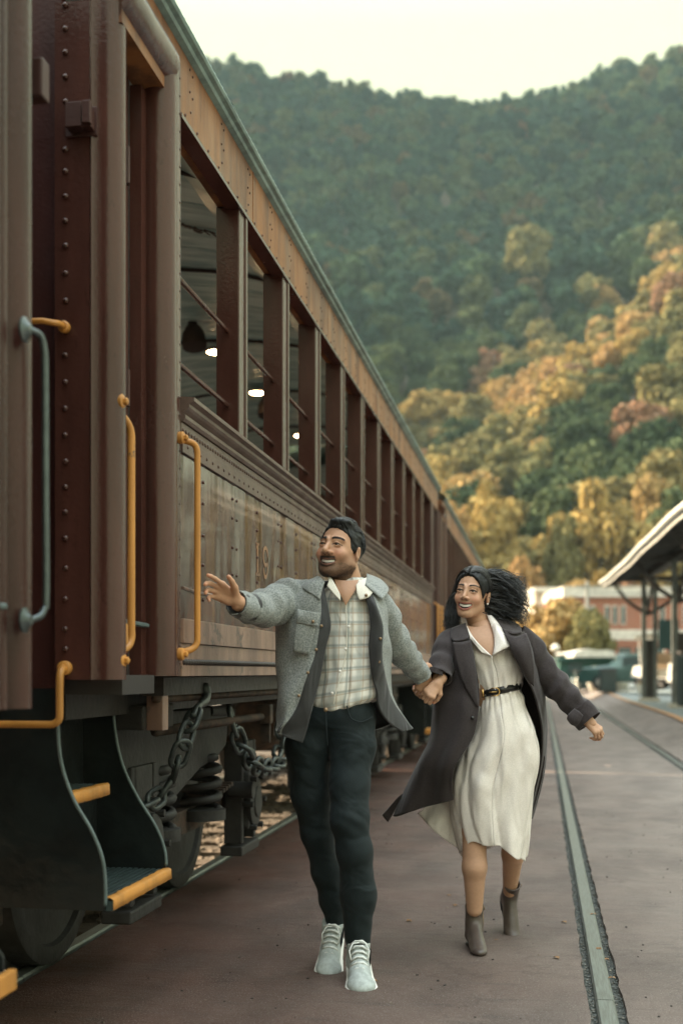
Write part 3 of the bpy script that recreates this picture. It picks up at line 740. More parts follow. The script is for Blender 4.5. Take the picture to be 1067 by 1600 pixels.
    iron2([(X - .03, 3.625, 1.975), (X - .028, 3.65, 1.97)] + bend((X - .02, 3.67, 1.955), (X - .005, 3.715, 1.94), (X - .003, 3.715, 1.90)) + [(X - .003, 3.715, 1.6), (X - .002, 3.712, 1.30)] + bend((X - .002, 3.715, 1.285), (X - .002, 3.715, 1.245), (X - .02, 3.66, 1.235)) + [(X - .03, 3.63, 1.225)], .0125, [((X - .018, 3.64, 1.992), (1, 0, 0)), ((X - .018, 3.65, 1.205), (1, 0, 0))])
    iron2([(X - .02, 3.65, 1.32), (X - .005, 3.67, 1.315), (X - .004, 3.672, 1.26), (X - .02, 3.655, 1.25)], .006, [])
    # short iron across the end plate, and the bent iron below it
    zt = EYE + 537 * .001938; zl = EYE - 81 * .00194
    iron2([(-1.420, 3.595, zt), (-1.420, 3.56, zt)] + bend((-1.422, 3.545, zt), (-1.43, 3.525, zt - .004), (-1.46, 3.52, zt + .002)) + [(-1.56, 3.52, zt + .004), (-1.70, 3.54, zt + .004), (-1.72, 3.65, zt)], .0095, [((-1.420, 3.592, zt), (0, -1, 0))])
    iron2([(-1.418, 3.595, EYE + .012), (-1.418, 3.565, EYE + .008)] + bend((-1.418, 3.555, EYE), (-1.418, 3.545, EYE - .01), (-1.418, 3.545, EYE - .04)) + bend((-1.418, 3.545, zl + .03), (-1.418, 3.545, zl), (-1.45, 3.545, zl)) + [(-1.60, 3.545, zl)] + bend((-1.61, 3.545, zl), (-1.632, 3.545, zl), (-1.632, 3.545, zl - .025)) + [(-1.632, 3.545, zl - .06)], .0115, [((-1.418, 3.592, EYE + .012), (0, -1, 0))])
    MB().tube([(-1.632, 3.545, zl + .035), (-1.632, 3.545, zl - .065)], .017, 8).build('iron_foot', M_yel, t, smooth='auto')
    # --- steps
    def step_side(y, top_in, name, pts):
        Z = [(-2.35, 1.11), (-2.35, .44)]
        poly = Z + [(pts[-1][0], .44)] + list(reversed(pts))
        mb = MB(); mb.prism([(a, b) for a, b in poly], 1, y - .005, y + .005)
        o = mb.build(name, M_stepside, t)
        m2 = MB(); m2.tube([(a, y, b) for a, b in pts], .0065, 6); m2.build('plate_edge', M_edge, t, smooth=True)
        return o
    def pts_of(y, pix):
        out = []
        for px, py in pix:
            x = y * math.tan(ray(px)); d = depth(x, y); out.append((x, EYE - (py - HOR) / FPX * d))
        return [tuple(p) for p in catmull(out, 5)]
    near = pts_of(3.66, [(90, 1066), (91, 1140), (97, 1195), (116, 1250), (143, 1297), (160, 1340), (165, 1380), (165, 1415)])
    far = pts_of(4.28, [(175, 1067), (180, 1140), (192, 1195), (215, 1245), (243, 1290), (257, 1325), (260, 1352)])
    step_side(3.66, 0, 'step_side', near); step_side(4.28, 0, 'step_side', far)
    MB().box(-2.3, -1.62, 3.665, 4.275, .44, 1.1).build('step_back', M_stepside, t)
    def tread(x0, x1, z, ya=3.666, yb=4.274):
        mb = MB(); mb.box(x0, x1, ya, yb, z - .03, z)
        o = mb.build('step_tread', M_tread, t)
        m2 = MB(); n = 11
        for k in range(n):
            xx = x0 + (x1 - x0 - .03) * (k + .5) / n; m2.box(xx - .006, xx + .006, ya, yb, z, z + .006)
        m2.build('tread_ribs', M_tread, t)
        m3 = MB(); m3.grid([[(x1 - .008 + b_, yv, z + c_) for b_, c_ in ((-.02, .008), (.0, .0095), (.010, .004), (.011, -.028), (0, -.034))] for yv in np.linspace(ya, yb, 24)])
        for i_, v_ in enumerate(m3.v): m3.v[i_] = (v_[0] + rnd.uniform(-.0015, .0015), v_[1], v_[2] + rnd.uniform(-.0015, .0015))
        m3.build('step_nosing', M_yel, t, smooth=True)
    tread(-1.56, -1.295, .467); tread(-1.70, -1.425, .79, 3.666, 4.0)
    MB().box(-1.60, -1.57, 3.665, 4.275, .47, .76).build('step_riser', M_stepside, t)
    # --- interior
    n = 16; arch = [(-2.74 + 1.44 * math.cos(PI * k / n), 3.33 + .60 * math.sin(PI * k / n) ** .8) for k in range(n + 1)]
    board = None; nb = 26; wy = (14.9 - 4.0) / nb
    for k in range(nb):
        if board is None:
            mb = MB(); mb.grid([[(x - 0, 0.0, z - .0) for x, z in arch], [(x, wy - .03, z) for x, z in arch]])
            mb.grid([[(x, wy - .03, z) for x, z in arch], [(x, wy - .015, z + .03) for x, z in arch], [(x, wy, z) for x, z in arch]])
            board = mb.build('ceiling_panel', M_ceil, t, smooth='auto', local=True)
        o = board if k == 0 else link_copy(board, (0, 0, 0), t); o.location = (2.74, 4.0 + k * wy - 9.2, 0)
    for yy in (6.4, 8.2, 10.05, 11.9, 13.7):     # ceiling ribs
        mb = MB(); mb.tube([(x, yy, z - .012) for x, z in arch], .014, 6); mb.build('ceiling_rib', M_dark, t)
    for yy in (8.6, 10.2, 11.75, 13.96):
        o = MB().lathe((-2.70, yy, 3.86), (0, 0, 1), [(0, .085), (.015, .095), (.03, .07)], 20).build('ceiling_lamp', M_mould, t, smooth='auto')
        m2 = MB(); m2.lathe((0.04, yy - 9.2, 3.845), (0, 0, 1), [(0, .03), (.006, .06), (.018, .082)], 20); m2.build('lamp_lens', M_lampglow, o, smooth='auto', local=True)
    for yy in (9.55, 12.2, 7.6):
        MB().lathe((-2.72, yy, 3.96), (.15, -.25, -1), [(0, .035), (.06, .04), (.08, .06), (.13, .085), (.22, .10), (.25, .095), (.255, .03)], 20).build('hanging_speaker', M_dark, t, smooth='auto')
    cu = bpy.data.curves.new('ceiling_lettering', 'FONT'); cu.body = 'Trigim'; cu.size = .125; cu.extrude = .003; cu.shear = .35
    tmp = bpy.data.objects.new('tmp', cu); COL.objects.link(tmp); dg = bpy.context.evaluated_depsgraph_get()
    me = bpy.data.meshes.new_from_object(tmp.evaluated_get(dg)); bpy.data.objects.remove(tmp)
    me.materials.append(M_dark); lo = bpy.data.objects.new('ceiling_lettering', me); COL.objects.link(lo); lo.parent = t
    # lettering on the curved ceiling, read from inside the coach
    bx = Vector((0, -1, 0)); 
    a0 = s_on(330, -2.25)
    lo.matrix_local = Matrix(((-.94, 0, .34, .84), (0, -1, 0, 7.35 - 9.2), (.34, 0, .94, 3.79), (0, 0, 0, 1)))
    # far side of the coach: wall, posts
    MB().box(-4.23, -4.13, 3.16, 15.2, 1.15, 2.14).build('far_side_wall', M_mardull, t)
    MB().box(-4.23, -4.13, 3.16, 15.2, 3.12, 3.40).build('far_letterboard', M_mardull, t)
    fp = None
    for k in range(11):
        y = 4.28 + .9 * k
        if fp is None: fp = MB().box(-1.49, -1.39, -.06, .06, 2.14, 3.12).build('far_window_post', M_mar, t, local=True)
        o = fp if k == 0 else link_copy(fp, (0, 0, 0), t); o.location = (0, y - 9.2, 0)
    MB().box(-4.13, TX - .16, 4.0, 15.2, 1.10, 1.155).build('coach_floor', M_floor, t)
    for k in range(9):          # seat backs
        for xx in (-1.9, -3.6): MB().box(xx - .42, xx + .42, 4.9 + k * 1.0, 4.98 + k * 1.0, 1.3, 2.05).build('seat_back', material('seat cloth', (.16, .03, .025), .8) if k == 0 and xx == -1.9 else bpy.data.materials['seat cloth'], t, bevel=.02)
    # --- far vestibule end
    mb = MB(); mb.box(TX - .08, TX + .002, 14.285, 14.62, 1.15, 3.13); mb.build('vestibule_panel', M_mardull, t)
    mb = MB(); mb.lathe((TX - .035, 15.16, 1.15), (0, 0, 1), [(0, .065), (1.98, .065)], 14); mb.box(TX - .12, TX - .04, 14.66, 15.1, 1.15, 3.13); mb.build('vestibule_door', M_mardull, t, smooth='auto')
    for yy in (14.55, 15.05):
        iron2([(X + .01, yy, 1.98), (X + .06, yy, 1.95), (X + .06, yy, 1.27), (X + .01, yy, 1.24)], .0125, [])
    MB().box(-4.1, TX - .13, 15.19, 15.22, 1.15, 3.35).build('end_wall', M_end, t)
    MB().box(TX - .10, TX + .05, 14.50, 15.0, .45, .50).build('far_step', M_yel, t)
    MB().box(-2.0, TX - .08, 14.45, 14.47, .45, 1.14).build('step_side', M_stepside, t)
    # --- underframe
    MB().box(-4.1, -1.46, 3.7, 15.2, 1.02, 1.10).build('underframe', M_black, t)
    MB().box(-1.42, -1.33, 4.3, 15.0, 1.085, 1.15).build('side_sill_beam', M_black, t)
    for (x, z, r, a, b) in ((-1.36, 1.075, .017, 4.3, 14.4), (-1.44, .945, .020, 4.55, 12.5), (-1.72, .90, .016, 6, 14)):
        MB().tube([(x, a, z), (x, (a + b) / 2 - 1, z - .012), (x, (a + b) / 2 + 1, z), (x, b, z - .01)], r, 8).build('brake_pipe', M_rust, t, smooth=True)
    MB().box(-1.40, -1.34, 4.32, 4.39, .96, 1.14).build('sill_bracket', M_skirt, t, bevel=.003)
    MB().box(-1.75, -1.40, 4.30, 4.66, .96, 1.05).build('bolster_box', M_black, t, bevel=.01)
    MB().box(-1.46, -1.38, 6.50, 6.55, .92, 1.0).build('pipe_clamp', M_rust, t, bevel=.006); mb = MB(); mb.box(-1.47, -1.39, 6.35, 6.42, .90, 1.0); mb.box(-1.45, -1.40, 6.38, 6.41, .80, .9); o=mb.build('pipe_clamp', M_rust, t, bevel=.006)
    mb = MB(); mb.lathe((-2.02, 8.7, .80), (0, 1, 0), [(0, .14), (.03, .19), (.05, .20), (1.5, .20), (1.55, .12)], 28); mb.lathe((-2.02, 8.70, .80), (0, -1, 0), [(0, .165), (.012, .16)], 28)
    mb.build('air_tank', M_rust, t, smooth='auto')
    for yy in (9.6, 10.3, 11.2, 12.4, 13.1):
        MB().box(-2.3, -1.55, yy, yy + .34, .55 + rnd.uniform(0, .15), 1.02).build('equipment_box', M_black, t, bevel=.02)
        MB().tube([(-1.6, yy + .4, 1.03), (-1.58, yy + .42, .75), (-1.66, yy + .5, .55)], .02, 6).build('hanging_hose', M_gunk, t, smooth=True)
    for yy in (7.9, 11.0, 12.0, 13.6): MB().box(-1.62, -1.56, yy, yy + .05, .42, 1.02).build('hanger', M_gunk, t, bevel=.006)
    # --- trucks
    def truck(yc, first):
        h = -2.74
        for side in (1, -1):
            xs = h + side * 1.13
            # deep cast side frame with arched lower edge
            out = [(yc - 1.28, 1.00), (yc + .62, 1.00), (yc + .62, .965), (yc + .55, .955), (yc + .50, .80), (yc + .30, .745), (yc + .02, .72), (yc - .40, .62), (yc - 1.05, .62), (yc - 1.28, .78)]
            mb = MB(); mb.prism([(xs - .045, 0)] * 0 + [(a, b) for a, b in out], 0, xs - .035, xs + .035); mb.build('truck_frame', M_gunk, t, bevel=.012)
            MB().tube([(xs + side * .02, yc + .2, .98), (xs + side * .02, yc + .64, .965)], .028, 10).build('frame_lug', M_gunk, t, smooth='auto')
            # springs
            for yy, n_ in ((yc + .22, 4), (yc - .55, 4)):
                mb = MB(); zz = .50
                pts = [(xs - side * .02 + .085 * math.cos(a), yy + .085 * math.sin(a), .50 + a * .0105) for a in np.arange(0, 2 * PI * 4, .4)]
                mb.tube(pts, .021, 6); mb.build('coil_spring', M_gunk, t, smooth=True)
                MB().lathe((xs - side * .02, yy, .455), (0, 0, 1), [(0, .12), (.05, .12), (.055, .10)], 16).build('spring_seat', M_gunk, t, smooth='auto')
            for yy in (yc + .92, yc - .88):      # pedestals and journal boxes over the wheels
                for q in (-.15, .13): MB().box(xs - .05, xs + .05, yy + q, yy + q + .045, .26, .80).build('pedestal', M_gunk, t, bevel=.008)
                MB().box(xs - .06, xs + .06, yy - .19, yy + .21, .20, .25).build('pedestal_tie', M_gunk, t, bevel=.008)
                mb = MB(); mb.box(xs - .06, xs + side * .075, yy - .10, yy + .12, .33, .64); o = mb.build('journal_box', M_gunk, t, bevel=.02)
                m2 = MB(); m2.lathe((xs + side * .07, yy + .01, .47), (side, 0, 0), [(0, .135), (.02, .135), (.025, .115), (.026, .085), (.035, .08), (.04, .03)], 26)
                m2.build('journal_cover', M_gunk, t, smooth='auto')
                for k in range(6):
                    a = k * PI / 3; MB().lathe((xs + side * .09, yy + .01 + .15 * math.cos(a), .47 + .15 * math.sin(a)), (side, 0, 0), [(-.03, .016), (.02, .016)], 6).build('cover_bolt', M_gunk, t)
                MB().box(xs - .05, xs + .05, yy - .10, yy + .12, .66, .80).build('box_cap', M_gunk, t, bevel=.012)
            # equalizer and brake hanger cylinder
            MB().tube([(xs - side * .01, yc + .74, .55), (xs + side * .12, yc + .74, .55)], .045, 14).build('pivot_pin', M_gunk, t, smooth='auto')
            MB().prism([(yc - .6, .50), (yc + .78, .53), (yc + .78, .47), (yc + .4, .40), (yc - .3, .40)], 0, xs - .12, xs - .06).build('equalizer_bar', M_rust, t, bevel=.006)
            for q in range(5): MB().box(xs - .14, xs + .03, yc + .40 + q * .055, yc + .44 + q * .055, .555 + .006 * q, .575 + .006 * q).build('leaf_plate', M_rust, t)
        for yy in (yc + .92, yc - .88):
            for side in (1, -1):
                xr = h + side * .75
                mb = MB(); mb.lathe((xr - side * .07, yy, .457), (side, 0, 0), [(0, .485), (.022, .487), (.03, .462), (.13, .455), (.135, .448), (.136, .385), (.115, .375), (.105, .20), (.118, .14), (.155, .12), (.158, .05)], 48)
                mb.build('wheel', M_gunk, t, smooth='auto')
            MB().tube([(h - 1.1, yy, .457), (h + 1.1, yy, .457)], .075, 16).build('axle', M_rust, t, smooth='auto')
            MB().box(-2.05, -1.93, yy - .56, yy - .49, .25, .60).build('brake_shoe', M_rust, t, bevel=.01)
    truck(5.66, True)
    truck(13.0, False)
    return t
coach = build_coach()

# chains hanging from hooks under the sill: each a part of the coach, link by link
def chain_on(t, pts, link_len=.085, r=.0105):
    P = catmull(pts, 12); P = [Vector(p) for p in P]
    o0 = MB().tube([(0, 0, 0), (0, 0, .001)], .001, 3).build('chain', M_chain, t, local=True)
    d = [0];
    for i in range(1, len(P)): d.append(d[-1] + (P[i] - P[i - 1]).length)
    s = 0; k = 0
    lm = None
    while s < d[-1]:
        i = max(1, next((j for j in range(len(d)) if d[j] >= s), len(d) - 1)); u = (s - d[i - 1]) / max(1e-6, d[i] - d[i - 1])
        p = P[i - 1].lerp(P[i], u); tn = (P[i] - P[i - 1]).normalized()
        if lm is None:
            L_ = link_len * .72; w_ = link_len * .34; ring = []
            for a in np.linspace(0, 2 * PI, 20, endpoint=False):
                ring.append((w_ * math.cos(a), 0, (L_ - w_) * (1 if math.sin(a) > 0 else -1) * min(1, abs(math.sin(a)) * 3) * .62 + w_ * math.sin(a)))
            mb = MB(); P_, T, N_, B_ = frames(ring + [ring[0]]); n = 7; vs = []
            for q in range(20):
                tq = (Vector(ring[(q + 1) % 20]) - Vector(ring[q - 1])).normalized(); nq = Vector((0, 1, 0)); bq = tq.cross(nq)
                for j in range(n): a = 2 * PI * j / n; vs.append(Vector(ring[q]) + (nq * math.cos(a) + bq * math.sin(a)) * r)
            mb.add(vs, [(q * n + j, q * n + (j + 1) % n, ((q + 1) % 20) * n + (j + 1) % n, ((q + 1) % 20) * n + j) for q in range(20) for j in range(n)])
            lo = mb.build('chain_link', M_chain, o0, smooth=True, local=True); lm = lo
        o = lm if k == 0 else link_copy(lm, (0, 0, 0), o0)
        q = tn.to_track_quat('Z', 'Y'); q = q @ Matrix.Rotation(PI / 2 * (k % 2) + .3, 4, 'Z').to_quaternion()
        o.rotation_mode = 'QUATERNION'; o.rotation_quaternion = q; o.location = p - Vector((-2.74, 9.2, 0))
        s += link_len * .80; k += 1
def onx(px, py, x):
    y = s_on(px, x); d = depth(x, y); return (x, y, EYE - (py - HOR) / FPX * d)
def build_chains(t):
    mb = MB(); mb.tube([tuple(p) for p in catmull([onx(303, 1068, -1.36), onx(306, 1076, -1.36), onx(320, 1073, -1.33), onx(322, 1092, -1.32), onx(308, 1106, -1.32), onx(302, 1120, -1.32)], 5)], [.016] * 10 + [.019] * 8 + [.014] * 8, 10).build('chain_hook', M_chain, t, smooth=True)
    chain_on(t, [onx(300, 1125, -1.33), onx(288, 1160, -1.34), onx(280, 1185, -1.36), onx(270, 1215, -1.40), onx(250, 1243, -1.44), onx(228, 1258, -1.46)], .098, .011)
    chain_on(t, [onx(364, 1128, -1.44), onx(372, 1155, -1.42), onx(388, 1185, -1.41), onx(408, 1199, -1.41), onx(432, 1193, -1.42), onx(440, 1170, -1.44), onx(443, 1130, -1.46)], .125, .0125)
build_chains(coach)

# number 19, gold serif
def number_mesh(name, body, size, mat, ex=.0012):
    cu = bpy.data.curves.new(name, 'FONT'); cu.body = body; cu.size = size; cu.extrude = ex; cu.space_character = 1.25
    tmp = bpy.data.objects.new('tmp', cu); COL.objects.link(tmp); dg = bpy.context.evaluated_depsgraph_get()
    me = bpy.data.meshes.new_from_object(tmp.evaluated_get(dg)); bpy.data.objects.remove(tmp); me.materials.append(mat); return me
M_gold = material('faded gold lettering', (.33, .17, .085), .5, vcol=(.22, .12, .07), vscale=20)
copies = []
for k in range(1, 4):
    c = copy_tree(coach); c.location.y = 9.2 + 12.35 * k; copies.append(c)
LB = ['second maroon coach, coupled behind the numbered one', 'third maroon coach, far down the train', 'last maroon coach at the distant end of the train']
for c, l in zip(copies, LB): c['label'] = l
mb = MB()
def seg(y0, y1, z0, z1): mb.box(TX + .0003, TX + .0022, y0, y1, z0, z1)
ya = 5.395; seg(ya + .035, ya + .058, 1.605, 1.742); seg(ya + .012, ya + .082, 1.600, 1.612); seg(ya + .018, ya + .036, 1.720, 1.732); seg(ya + .012, ya + .082, 1.738, 1.745)
no = mb.build('number_one', M_gold, coach)
mb = MB()
def ring(cy, cz, ry, rz, w_, a0, a1, n=20):
    G = []
    for k in range(n + 1):
        a = a0 + (a1 - a0) * k / n; G.append([(TX + .002, cy + (ry + s) * math.cos(a), cz + (rz + s) * math.sin(a)) for s in (-w_, w_)])
    mb.grid(G)
cy = 5.60
ring(cy, 1.700, .048, .040, .009, 0, 2 * PI); ring(cy, 1.675, .048, .070, .009, -PI * .86, .35)
mb.build('number_nine', M_gold, coach)
sz_ = .0

# car ahead (left edge of the picture): body corner, rail, steps
M_post2 = paint('dark maroon corner paint', (.060, .024, .019), .26, .35, spec=.4, wave=.008, wscale=(5, 5, 1.2))
def build_front_car():
    t = empty('railway_coach', (-2.74, -2.0, 0)); tag(t, 'nearest maroon coach, only its rounded corner post and grey handrail in frame', 'train car')
    MB().box(-4.23, TX - .02, -9, 2.42, 1.08, 3.36).build('coach_body', M_mar, t)
    # vertical fluted corner post
    prof = [(2.70, TX - .10), (2.70, TX - .06)]
    for (c_, r_) in ((2.755, .040), (2.830, .028)):
        for k in range(7): a = PI * .95 - k * PI / 6 * .9; prof.append((c_ + r_ * math.cos(a), TX - .045 + r_ * 1.1 * math.sin(a)))
    for k in range(12):
        a = PI * .90 - k * PI / 11 * .95; prof.append((2.912 + .050 * math.cos(a), TX - .045 + .055 * math.sin(a)))
    prof += [(2.965, TX - .06), (2.965, TX - .14)]
    n = len(prof); vs = [(x, y, 1.08) for y, x in prof] + [(x, y, 3.3) for y, x in prof]
    MB().add(vs, []) if 0 else None
    mb = MB(); mb.add(vs, [(k, (k + 1) % n, n + (k + 1) % n, n + k) for k in range(n)] + [tuple(range(n)), tuple(range(2 * n - 1, n - 1, -1))]); mb.build('corner_post', M_post2, t, smooth='auto')
    MB().box(-4.1, TX - .15, 2.93, 2.96, 1.08, 3.36).build('end_wall', M_end, t)
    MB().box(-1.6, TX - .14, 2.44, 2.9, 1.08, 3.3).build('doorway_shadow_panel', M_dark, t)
    MB().box(TX - .05, TX + .012, 2.98, 3.03, 2.62, 2.72).build('end_hinge', M_mardull, t, bevel=.006)
    prof = [(.012, 3.378), (.045, 3.386), (.052, 3.395), (.0, 3.452), (-.11, 3.53), (-.30, 3.60), (-.75, 3.74), (-1.49, 3.85)]
    full = [(TX + a, b) for a, b in prof]; full += [(2 * -2.74 - x, z) for x, z in reversed(full[:-1])]
    MB().grid([[(x, y, z) for x, z in full] for y in (-9, 2.97)]).build('roof', M_roof, t, smooth='auto')
    y = 2.856; X = TX
    pts = [(X + .022, y - .01, 1.995), (X + .035, y + .005, 1.995), (X + .047, y + .026, 1.988), (X + .052, y + .038, 1.96), (X + .053, y + .043, 1.90), (X + .053, y + .046, 1.6), (X + .053, y + .050, 1.36), (X + .050, y + .046, 1.325), (X + .042, y + .028, 1.303), (X + .022, y, 1.295)]
    MB().tube([tuple(p) for p in catmull(pts, 4)], .0088, 12).build('handrail', M_grey_rail, t, smooth=True)
    for z in (1.995, 1.295):
        MB().lathe((X + .018, y - .005, z), (1, 0, 0), [(0, .030), (.006, .032), (.012, .02), (.02, .012)], 16).build('rail_bracket', M_grey_rail, t, smooth='auto')
    # steps
    MB().box(-1.62, -1.285, 2.2, 2.88, .41, .437).build('step_tread', M_tread, t)
    MB().box(-1.284, -1.262, 2.2, 2.885, .395, .446).build('step_nosing', M_yel, t, bevel=.005)
    mb = MB(); mb.prism([(-2.2, 1.07), (-2.2, .41), (-1.30, .41), (-1.30, .47), (-1.36, .56), (-1.42, .74), (-1.47, .9), (-1.49, 1.07)], 1, 2.886, 2.896); mb.build('step_side', M_stepside, t)
    MB().tube([(X + .0, 2.79, 1.325), (X - .05, 2.7, 1.325)], .008, 6).build('latch_bar', M_edge, t)
    # gangway bellows between the cars
    for k in range(15): MB().box(-3.5, -1.98, 2.965 + k * .042, 2.985 + k * .042, 1.2, 3.3).build('gangway_fold', M_black, t)
    MB().box(-4.1, -1.5, -9, 2.9, .95, 1.07).build('underframe', M_black, t)
    return t
front = build_front_car()
# ------------------------------------------------------------------ canopy, buildings, vehicles, street furniture
M_white = material('weathered white paint', (.72, .70, .64), .55, var=.25, vscale=3)
M_dkpaint = material('dark brown canopy timber', (.05, .042, .038), .7, var=.4, vscale=3)
M_post = material('grey green post paint', (.14, .15, .14), .6, var=.3, vscale=5)
M_brick = None
def brick_mat(name, c1, c2, scale=1.0):
    m = bpy.data.materials.new(name); m.use_nodes = True; t = m.node_tree; b = t.nodes['Principled BSDF']
    tc = t.nodes.new('ShaderNodeTexCoord'); mp = t.nodes.new('ShaderNodeMapping'); mp.inputs['Rotation'].default_value = (PI / 2, 0, 0)
    br = t.nodes.new('ShaderNodeTexBrick'); br.inputs['Scale'].default_value = scale; br.inputs['Color1'].default_value = c1 + (1,); br.inputs['Color2'].default_value = c2 + (1,); br.inputs['Mortar'].default_value = (.32, .27, .22, 1)
    br.inputs['Brick Width'].default_value = .22; br.inputs['Row Height'].default_value = .075; br.inputs['Mortar Size'].default_value = .008
    t.links.new(tc.outputs['Object'], mp.inputs[0]); t.links.new(mp.outputs[0], br.inputs['Vector']); t.links.new(br.outputs[0], b.inputs['Base Color']); b.inputs['Roughness'].default_value = .85
    return m
M_brick = brick_mat('red brick', (.38, .125, .07), (.30, .10, .06))
M_glass = material('dark window glass', (.05, .075, .08), .12, spec=.8)
M_stone = material('pale stone trim', (.55, .50, .42), .7, var=.2, vscale=2)
M_teal = material('dark teal paint', (.02, .085, .075), .5, var=.3, vscale=4)
M_bin = material('blackish teal bin paint', (.022, .04, .04), .5)
M_teal2 = material('teal canvas', (.03, .12, .11), .6, var=.2, vscale=2)
M_tyre = material('tyre rubber', (.02, .02, .02), .8)
M_red = emission('red tail light', (.9, .10, .04), .9)
M_carp = material('dark teal car paint', (.018, .045, .045), .4, coat=.1)
M_chrome = material('brushed metal', (.5, .5, .5), .3, metal=.8)
M_cream = material('cream plastic', (.75, .72, .62), .4)
M_seatv = material('tan vinyl', (.30, .20, .12), .5)
M_pipe = material('galvanised pole', (.30, .31, .30), .5, metal=.4)

# the canopy
cr = empty('station_canopy', (3.25, 39.0, .26), rz=math.radians(1.65))
tag(cr, 'long timber station canopy with white roof edge and braced dark posts', 'canopy')
def cloc(mb, name, mat, **k): return mb.build(name, mat, cr, local=True, **k)
# local frame: x right, y along (negative = towards the camera), z from platform
ZE = 3.68
for (yy) in (.4, -6.6, -13.6, -20.2):
    first = yy == .4
    for q in (-.20, .14): cloc(MB().box(q, q + .13, yy - .08, yy + .08, 0, ZE + .1), 'post', M_post, bevel=.01)
    cloc(MB().box(-.07, .14, yy - .04, yy + .04, .0, 1.9), 'post_filler', M_dkpaint)
    cloc(MB().box(-.28, .34, yy - .14, yy + .14, -.05, .12), 'post_base', M_stone, bevel=.01)
    for dx, dz in ((-1.05, ZE - .02), (1.9, ZE + .55)):
        a = Vector((0, yy, ZE - 1.0)); b = Vector((dx, yy, dz)); m = (a + b) / 2 + Vector((dx * .06, 0, -.10))
        cloc(MB().tube([tuple(p) for p in catmull([tuple(a), tuple(m), tuple(b)], 6)], .055, 6), 'brace', M_dkpaint, smooth='auto')
    for dy in (-1.3, 1.3): cloc(MB().tube([(0, yy, ZE - .9), (0, yy + dy * .6, ZE - .3), (0, yy + dy, ZE + .12)], .05, 6), 'brace', M_dkpaint)
    cloc(MB().box(-1.15, 4.2, yy - .07, yy + .07, ZE + .02, ZE + .17), 'cross_beam', M_dkpaint)
cloc(MB().box(-.12, .12, -20.4, .9, ZE + .10, ZE + .32), 'purlin', M_dkpaint)
# roof deck: boards on rafters, slightly sagging
def sag(y): return .035 * math.sin(y * .33) + .012 * math.sin(y * 1.1)
G = []
for y in np.linspace(-20.5, 1.4, 34): G.append([(-1.25 + .0 * y, y, ZE + sag(y)), (1.0, y, ZE + .75 + sag(y)), (3.4, y, ZE + 1.55 + sag(y))])
mb = MB(); mb.grid(G); mb.grid([[(x, y, z + .05) for x, y, z in r] for r in G]); cloc(mb, 'roof_deck', M_dkpaint)
M_shing = material('pale roofing', (.55, .54, .49), .7, vcol=(.36, .36, .33), vscale=1.5, stretch=(1, 6, 1))
mb = MB()
mb.grid([[(x - .03, y, z + .075) for x, y, z in r] for r in G]); cloc(mb, 'roofing', M_shing)
mb = MB(); mb.grid([[(-1.30, y, ZE + sag(y) - .10), (-1.30, y, ZE + sag(y) + .09), (-1.26, y, ZE + sag(y) + .09), (-1.26, y, ZE + sag(y) - .10)] for y in np.linspace(-20.5, 1.4, 34)], closed_v=True); cloc(mb, 'eave_board', M_white)
mb = MB(); mb.tube([(-1.37, y, ZE + sag(y) + .03) for y in np.linspace(-20.5, 1.4, 34)], .055, 8); cloc(mb, 'gutter', M_white, smooth='auto')
for sgn in (0,):
    mb = MB(); mb.grid([[(x, 1.42, z - .12), (x, 1.42, z + .10), (x, 1.46, z + .10), (x, 1.46, z - .12)] for x, y, z in G[-1]], closed_v=True); cloc(mb, 'end_board', M_white)
rf = None
for k in range(18):
    y = -20 + k * 1.25
    o = cloc(MB().tube([(-1.22, y, ZE - .05), (3.3, y, ZE + 1.48)], .045, 4), 'rafter', M_dkpaint)
cloc(MB().lathe((-.95, 0.2, ZE - .28), (0, 0, 1), [(0, .02), (.04, .09), (.12, .10), (.16, .03)], 12), 'globe_lamp', M_cream, smooth='auto')
cloc(MB().box(.25, .85, -.1, -.05, 1.6, 2.5), 'notice_board', material('dark blue green board', (.02, .07, .08), .4))

# brick building at the end of the street
D = 88.0
def corner(px, d): p = at(px, HOR, d); return p
bl = empty('brick_building', (at(985, HOR, D).x, at(985, HOR, D).y, -.3), rz=YAW)
tag(bl, 'long two storey red brick building with white roof edge at the end of the street', 'building')
U = D / FPX
def bx(px0, px1, py0, py1, y0, y1, name, mat, parent=bl, **k):
    o = MB().box((px0 - 985) * U, (px1 - 985) * U, y0, y1, EYE + .3 + (HOR - py1) * U, EYE + .3 + (HOR - py0) * U).build(name, mat, parent, local=True, **k); return o
bx(880, 1240, 932, 1075, 0, 9, 'wall', M_brick)
bx(878, 1242, 921, 933, -.25, 9.2, 'parapet', M_white)
bx(879, 1241, 916, 921, -.1, 9.1, 'roof_edge', M_stone)
bx(880, 1240, 984, 1000, -.12, 0, 'signboard_band', M_white)
bx(880, 1240, 1000, 1008, -.06, 0, 'brick_course', M_brick)
for px in (889, 905, 921, 944, 956, 969, 1030, 1048, 1066, 1084, 1102):
    w_ = bx(px, px + 8, 946, 976, -.04, .0, 'window', M_white); 
    m2 = MB().box((px + 1.2 - 985) * U, (px + 6.8 - 985) * U, -.06, -.041, EYE + .3 + (HOR - 974.5) * U, EYE + .3 + (HOR - 948) * U).build('pane', M_glass, w_, local=True)
for px in range(888, 1110, 26): bx(px, px + 19, 1012, 1045, -.05, .0, 'shop_window', M_glass)
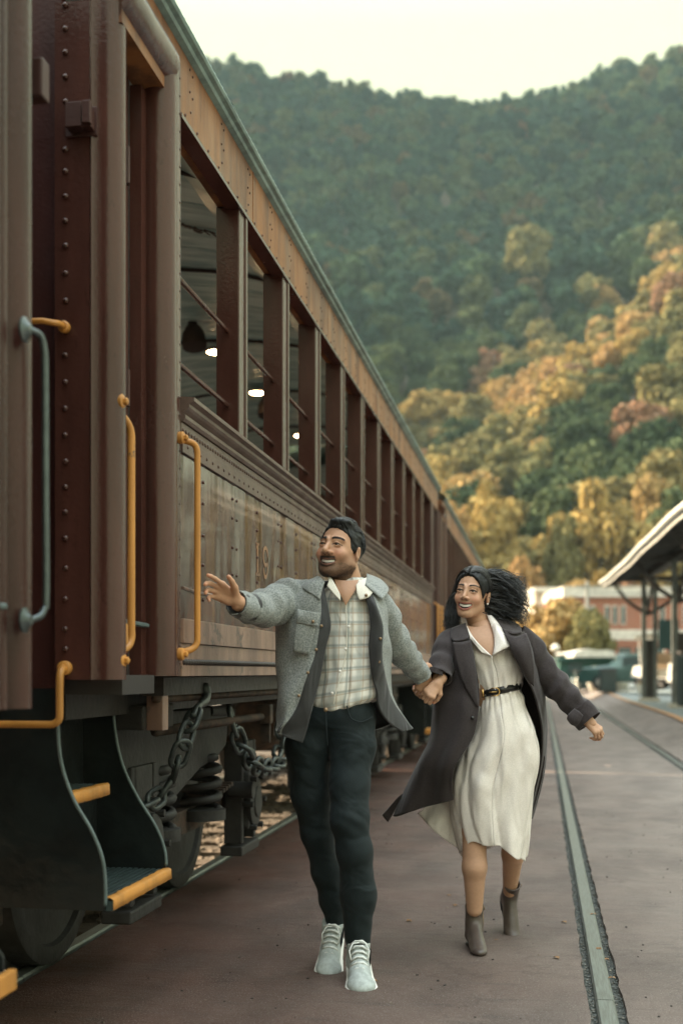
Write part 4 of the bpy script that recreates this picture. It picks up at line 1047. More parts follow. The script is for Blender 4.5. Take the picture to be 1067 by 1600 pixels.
# second pale building half hidden on the left
b2 = empty('white_building', (at(895, HOR, 97).x, at(895, HOR, 97).y, -.3), rz=YAW); tag(b2, 'low pale building behind the orange trees', 'building')
U2 = 97 / FPX
MB().box(-60 * U2, 60 * U2, 0, 8, 0, (HOR - 925) * U2 + EYE + .3).build('wall', M_stone, b2, local=True)
MB().box(-62 * U2, 62 * U2, -.3, 8.3, (HOR - 925) * U2 + EYE + .3, (HOR - 918) * U2 + EYE + .3).build('roof', M_white, b2, local=True)
for k in range(4): MB().box((-50 + k * 26) * U2, (-38 + k * 26) * U2, -.06, .0, 2.4, 4.2).build('window', M_glass, b2, local=True)

GP = .36
def stand(px, d, name, label, cat, group=None, rz=0.0, z=None):
    p = at(px, HOR, d); e = empty(name, (p.x, p.y, GP if z is None else z), rz=YAW + rz); tag(e, label, cat, group); return e
# green kiosk / cart with white awning
k_ = stand(916, 60, 'vendor_kiosk', 'dark teal vendor kiosk with rounded white awning top', 'kiosk')
u = 60 / FPX
MB().box(-42 * u, 66 * u, 0, 2.2, 0, 1.38).build('kiosk_body', M_teal, k_, local=True, bevel=.04)
MB().box(-46 * u, 66 * u, -.2, 2.3, 1.38, 1.50).build('kiosk_roof', M_teal2, k_, local=True, bevel=.03)
MB().box(-30 * u, -8 * u, -.05, 0, .75, 1.25).build('serving_hatch', M_glass, k_, local=True)
MB().box(8 * u, 22 * u, -.05, 0, .85, 1.1).build('menu_board', M_cream, k_, local=True)
MB().box(30 * u, 44 * u, -.06, 0, .1, 1.2).build('kiosk_door', M_teal2, k_, local=True)
mb = MB()
mb.grid([[(x * u, y, 1.52 + z) for x, z in ((-22, .0), (-22, .22), (-14, .32), (0, .40), (14, .33), (34, .34), (41, .26), (42, 0))] for y in (-.4, 1.8)]); mb.grid([[(x * u, y, z) for x in (-22, 42)] for y, z in ((-.4, 1.52), (1.8, 1.52))])
for y in (-.4, 1.8): mb.add([(x * u, y, 1.52 + z) for x, z in ((-22, .0), (-22, .22), (-14, .32), (0, .40), (14, .33), (34, .34), (41, .26), (42, 0))], [tuple(range(8))])
mb.build('white_awning', M_white, k_, local=True)

def wheel(parent, x, y, r, w_=.16):
    o = MB().lathe((x - w_ / 2, y, r), (1, 0, 0), [(0, r * .8), (.02, r), (w_ - .02, r), (w_, r * .8)], 24).build('wheel', M_tyre, parent, local=True, smooth='auto')
    for s in (-1, 1): MB().lathe((x + s * (w_ / 2 - .01), y, r), (s, 0, 0), [(0, r * .55), (.015, r * .5)], 16).build('rim', M_chrome, o, local=True, smooth='auto')
# SUV seen from behind
sv = stand(990, 56, 'parked_suv', 'dark teal suv seen from behind, parked left of the canopy post', 'car', rz=-.18, z=.42)
G = []
sec = [(0, .95, 1.42), (.12, .96, 1.55), (.5, .95, 1.60), (1.9, .93, 1.60), (2.7, .90, 1.25), (2.9, .9, 1.0), (4.0, .88, .92), (4.2, .8, .7)]
for y, hw, hh in sec:
    w2 = hw * (.80 if hh > 1.3 else .92)
    G.append([(-hw, y, .35), (-hw, y, .92), (-w2, y, hh - .08), (-w2 + .12, y, hh), (w2 - .12, y, hh), (w2, y, hh - .08), (hw, y, .92), (hw, y, .35)])
mb = MB(); mb.grid(G, closed_v=True); mb.f.append(tuple(range(7, -1, -1))); mb.f.append(tuple(len(mb.v) - 8 + i for i in range(8))); mb.build('body', M_carp, sv, local=True, smooth='auto')
MB().box(-.70, .70, -.03, .0, .98, 1.36).build('rear_window', M_glass, sv, local=True, bevel=.01)
for s in (-1, 1):
    MB().box(s * .84 - .07, s * .84 + .07, -.04, .01, .72, 1.0).build('tail_light', M_red, sv, local=True, bevel=.01)
    MB().box(s * .955 - .01, s * .955 + .01, .6, 2.4, 1.0, 1.4).build('side_window', M_glass, sv, local=True)
MB().box(-.9, .9, -.10, .1, .32, .52).build('bumper', M_black, sv, local=True, bevel=.03)
MB().box(-.22, .22, -.05, 0, .62, .76).build('number_plate', M_cream, sv, local=True)
for s in (-1, 1):
    for y in (.75, 3.3): wheel(sv, s * .82, y, .36)
# golf carts
def golf_cart(px, d, label, rz, z=GP):
    g_ = stand(px, d, 'golf_cart', label, 'golf cart', 'golf carts parked by the canopy', rz, z)
    mb = MB(); mb.grid([[(x, y, zz + .04 * math.cos(x * 2.2)) for x in np.linspace(-.62, .62, 7)] for y, zz in ((-.95, 1.70), (-.9, 1.80), (0, 1.85), (.9, 1.80), (.95, 1.70))]); mb.grid([[(x, y, 1.70) for x in (-.62, .62)] for y in (-.95, .95)]); mb.build('roof', M_white, g_, local=True, smooth='auto')
    for sx in (-.52, .52):
        for y0, y1 in ((-.85, -.9), (.75, .85)): MB().tube([(sx, y0, .55), (sx, y1, 1.74)], .022, 6).build('roof_post', M_white, g_, local=True)
    mb = MB(); mb.grid([[(x, -1.15, .35), (x, -1.2, .62), (x, -1.0, .82), (x, -.55, .86), (x, -.5, .4), (x, .55, .38), (x, .6, .80), (x, 1.0, .78), (x, 1.15, .4)] for x in (-.58, .58)])
    for x in (-.58, .58): mb.add([(x, -1.15, .35), (x, -1.2, .62), (x, -1.0, .82), (x, -.55, .86), (x, -.5, .4), (x, .55, .38), (x, .6, .80), (x, 1.0, .78), (x, 1.15, .4)], [tuple(range(9))])
    mb.build('body', M_white, g_, local=True)
    MB().box(-.5, .5, .0, .5, .70, .86).build('seat', M_seatv, g_, local=True, bevel=.04)
    MB().box(-.5, .5, .45, .58, .82, 1.22).build('seat_back', M_seatv, g_, local=True, bevel=.04)
    MB().grid([[(x, -.80, .88), (x, -.88, 1.66)] for x in (-.5, .5)]).build('windscreen', M_glass, g_, local=True)
    for s in (-1, 1):
        for y in (-.8, .8): wheel(g_, s * .5, y, .22, .16)
        MB().lathe((s * .4, -1.17, .66), (0, -1, 0), [(0, .07), (.02, .06)], 12).build('headlight', M_cream, g_, local=True)
    return g_
g1 = golf_cart(1046, 47, 'white roofed golf cart parked right of the canopy post', .5, .52); g1.scale = (1.2, 1.2, 1.12)
golf_cart(898, 66, 'small white roofed golf cart in front of the kiosk, farther off', -.7)
golf_cart(1098, 44, 'white golf cart at the right edge partly out of the frame', .6, .42)
# bins, planters, bollards, flowers
def bin_(px, d, h, w_, label, z=GP):
    b = stand(px, d, 'litter_bin', label, 'bin', None, 0, z)
    MB().box(-w_ / 2, w_ / 2, -w_ / 2, w_ / 2, 0, h).build('bin_body', M_bin, b, local=True, bevel=.03)
    MB().box(-w_ / 2 - .02, w_ / 2 + .02, -w_ / 2 - .02, w_ / 2 + .02, h, h + .08).build('bin_lid', M_black, b, local=True, bevel=.03)
    for k in range(3): MB().box(-w_ / 2 - .008, w_ / 2 + .008, -w_ / 2 - .012, -w_ / 2, h * (.25 + .22 * k), h * (.28 + .22 * k)).build('bin_rib', M_carp, b, local=True)
bin_(948, 50, .86, .62, 'dark teal litter bin between kiosk and suv')
bin_(906, 58, .8, .5, 'dark bin standing against the vendor kiosk')
bin_(1073, 24.5, 1.0, .32, 'dark bin at the right edge of the frame on the platform', .5)
def planter(px, d, label):
    b = stand(px, d, 'planter', label, 'planter', 'round pale planters on the pavement')
    MB().lathe((0, 0, 0), (0, 0, 1), [(0, .16), (.05, .2), (.3, .3), (.36, .33), (.36, .28), (.30, .26)], 20).build('bowl', M_cream, b, local=True, smooth='auto')
    c = bpy.data.objects.new('flowers', CROWN['orange'][0]); COL.objects.link(c); c.parent = b; c.scale = (.22, .22, .12); c.location = (0, 0, .30)
planter(928, 52, 'round pale planter left of the teal bin')
planter(966, 52, 'round pale planter between teal bin and suv')
planter(1005, 46, 'round pale planter at the foot of the canopy post')
for k, px in enumerate((893, 902, 978)):
    b = stand(px, 50 + k, 'bollard', 'short pale bollard %s' % ['left of the vendor kiosk', 'in front of the vendor kiosk', 'beside the parked suv'][k], 'bollard')
    MB().lathe((0, 0, 0), (0, 0, 1), [(0, .10), (.45, .085), (.5, .09), (.58, .04)], 14).build('bollard_body', M_cream, b, local=True, smooth='auto')
# street lamp and utility pole
lp = stand(867, 58, 'street_lamp', 'low street lamp with pale round globe right of the woman', 'lamp')
MB().lathe((0, 0, 0), (0, 0, 1), [(0, .12), (.2, .07), (1.5, .05), (1.75, .05)], 12).build('lamp_post', M_post, lp, local=True, smooth='auto')
MB().lathe((0, 0, 1.74), (0, 0, 1), [(0, .08), (.1, .19), (.22, .2), (.34, .1), (.38, .02)], 16).build('globe', M_cream, lp, local=True, smooth='auto')
up = stand(917, 84, 'utility_pole', 'weathered utility pole with wires rising behind the brick building edge', 'utility pole')
MB().lathe((0, 0, -.5), (0, 0, 1), [(0, .16), (7.4, .12)], 10).build('pole', M_pipe, up, local=True, smooth='auto')
MB().box(-.9, .9, -.05, .05, 6.5, 6.62).build('cross_arm', M_pipe, up, local=True)
for k, zz in enumerate((6.75, 6.2)):
    MB().tube([tuple(p) for p in catmull([(0, 0, zz), (4, -1, zz - .1), (11, -4, zz + 1.0)], 6)], .02, 4).build('wire', M_black, up, local=True)
# distant parked cars behind the golf carts
def hatch(px, d, label, mat, z=GP):
    c = stand(px, d, 'parked_car', label, 'car', None, 1.3, z)
    G = []
    for y, hw, hh in ((0, .8, .85), (.1, .84, 1.1), (.7, .84, 1.42), (2.0, .84, 1.45), (2.8, .84, 1.0), (3.8, .82, .88), (4.0, .7, .6)):
        G.append([(-hw, y, .3), (-hw, y, .85 if hh > .85 else hh - .05), (-hw * .8, y, hh), (hw * .8, y, hh), (hw, y, .85 if hh > .85 else hh - .05), (hw, y, .3)])
    mb = MB(); mb.grid(G, closed_v=True); mb.f.append(tuple(range(5, -1, -1))); mb.f.append(tuple(len(mb.v) - 6 + i for i in range(6))); mb.build('body', mat, c, local=True, smooth='auto')
    for s in (-1, 1):
        MB().box(s * .77 - .03, s * .77 + .03, .7, 2.2, .95, 1.32).build('side_window', M_glass, c, local=True)
        for y in (.75, 3.1): wheel(c, s * .76, y, .31)
hatch(1062, 50, 'dark green parked car seen behind the golf cart', material('dark green car paint', (.02, .06, .055), .4, coat=.1), .45)
hatch(880, 74, 'small dark parked car behind the street lamp', M_carp)
# ------------------------------------------------------------------ figures: distance-field modelling
class Fld:
    def __init__(s, lo, hi, h):
        s.lo = np.array(lo, float); s.h = h
        n = np.ceil((np.array(hi) - s.lo) / h).astype(int) + 1
        ax = [s.lo[i] + h * np.arange(n[i]) for i in range(3)]
        X, Y, Z = np.meshgrid(*ax, indexing='ij'); s.P = np.stack([X, Y, Z], -1).astype(np.float32); s.n = n
def cone(P, a, b, ra, rb):
    a = np.array(a, np.float32); b = np.array(b, np.float32); ab = b - a; q = P - a
    t = np.clip((q @ ab) / max(1e-9, float(ab @ ab)), 0, 1)
    return np.linalg.norm(q - t[..., None] * ab, axis=-1) - (ra + (rb - ra) * t)
def ell(P, c, r, R=None):
    q = P - np.array(c, np.float32)
    if R is not None: q = q @ np.array(R, np.float32)
    r = np.array(r, np.float32); k0 = np.linalg.norm(q / r, axis=-1); k1 = np.linalg.norm(q / (r * r), axis=-1)
    return k0 * (k0 - 1) / np.maximum(k1, 1e-6)
def smin(a, b, k):
    h = np.clip(.5 + .5 * (b - a) / k, 0, 1); return b + (a - b) * h - k * h * (1 - h)
def smax(a, b, k): return -smin(-a, -b, k)
def chain(P, pts, rs, k=.02):
    d = None
    for i in range(len(pts) - 1):
        e = cone(P, pts[i], pts[i + 1], rs[i], rs[i + 1]); d = e if d is None else smin(d, e, k)
    return d
def nets(D, lo, h):
    """naive surface nets"""
    nx, ny, nz = D.shape; S = D < 0
    cnt = np.zeros((nx - 1, ny - 1, nz - 1), np.float32); acc = np.zeros((nx - 1, ny - 1, nz - 1, 3), np.float32)
    corners = [(i, j, k) for i in (0, 1) for j in (0, 1) for k in (0, 1)]
    sub = lambda A, c: A[c[0]:nx - 1 + c[0], c[1]:ny - 1 + c[1], c[2]:nz - 1 + c[2]]
    for a in corners:
        for ax in range(3):
            if a[ax]: continue
            b = list(a); b[ax] = 1
            da = sub(D, a); db = sub(D, b); m = sub(S, a) != sub(S, b)
            t = np.where(m, da / np.where(m, da - db, 1), 0)
            for c in range(3):
                acc[..., c] += np.where(m, (a[c] + t) if c == ax else a[c], 0)
            cnt += m
    act = cnt > 0; idx = -np.ones(cnt.shape, np.int64); idx[act] = np.arange(act.sum())
    cells = np.argwhere(act); V = (cells + acc[act] / cnt[act][:, None]) * h + np.array(lo)
    F = []
    for ax in range(3):
        o = [i for i in range(3) if i != ax]
        sl0 = [slice(None)] * 3; sl1 = [slice(None)] * 3; sl0[ax] = slice(0, -1); sl1[ax] = slice(1, None)
        m = S[tuple(sl0)] != S[tuple(sl1)]; pos = S[tuple(sl0)]
        e = np.argwhere(m); ok = np.all(e[:, o] >= 1, 1) & (e[:, o[0]] < D.shape[o[0]] - 1) & (e[:, o[1]] < D.shape[o[1]] - 1); e = e[ok]
        q = []
        for (u, v) in ((1, 1), (0, 1), (0, 0), (1, 0)):
            c = e.copy(); c[:, o[0]] -= u; c[:, o[1]] -= v; q.append(idx[c[:, 0], c[:, 1], c[:, 2]])
        q = np.stack(q, 1); fl = pos[e[:, 0], e[:, 1], e[:, 2]]
        if ax == 1: fl = ~fl
        q[~fl] = q[~fl][:, ::-1]; F.append(q)
    F = np.concatenate(F); F = F[(F >= 0).all(1)]
    return V, F
def mesh_of(name, V, F, mat, parent, cols=None, uv=None, fmat=None, smooth=True):
    me = bpy.data.meshes.new(name); me.from_pydata(V.tolist() if hasattr(V, 'tolist') else V, [], F.tolist() if hasattr(F, 'tolist') else F)
    for m_ in (mat if isinstance(mat, (list, tuple)) else [mat]): me.materials.append(m_)
    if smooth: me.polygons.foreach_set('use_smooth', [True] * len(me.polygons))
    if cols is not None:
        a = me.color_attributes.new('tint', 'FLOAT_COLOR', 'POINT'); c = np.ones((len(V), 4), np.float32); c[:, :3] = cols; a.data.foreach_set('color', c.ravel())
    if fmat is not None: me.polygons.foreach_set('material_index', np.array(fmat, np.int32))
    if uv is not None:
        l = me.uv_layers.new(name='cloth'); vi = np.zeros(len(me.loops), np.int32); me.loops.foreach_get('vertex_index', vi); l.data.foreach_set('uv', np.array(uv, np.float32)[vi].ravel())
    o = bpy.data.objects.new(name, me); COL.objects.link(o); o.parent = parent
    return o
def euler(yaw, pitch, roll):
    """head frame: face looks along -Y; yaw turns it to picture left, pitch lifts the chin, roll tips the crown to picture right"""
    cy, sy = math.cos(yaw), math.sin(yaw); cp, sp = math.cos(pitch), math.sin(pitch); cr, sr = math.cos(roll), math.sin(roll)
    Rz = np.array([[cy, sy, 0], [-sy, cy, 0], [0, 0, 1]]); Rx = np.array([[1, 0, 0], [0, cp, sp], [0, -sp, cp]]); Ry = np.array([[cr, 0, sr], [0, 1, 0], [-sr, 0, cr]])
    return Ry @ Rz @ Rx.T if False else Ry @ Rz @ Rx
def n3(V, s, seed=0):
    return vnoise(V[:, 0] + V[:, 2] * .37, V[:, 1] * 1.3 + V[:, 2], s, seed)

# ------------------------------------------------------------------ materials of the figures
def skin_mat(name):
    m = bpy.data.materials.new(name); m.use_nodes = True; t = m.node_tree; b = t.nodes['Principled BSDF']; L = t.links.new
    a = t.nodes.new('ShaderNodeAttribute'); a.attribute_name = 'tint'
    n = t.nodes.new('ShaderNodeTexNoise'); n.inputs['Scale'].default_value = 90; n.inputs['Detail'].default_value = 4
    tc = t.nodes.new('ShaderNodeTexCoord'); L(tc.outputs['Object'], n.inputs['Vector'])
    mr = t.nodes.new('ShaderNodeMapRange'); mr.inputs[3].default_value = .88; mr.inputs[4].default_value = 1.1; L(n.outputs[0], mr.inputs[0])
    h = t.nodes.new('ShaderNodeHueSaturation'); L(mr.outputs[0], h.inputs['Value']); L(a.outputs[0], h.inputs['Color']); L(h.outputs[0], b.inputs['Base Color'])
    b.inputs['Roughness'].default_value = .48; b.inputs['Specular IOR Level'].default_value = .34; b.inputs['Subsurface Weight'].default_value = .05; b.inputs['Subsurface Scale'].default_value = .01
    b.inputs['Subsurface Radius'].default_value = (1, .35, .2)
    bp = t.nodes.new('ShaderNodeBump'); bp.inputs['Distance'].default_value = .0006; L(n.outputs[0], bp.inputs['Height']); L(bp.outputs[0], b.inputs['Normal'])
    return m
M_skin = skin_mat('skin')
def hair_mat(name, c, c2):
    m = material(name, c, .55, vcol=c2, vscale=55, bump=.0035, bscale=90, stretch=(1, 1, .35), spec=.3, vlo=.35, vhi=.7); return m
M_hair = hair_mat('black hair', (.008, .0085, .009), (.018, .021, .022))
M_strand = material('black hair strands', (.011, .011, .012), .36, vcol=(.03, .032, .034), vscale=12, spec=.5)
M_eyew = material('eye white', (.62, .58, .54), .2, spec=.6); M_iris = material('dark brown iris', (.018, .010, .007), .12, spec=.9)
M_teeth = material('teeth', (.92, .90, .84), .2)
def cloth(name, col, vcol=None, vs=200, rough=.9, bump=.0012, bs=260, fold=.0, fs=(5, 5, 2), sheen=.2, vlo=.4, vhi=.6, spec=.3):
    m = material(name, col, rough, vcol=vcol, var=0 if vcol else .12, vscale=vs, bump=bump, bscale=bs, sheen=sheen, spec=spec, vlo=vlo, vhi=vhi)
    if fold:
        t = m.node_tree; bp = next(n for n in t.nodes if n.type == 'BUMP'); tc = next(n for n in t.nodes if n.type == 'TEX_COORD')
        mp = t.nodes.new('ShaderNodeMapping'); mp.inputs['Scale'].default_value = fs; t.links.new(tc.outputs['Object'], mp.inputs[0])
        n = t.nodes.new('ShaderNodeTexNoise'); n.inputs['Scale'].default_value = 1.0; n.inputs['Detail'].default_value = 2; n.inputs['Roughness'].default_value = .45; n.inputs['Distortion'].default_value = .6
        t.links.new(mp.outputs[0], n.inputs['Vector']); b2 = t.nodes.new('ShaderNodeBump'); b2.inputs['Distance'].default_value = fold
        t.links.new(n.outputs[0], b2.inputs['Height']); t.links.new(b2.outputs[0], bp.inputs['Normal'])
    return m
M_wool = cloth('grey wool', (.17, .19, .19), vcol=(.36, .38, .365), vs=170, bump=.003, bs=300, fold=.03, fs=(7, 7, 4))
M_lining = cloth('charcoal lining', (.035, .036, .038), rough=.6, fold=.03, fs=(9, 9, 3))
M_trou = cloth('dark teal trousers', (.010, .018, .021), rough=.75, bump=.0004, fold=.020, fs=(7, 7, 10), sheen=.05)
M_coat = cloth('charcoal brown wool coat', (.034, .027, .029), vcol=(.048, .039, .041), vs=160, rough=.85, bump=.0006, fold=.03, fs=(6, 6, 2.5), sheen=.15)
M_dress = cloth('ivory satin dress', (.88, .82, .77), rough=.27, bump=.0001, fold=.06, fs=(8, 8, 2.2), sheen=.0, spec=.5)
M_shoe = material('pale grey mesh sneaker', (.48, .53, .52), .7, var=.25, vscale=40, bump=.001, bscale=200)
M_sole = material('white rubber sole', (.80, .79, .75), .5); M_lace = material('white lace', (.72, .74, .72), .8)
M_heel = material('dark sneaker heel', (.05, .06, .07), .6)
M_boot = material('brown leather boot', (.075, .056, .048), .38, vcol=(.11, .085, .07), vscale=8, spec=.55, bump=.0008, bscale=60)
M_bootsole = material('black boot sole', (.015, .013, .012), .6)
M_belt = material('black leather belt', (.010, .010, .010), .35, spec=.6); M_goldm = material('gold metal', (.75, .48, .18), .28, metal=1.0)
M_button = material('brass snap button', (.30, .21, .13), .4, metal=.6); M_pearl = material('pearl', (.85, .82, .76), .2)

def plaid_mat():
    m = bpy.data.materials.new('cream plaid cotton'); m.use_nodes = True; t = m.node_tree; b = t.nodes['Principled BSDF']; L = t.links.new
    uv = t.nodes.new('ShaderNodeUVMap'); uv.uv_map = 'cloth'; sp = t.nodes.new('ShaderNodeSeparateXYZ'); L(uv.outputs[0], sp.inputs[0])
    def M_(op, a, b_=None, c=None):
        n = t.nodes.new('ShaderNodeMath'); n.operation = op
        for i, q in enumerate((a, b_, c)):
            if q is None: continue
            if isinstance(q, (int, float)): n.inputs[i].default_value = q
            else: L(q, n.inputs[i])
        return n.outputs[0]
    def band(src, period, ph, wd, soft):
        f = M_('FRACT', M_('MULTIPLY_ADD', src, 1 / period, ph)); d = M_('ABSOLUTE', M_('SUBTRACT', f, .5))
        r = t.nodes.new('ShaderNodeMapRange'); r.interpolation_type = 'SMOOTHSTEP'; r.inputs[1].default_value = wd + soft; r.inputs[2].default_value = max(0, wd - soft); r.inputs[3].default_value = 0; r.inputs[4].default_value = 1; L(d, r.inputs[0]); return r.outputs[0]
    def mixc(f, A, Bc, amt):
        x = t.nodes.new('ShaderNodeMix'); x.data_type = 'RGBA'; L(M_('MULTIPLY', f, amt), x.inputs[0]); L(A, x.inputs[6]); x.inputs[7].default_value = Bc; return x.outputs[2]
    base = t.nodes.new('ShaderNodeRGB'); base.outputs[0].default_value = (.93, .91, .85, 1); c = base.outputs[0]
    u, v = sp.outputs[0], sp.outputs[1]
    c = mixc(band(u, .092, .1, .13, .10), c, (.30, .34, .33, 1), .52); c = mixc(band(v, .092, .0, .12, .09), c, (.30, .34, .33, 1), .52)
    c = mixc(band(u, .046, .35, .06, .05), c, (.44, .31, .20, 1), .5); c = mixc(band(v, .046, .3, .06, .05), c, (.44, .31, .20, 1), .5)
    c = mixc(band(u, .092, .55, .05, .05), c, (.20, .25, .26, 1), .6); c = mixc(band(v, .092, .5, .05, .05), c, (.20, .25, .26, 1), .6)
    L(c, b.inputs['Base Color']); b.inputs['Roughness'].default_value = .85
    tc = t.nodes.new('ShaderNodeTexCoord'); mp = t.nodes.new('ShaderNodeMapping'); mp.inputs['Scale'].default_value = (9, 9, 5); L(tc.outputs['Object'], mp.inputs[0])
    n = t.nodes.new('ShaderNodeTexNoise'); n.inputs['Scale'].default_value = 1; n.inputs['Detail'].default_value = 2.5; n.inputs['Distortion'].default_value = .8; L(mp.outputs[0], n.inputs['Vector'])
    bp = t.nodes.new('ShaderNodeBump'); bp.inputs['Distance'].default_value = .03; L(n.outputs[0], bp.inputs['Height']); L(bp.outputs[0], b.inputs['Normal']); return m
M_plaid = plaid_mat(); M_plain = cloth('cream collar cotton', (.80, .77, .68), rough=.85, fold=.01)

# ------------------------------------------------------------------ head
def head(c, R, sc, female, parent, skin, neck_to, neck_r):
    """returns body-mesh pieces for head and neck; eyes, teeth and hair become children"""
    c = np.array(c); neck_l = (np.array(neck_to) - c) @ R / sc
    lo = np.minimum([-.1, -.13, -.14], neck_l - .08); hi = np.maximum([.1, .125, .14], neck_l + .08)
    f = Fld(lo, hi, .0025 if not female else .0025); P = f.P; A = P.copy(); A[..., 0] = np.abs(P[..., 0])
    d = ell(P, (0, .018, .034), (.074, .094, .084))
    w = .88 if female else 1.0
    d = smin(d, ell(P, (0, -.024, -.022), (.066 * w, .063, .084 if not female else .080)), .02)
    d = smin(d, cone(A, (.054 * w * w, .004, -.054), (.020 * w, -.050, -.093), .025 * w * w, .021 * w), .025)
    d = smin(d, ell(P, (0, -.062, -.097), (.022 * w, .019, .017)), .018)
    d = smin(d, ell(A, (.040 * w, -.056, -.030), (.023, .022, .021)), .018)          # cheeks lifted by the smile
    d = smin(d, cone(A, (.012, -.080, .026), (.048 * w, -.062, .025), .008 if not female else .0055, .006), .014)
    d = smin(d, cone(P, (0, -.082, .014), (0, -.107 if not female else -.103, -.026), .0070, .0115 if not female else .0085), .012)
    d = smin(d, ell(A, (.0165 * w * w, -.092, -.031), (.0100 * w, .0115 * w, .0085 * w)), .007)
    d = smax(d, -ell(A, (.0315, -.093, .006), (.0180, .0125, .0075)), .008)
    up = np.clip(np.abs(A[..., 0] - .0315) / .017, 0, 1)
    d = smin(d, np.sqrt((A[..., 1] + .0815 - .006 * up ** 2) ** 2 + (A[..., 2] - .0112 + .0062 * up ** 2) ** 2) - .0040 + .6 * np.clip(np.abs(A[..., 0] - .0315) - .0135, 0, 1), .005)
    d = smin(d, np.sqrt((A[..., 1] + .0800 - .006 * up ** 2) ** 2 + (A[..., 2] + .0012 - .003 * up ** 2) ** 2) - .0036 + .6 * np.clip(np.abs(A[..., 0] - .0315) - .0135, 0, 1), .005)
    # mouth: an open smile
    mw = .034 if not female else .0315; cu = 9 if not female else 11
    zc = -.066 + cu * A[..., 0] ** 2; ym = -.083 + 16 * A[..., 0] ** 2
    oh = (.0080 if not female else .0104) * np.sqrt(np.clip(1 - (A[..., 0] / mw) ** 2, 0, 1))
    lip = lambda zo, r_: np.sqrt((A[..., 1] - ym + .001) ** 2 + (A[..., 2] - zc - zo) ** 2) - r_ + .4 * np.clip(A[..., 0] - mw, 0, 1)
    d = smin(d, lip(oh + .0030, .0038 if not female else .0034), .006); d = smin(d, lip(-oh - .0038, .0048 if not female else .0046), .006)
    cav = np.maximum(np.abs(A[..., 2] - zc) - oh, A[..., 1] + .062); cav = np.maximum(cav, A[..., 0] - mw)
    d = smax(d, -cav, .002)
    # nasolabial fold
    d = smax(d, -cone(A, (.021, -.090, -.036), (.036, -.078, -.062), .0022 if not female else .0012, .0015 if not female else .0008), .006)
    # ears
    ea = ell(A, (.077 * (.97 if female else 1), .016, -.008), (.0085, .019, .031), np.array(Matrix.Rotation(-.35, 3, 'Z') @ Matrix.Rotation(.12, 3, 'X')).T)
    ea = smax(ea, -ell(A, (.086, .008, -.004), (.007, .010, .017)), .005); d = smin(d, ea, .006)
    d = smin(d, cone(P, (0, .030, -.045), neck_l, neck_r / sc * .98, neck_r / sc), .022)
    d = smin(d, cone(P, neck_l * .35, neck_l, .02, neck_r / sc), .02) if False else d
    V, F = nets(d, f.lo, f.h)
    # colours
    x = np.abs(V[:, 0]); y = V[:, 1]; z = V[:, 2]; base = np.array(skin); C = np.tile(base, (len(V), 1))
    red = np.exp(-(((x - .042) / .02) ** 2 + ((z + .03) / .02) ** 2)) * (y < -.03)
    C *= (1 + red[:, None] * np.array([.10, -.06, -.06]))
    zcv = -.066 + cu * x ** 2; ohv = (.0080 if not female else .0104) * np.sqrt(np.clip(1 - (x / mw) ** 2, 0, 1))
    def put(mask, col):
        m = np.clip(mask, 0, 1)[:, None]; C[:] = C * (1 - m) + np.array(col) * m
    sm = lambda v, a, b: np.clip((v - a) / (b - a), 0, 1)
    nz = n3(V, .004, 9)
    if not female:
        line = np.interp(x, [0, .03, .045, .06, .075], [-.052, -.052, -.048, -.026, .0])
        beard = sm(line - z + .006 * (nz - .5), -.010, .018) * (y < .02) * sm(z, -.135, -.115)
        beard *= .30 + .38 * sm(-z, .045, .085); put(beard * (.8 + .2 * nz), (.030, .020, .016))
        mus = sm(.036 - x, 0, .006) * (z > zcv + ohv + .004) * sm(-.0415 - z, -.002, .004) * (y < -.06); put(mus * .96, (.010, .008, .007))
    lipm = (np.abs(z - zcv + .0012) < ohv + .0078) * (x < mw + .002) * (y < -.068); put(lipm * .8, (.26, .125, .095) if not female else (.42, .14, .12))
    cavm = (np.abs(z - zcv) < ohv + .001) * (x < mw) * (y > -.078) * (y < -.03); put(cavm * 1.0, (.06, .015, .012))
    nos = np.exp(-(((x - .0095) / .0042) ** 2 + ((z + .039) / .0032) ** 2)) * (y < -.085); put(nos * .85, (.05, .02, .015))
    t_ = np.clip((x - .013) / .040, 0, 1); bz = .0275 + .008 * np.sin(t_ * 2.4) - .006 * t_
    bw = (.0052 if not female else .0038) * (1 - .55 * t_)
    br = sm(bw - np.abs(z - bz), -.0018, .0012) * (x > .012) * (x < .054) * (y < -.04); put(br * .93, (.018, .014, .013))
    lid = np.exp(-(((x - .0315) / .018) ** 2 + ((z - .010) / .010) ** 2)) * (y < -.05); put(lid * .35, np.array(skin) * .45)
    lash = sm((.0024 if not female else .0034) - np.abs(z - .0088 + .0045 * np.clip(np.abs(x - .0315) / .017, 0, 1) ** 2), -.001, .0012) * (np.abs(x - .0315) < .018) * (y < -.06); put(lash * .9, (.012, .010, .010))
    # short hairs: brows on both, moustache and beard on the man
    gh = np.random.default_rng(4); mb = MB()
    def hairs(mask, thr, rep, ln, rad, dirf):
        for i in np.where(mask > thr)[0]:
            for q in range(rep):
                p = V[i] + gh.uniform(-.0013, .0013, 3); nn = p - np.array([0, .005, -.01]); nn /= np.linalg.norm(nn); dv = np.array(dirf(p)) + gh.normal(size=3) * .25; dv -= nn * (dv @ nn); dv /= np.linalg.norm(dv)
                l = ln * gh.uniform(.6, 1.2); mb.tube([tuple(p - nn * .0004), tuple(p + nn * .0008 + dv * l * .5), tuple(p + nn * .0004 + dv * l)], [rad, rad * .9, rad * .3], 3, caps=False)
    hairs(br, .75, 1 if female else 2, .0065, .00045, lambda p: (np.sign(p[0]) * 1, 0, .35 if abs(p[0]) < .03 else -.3))
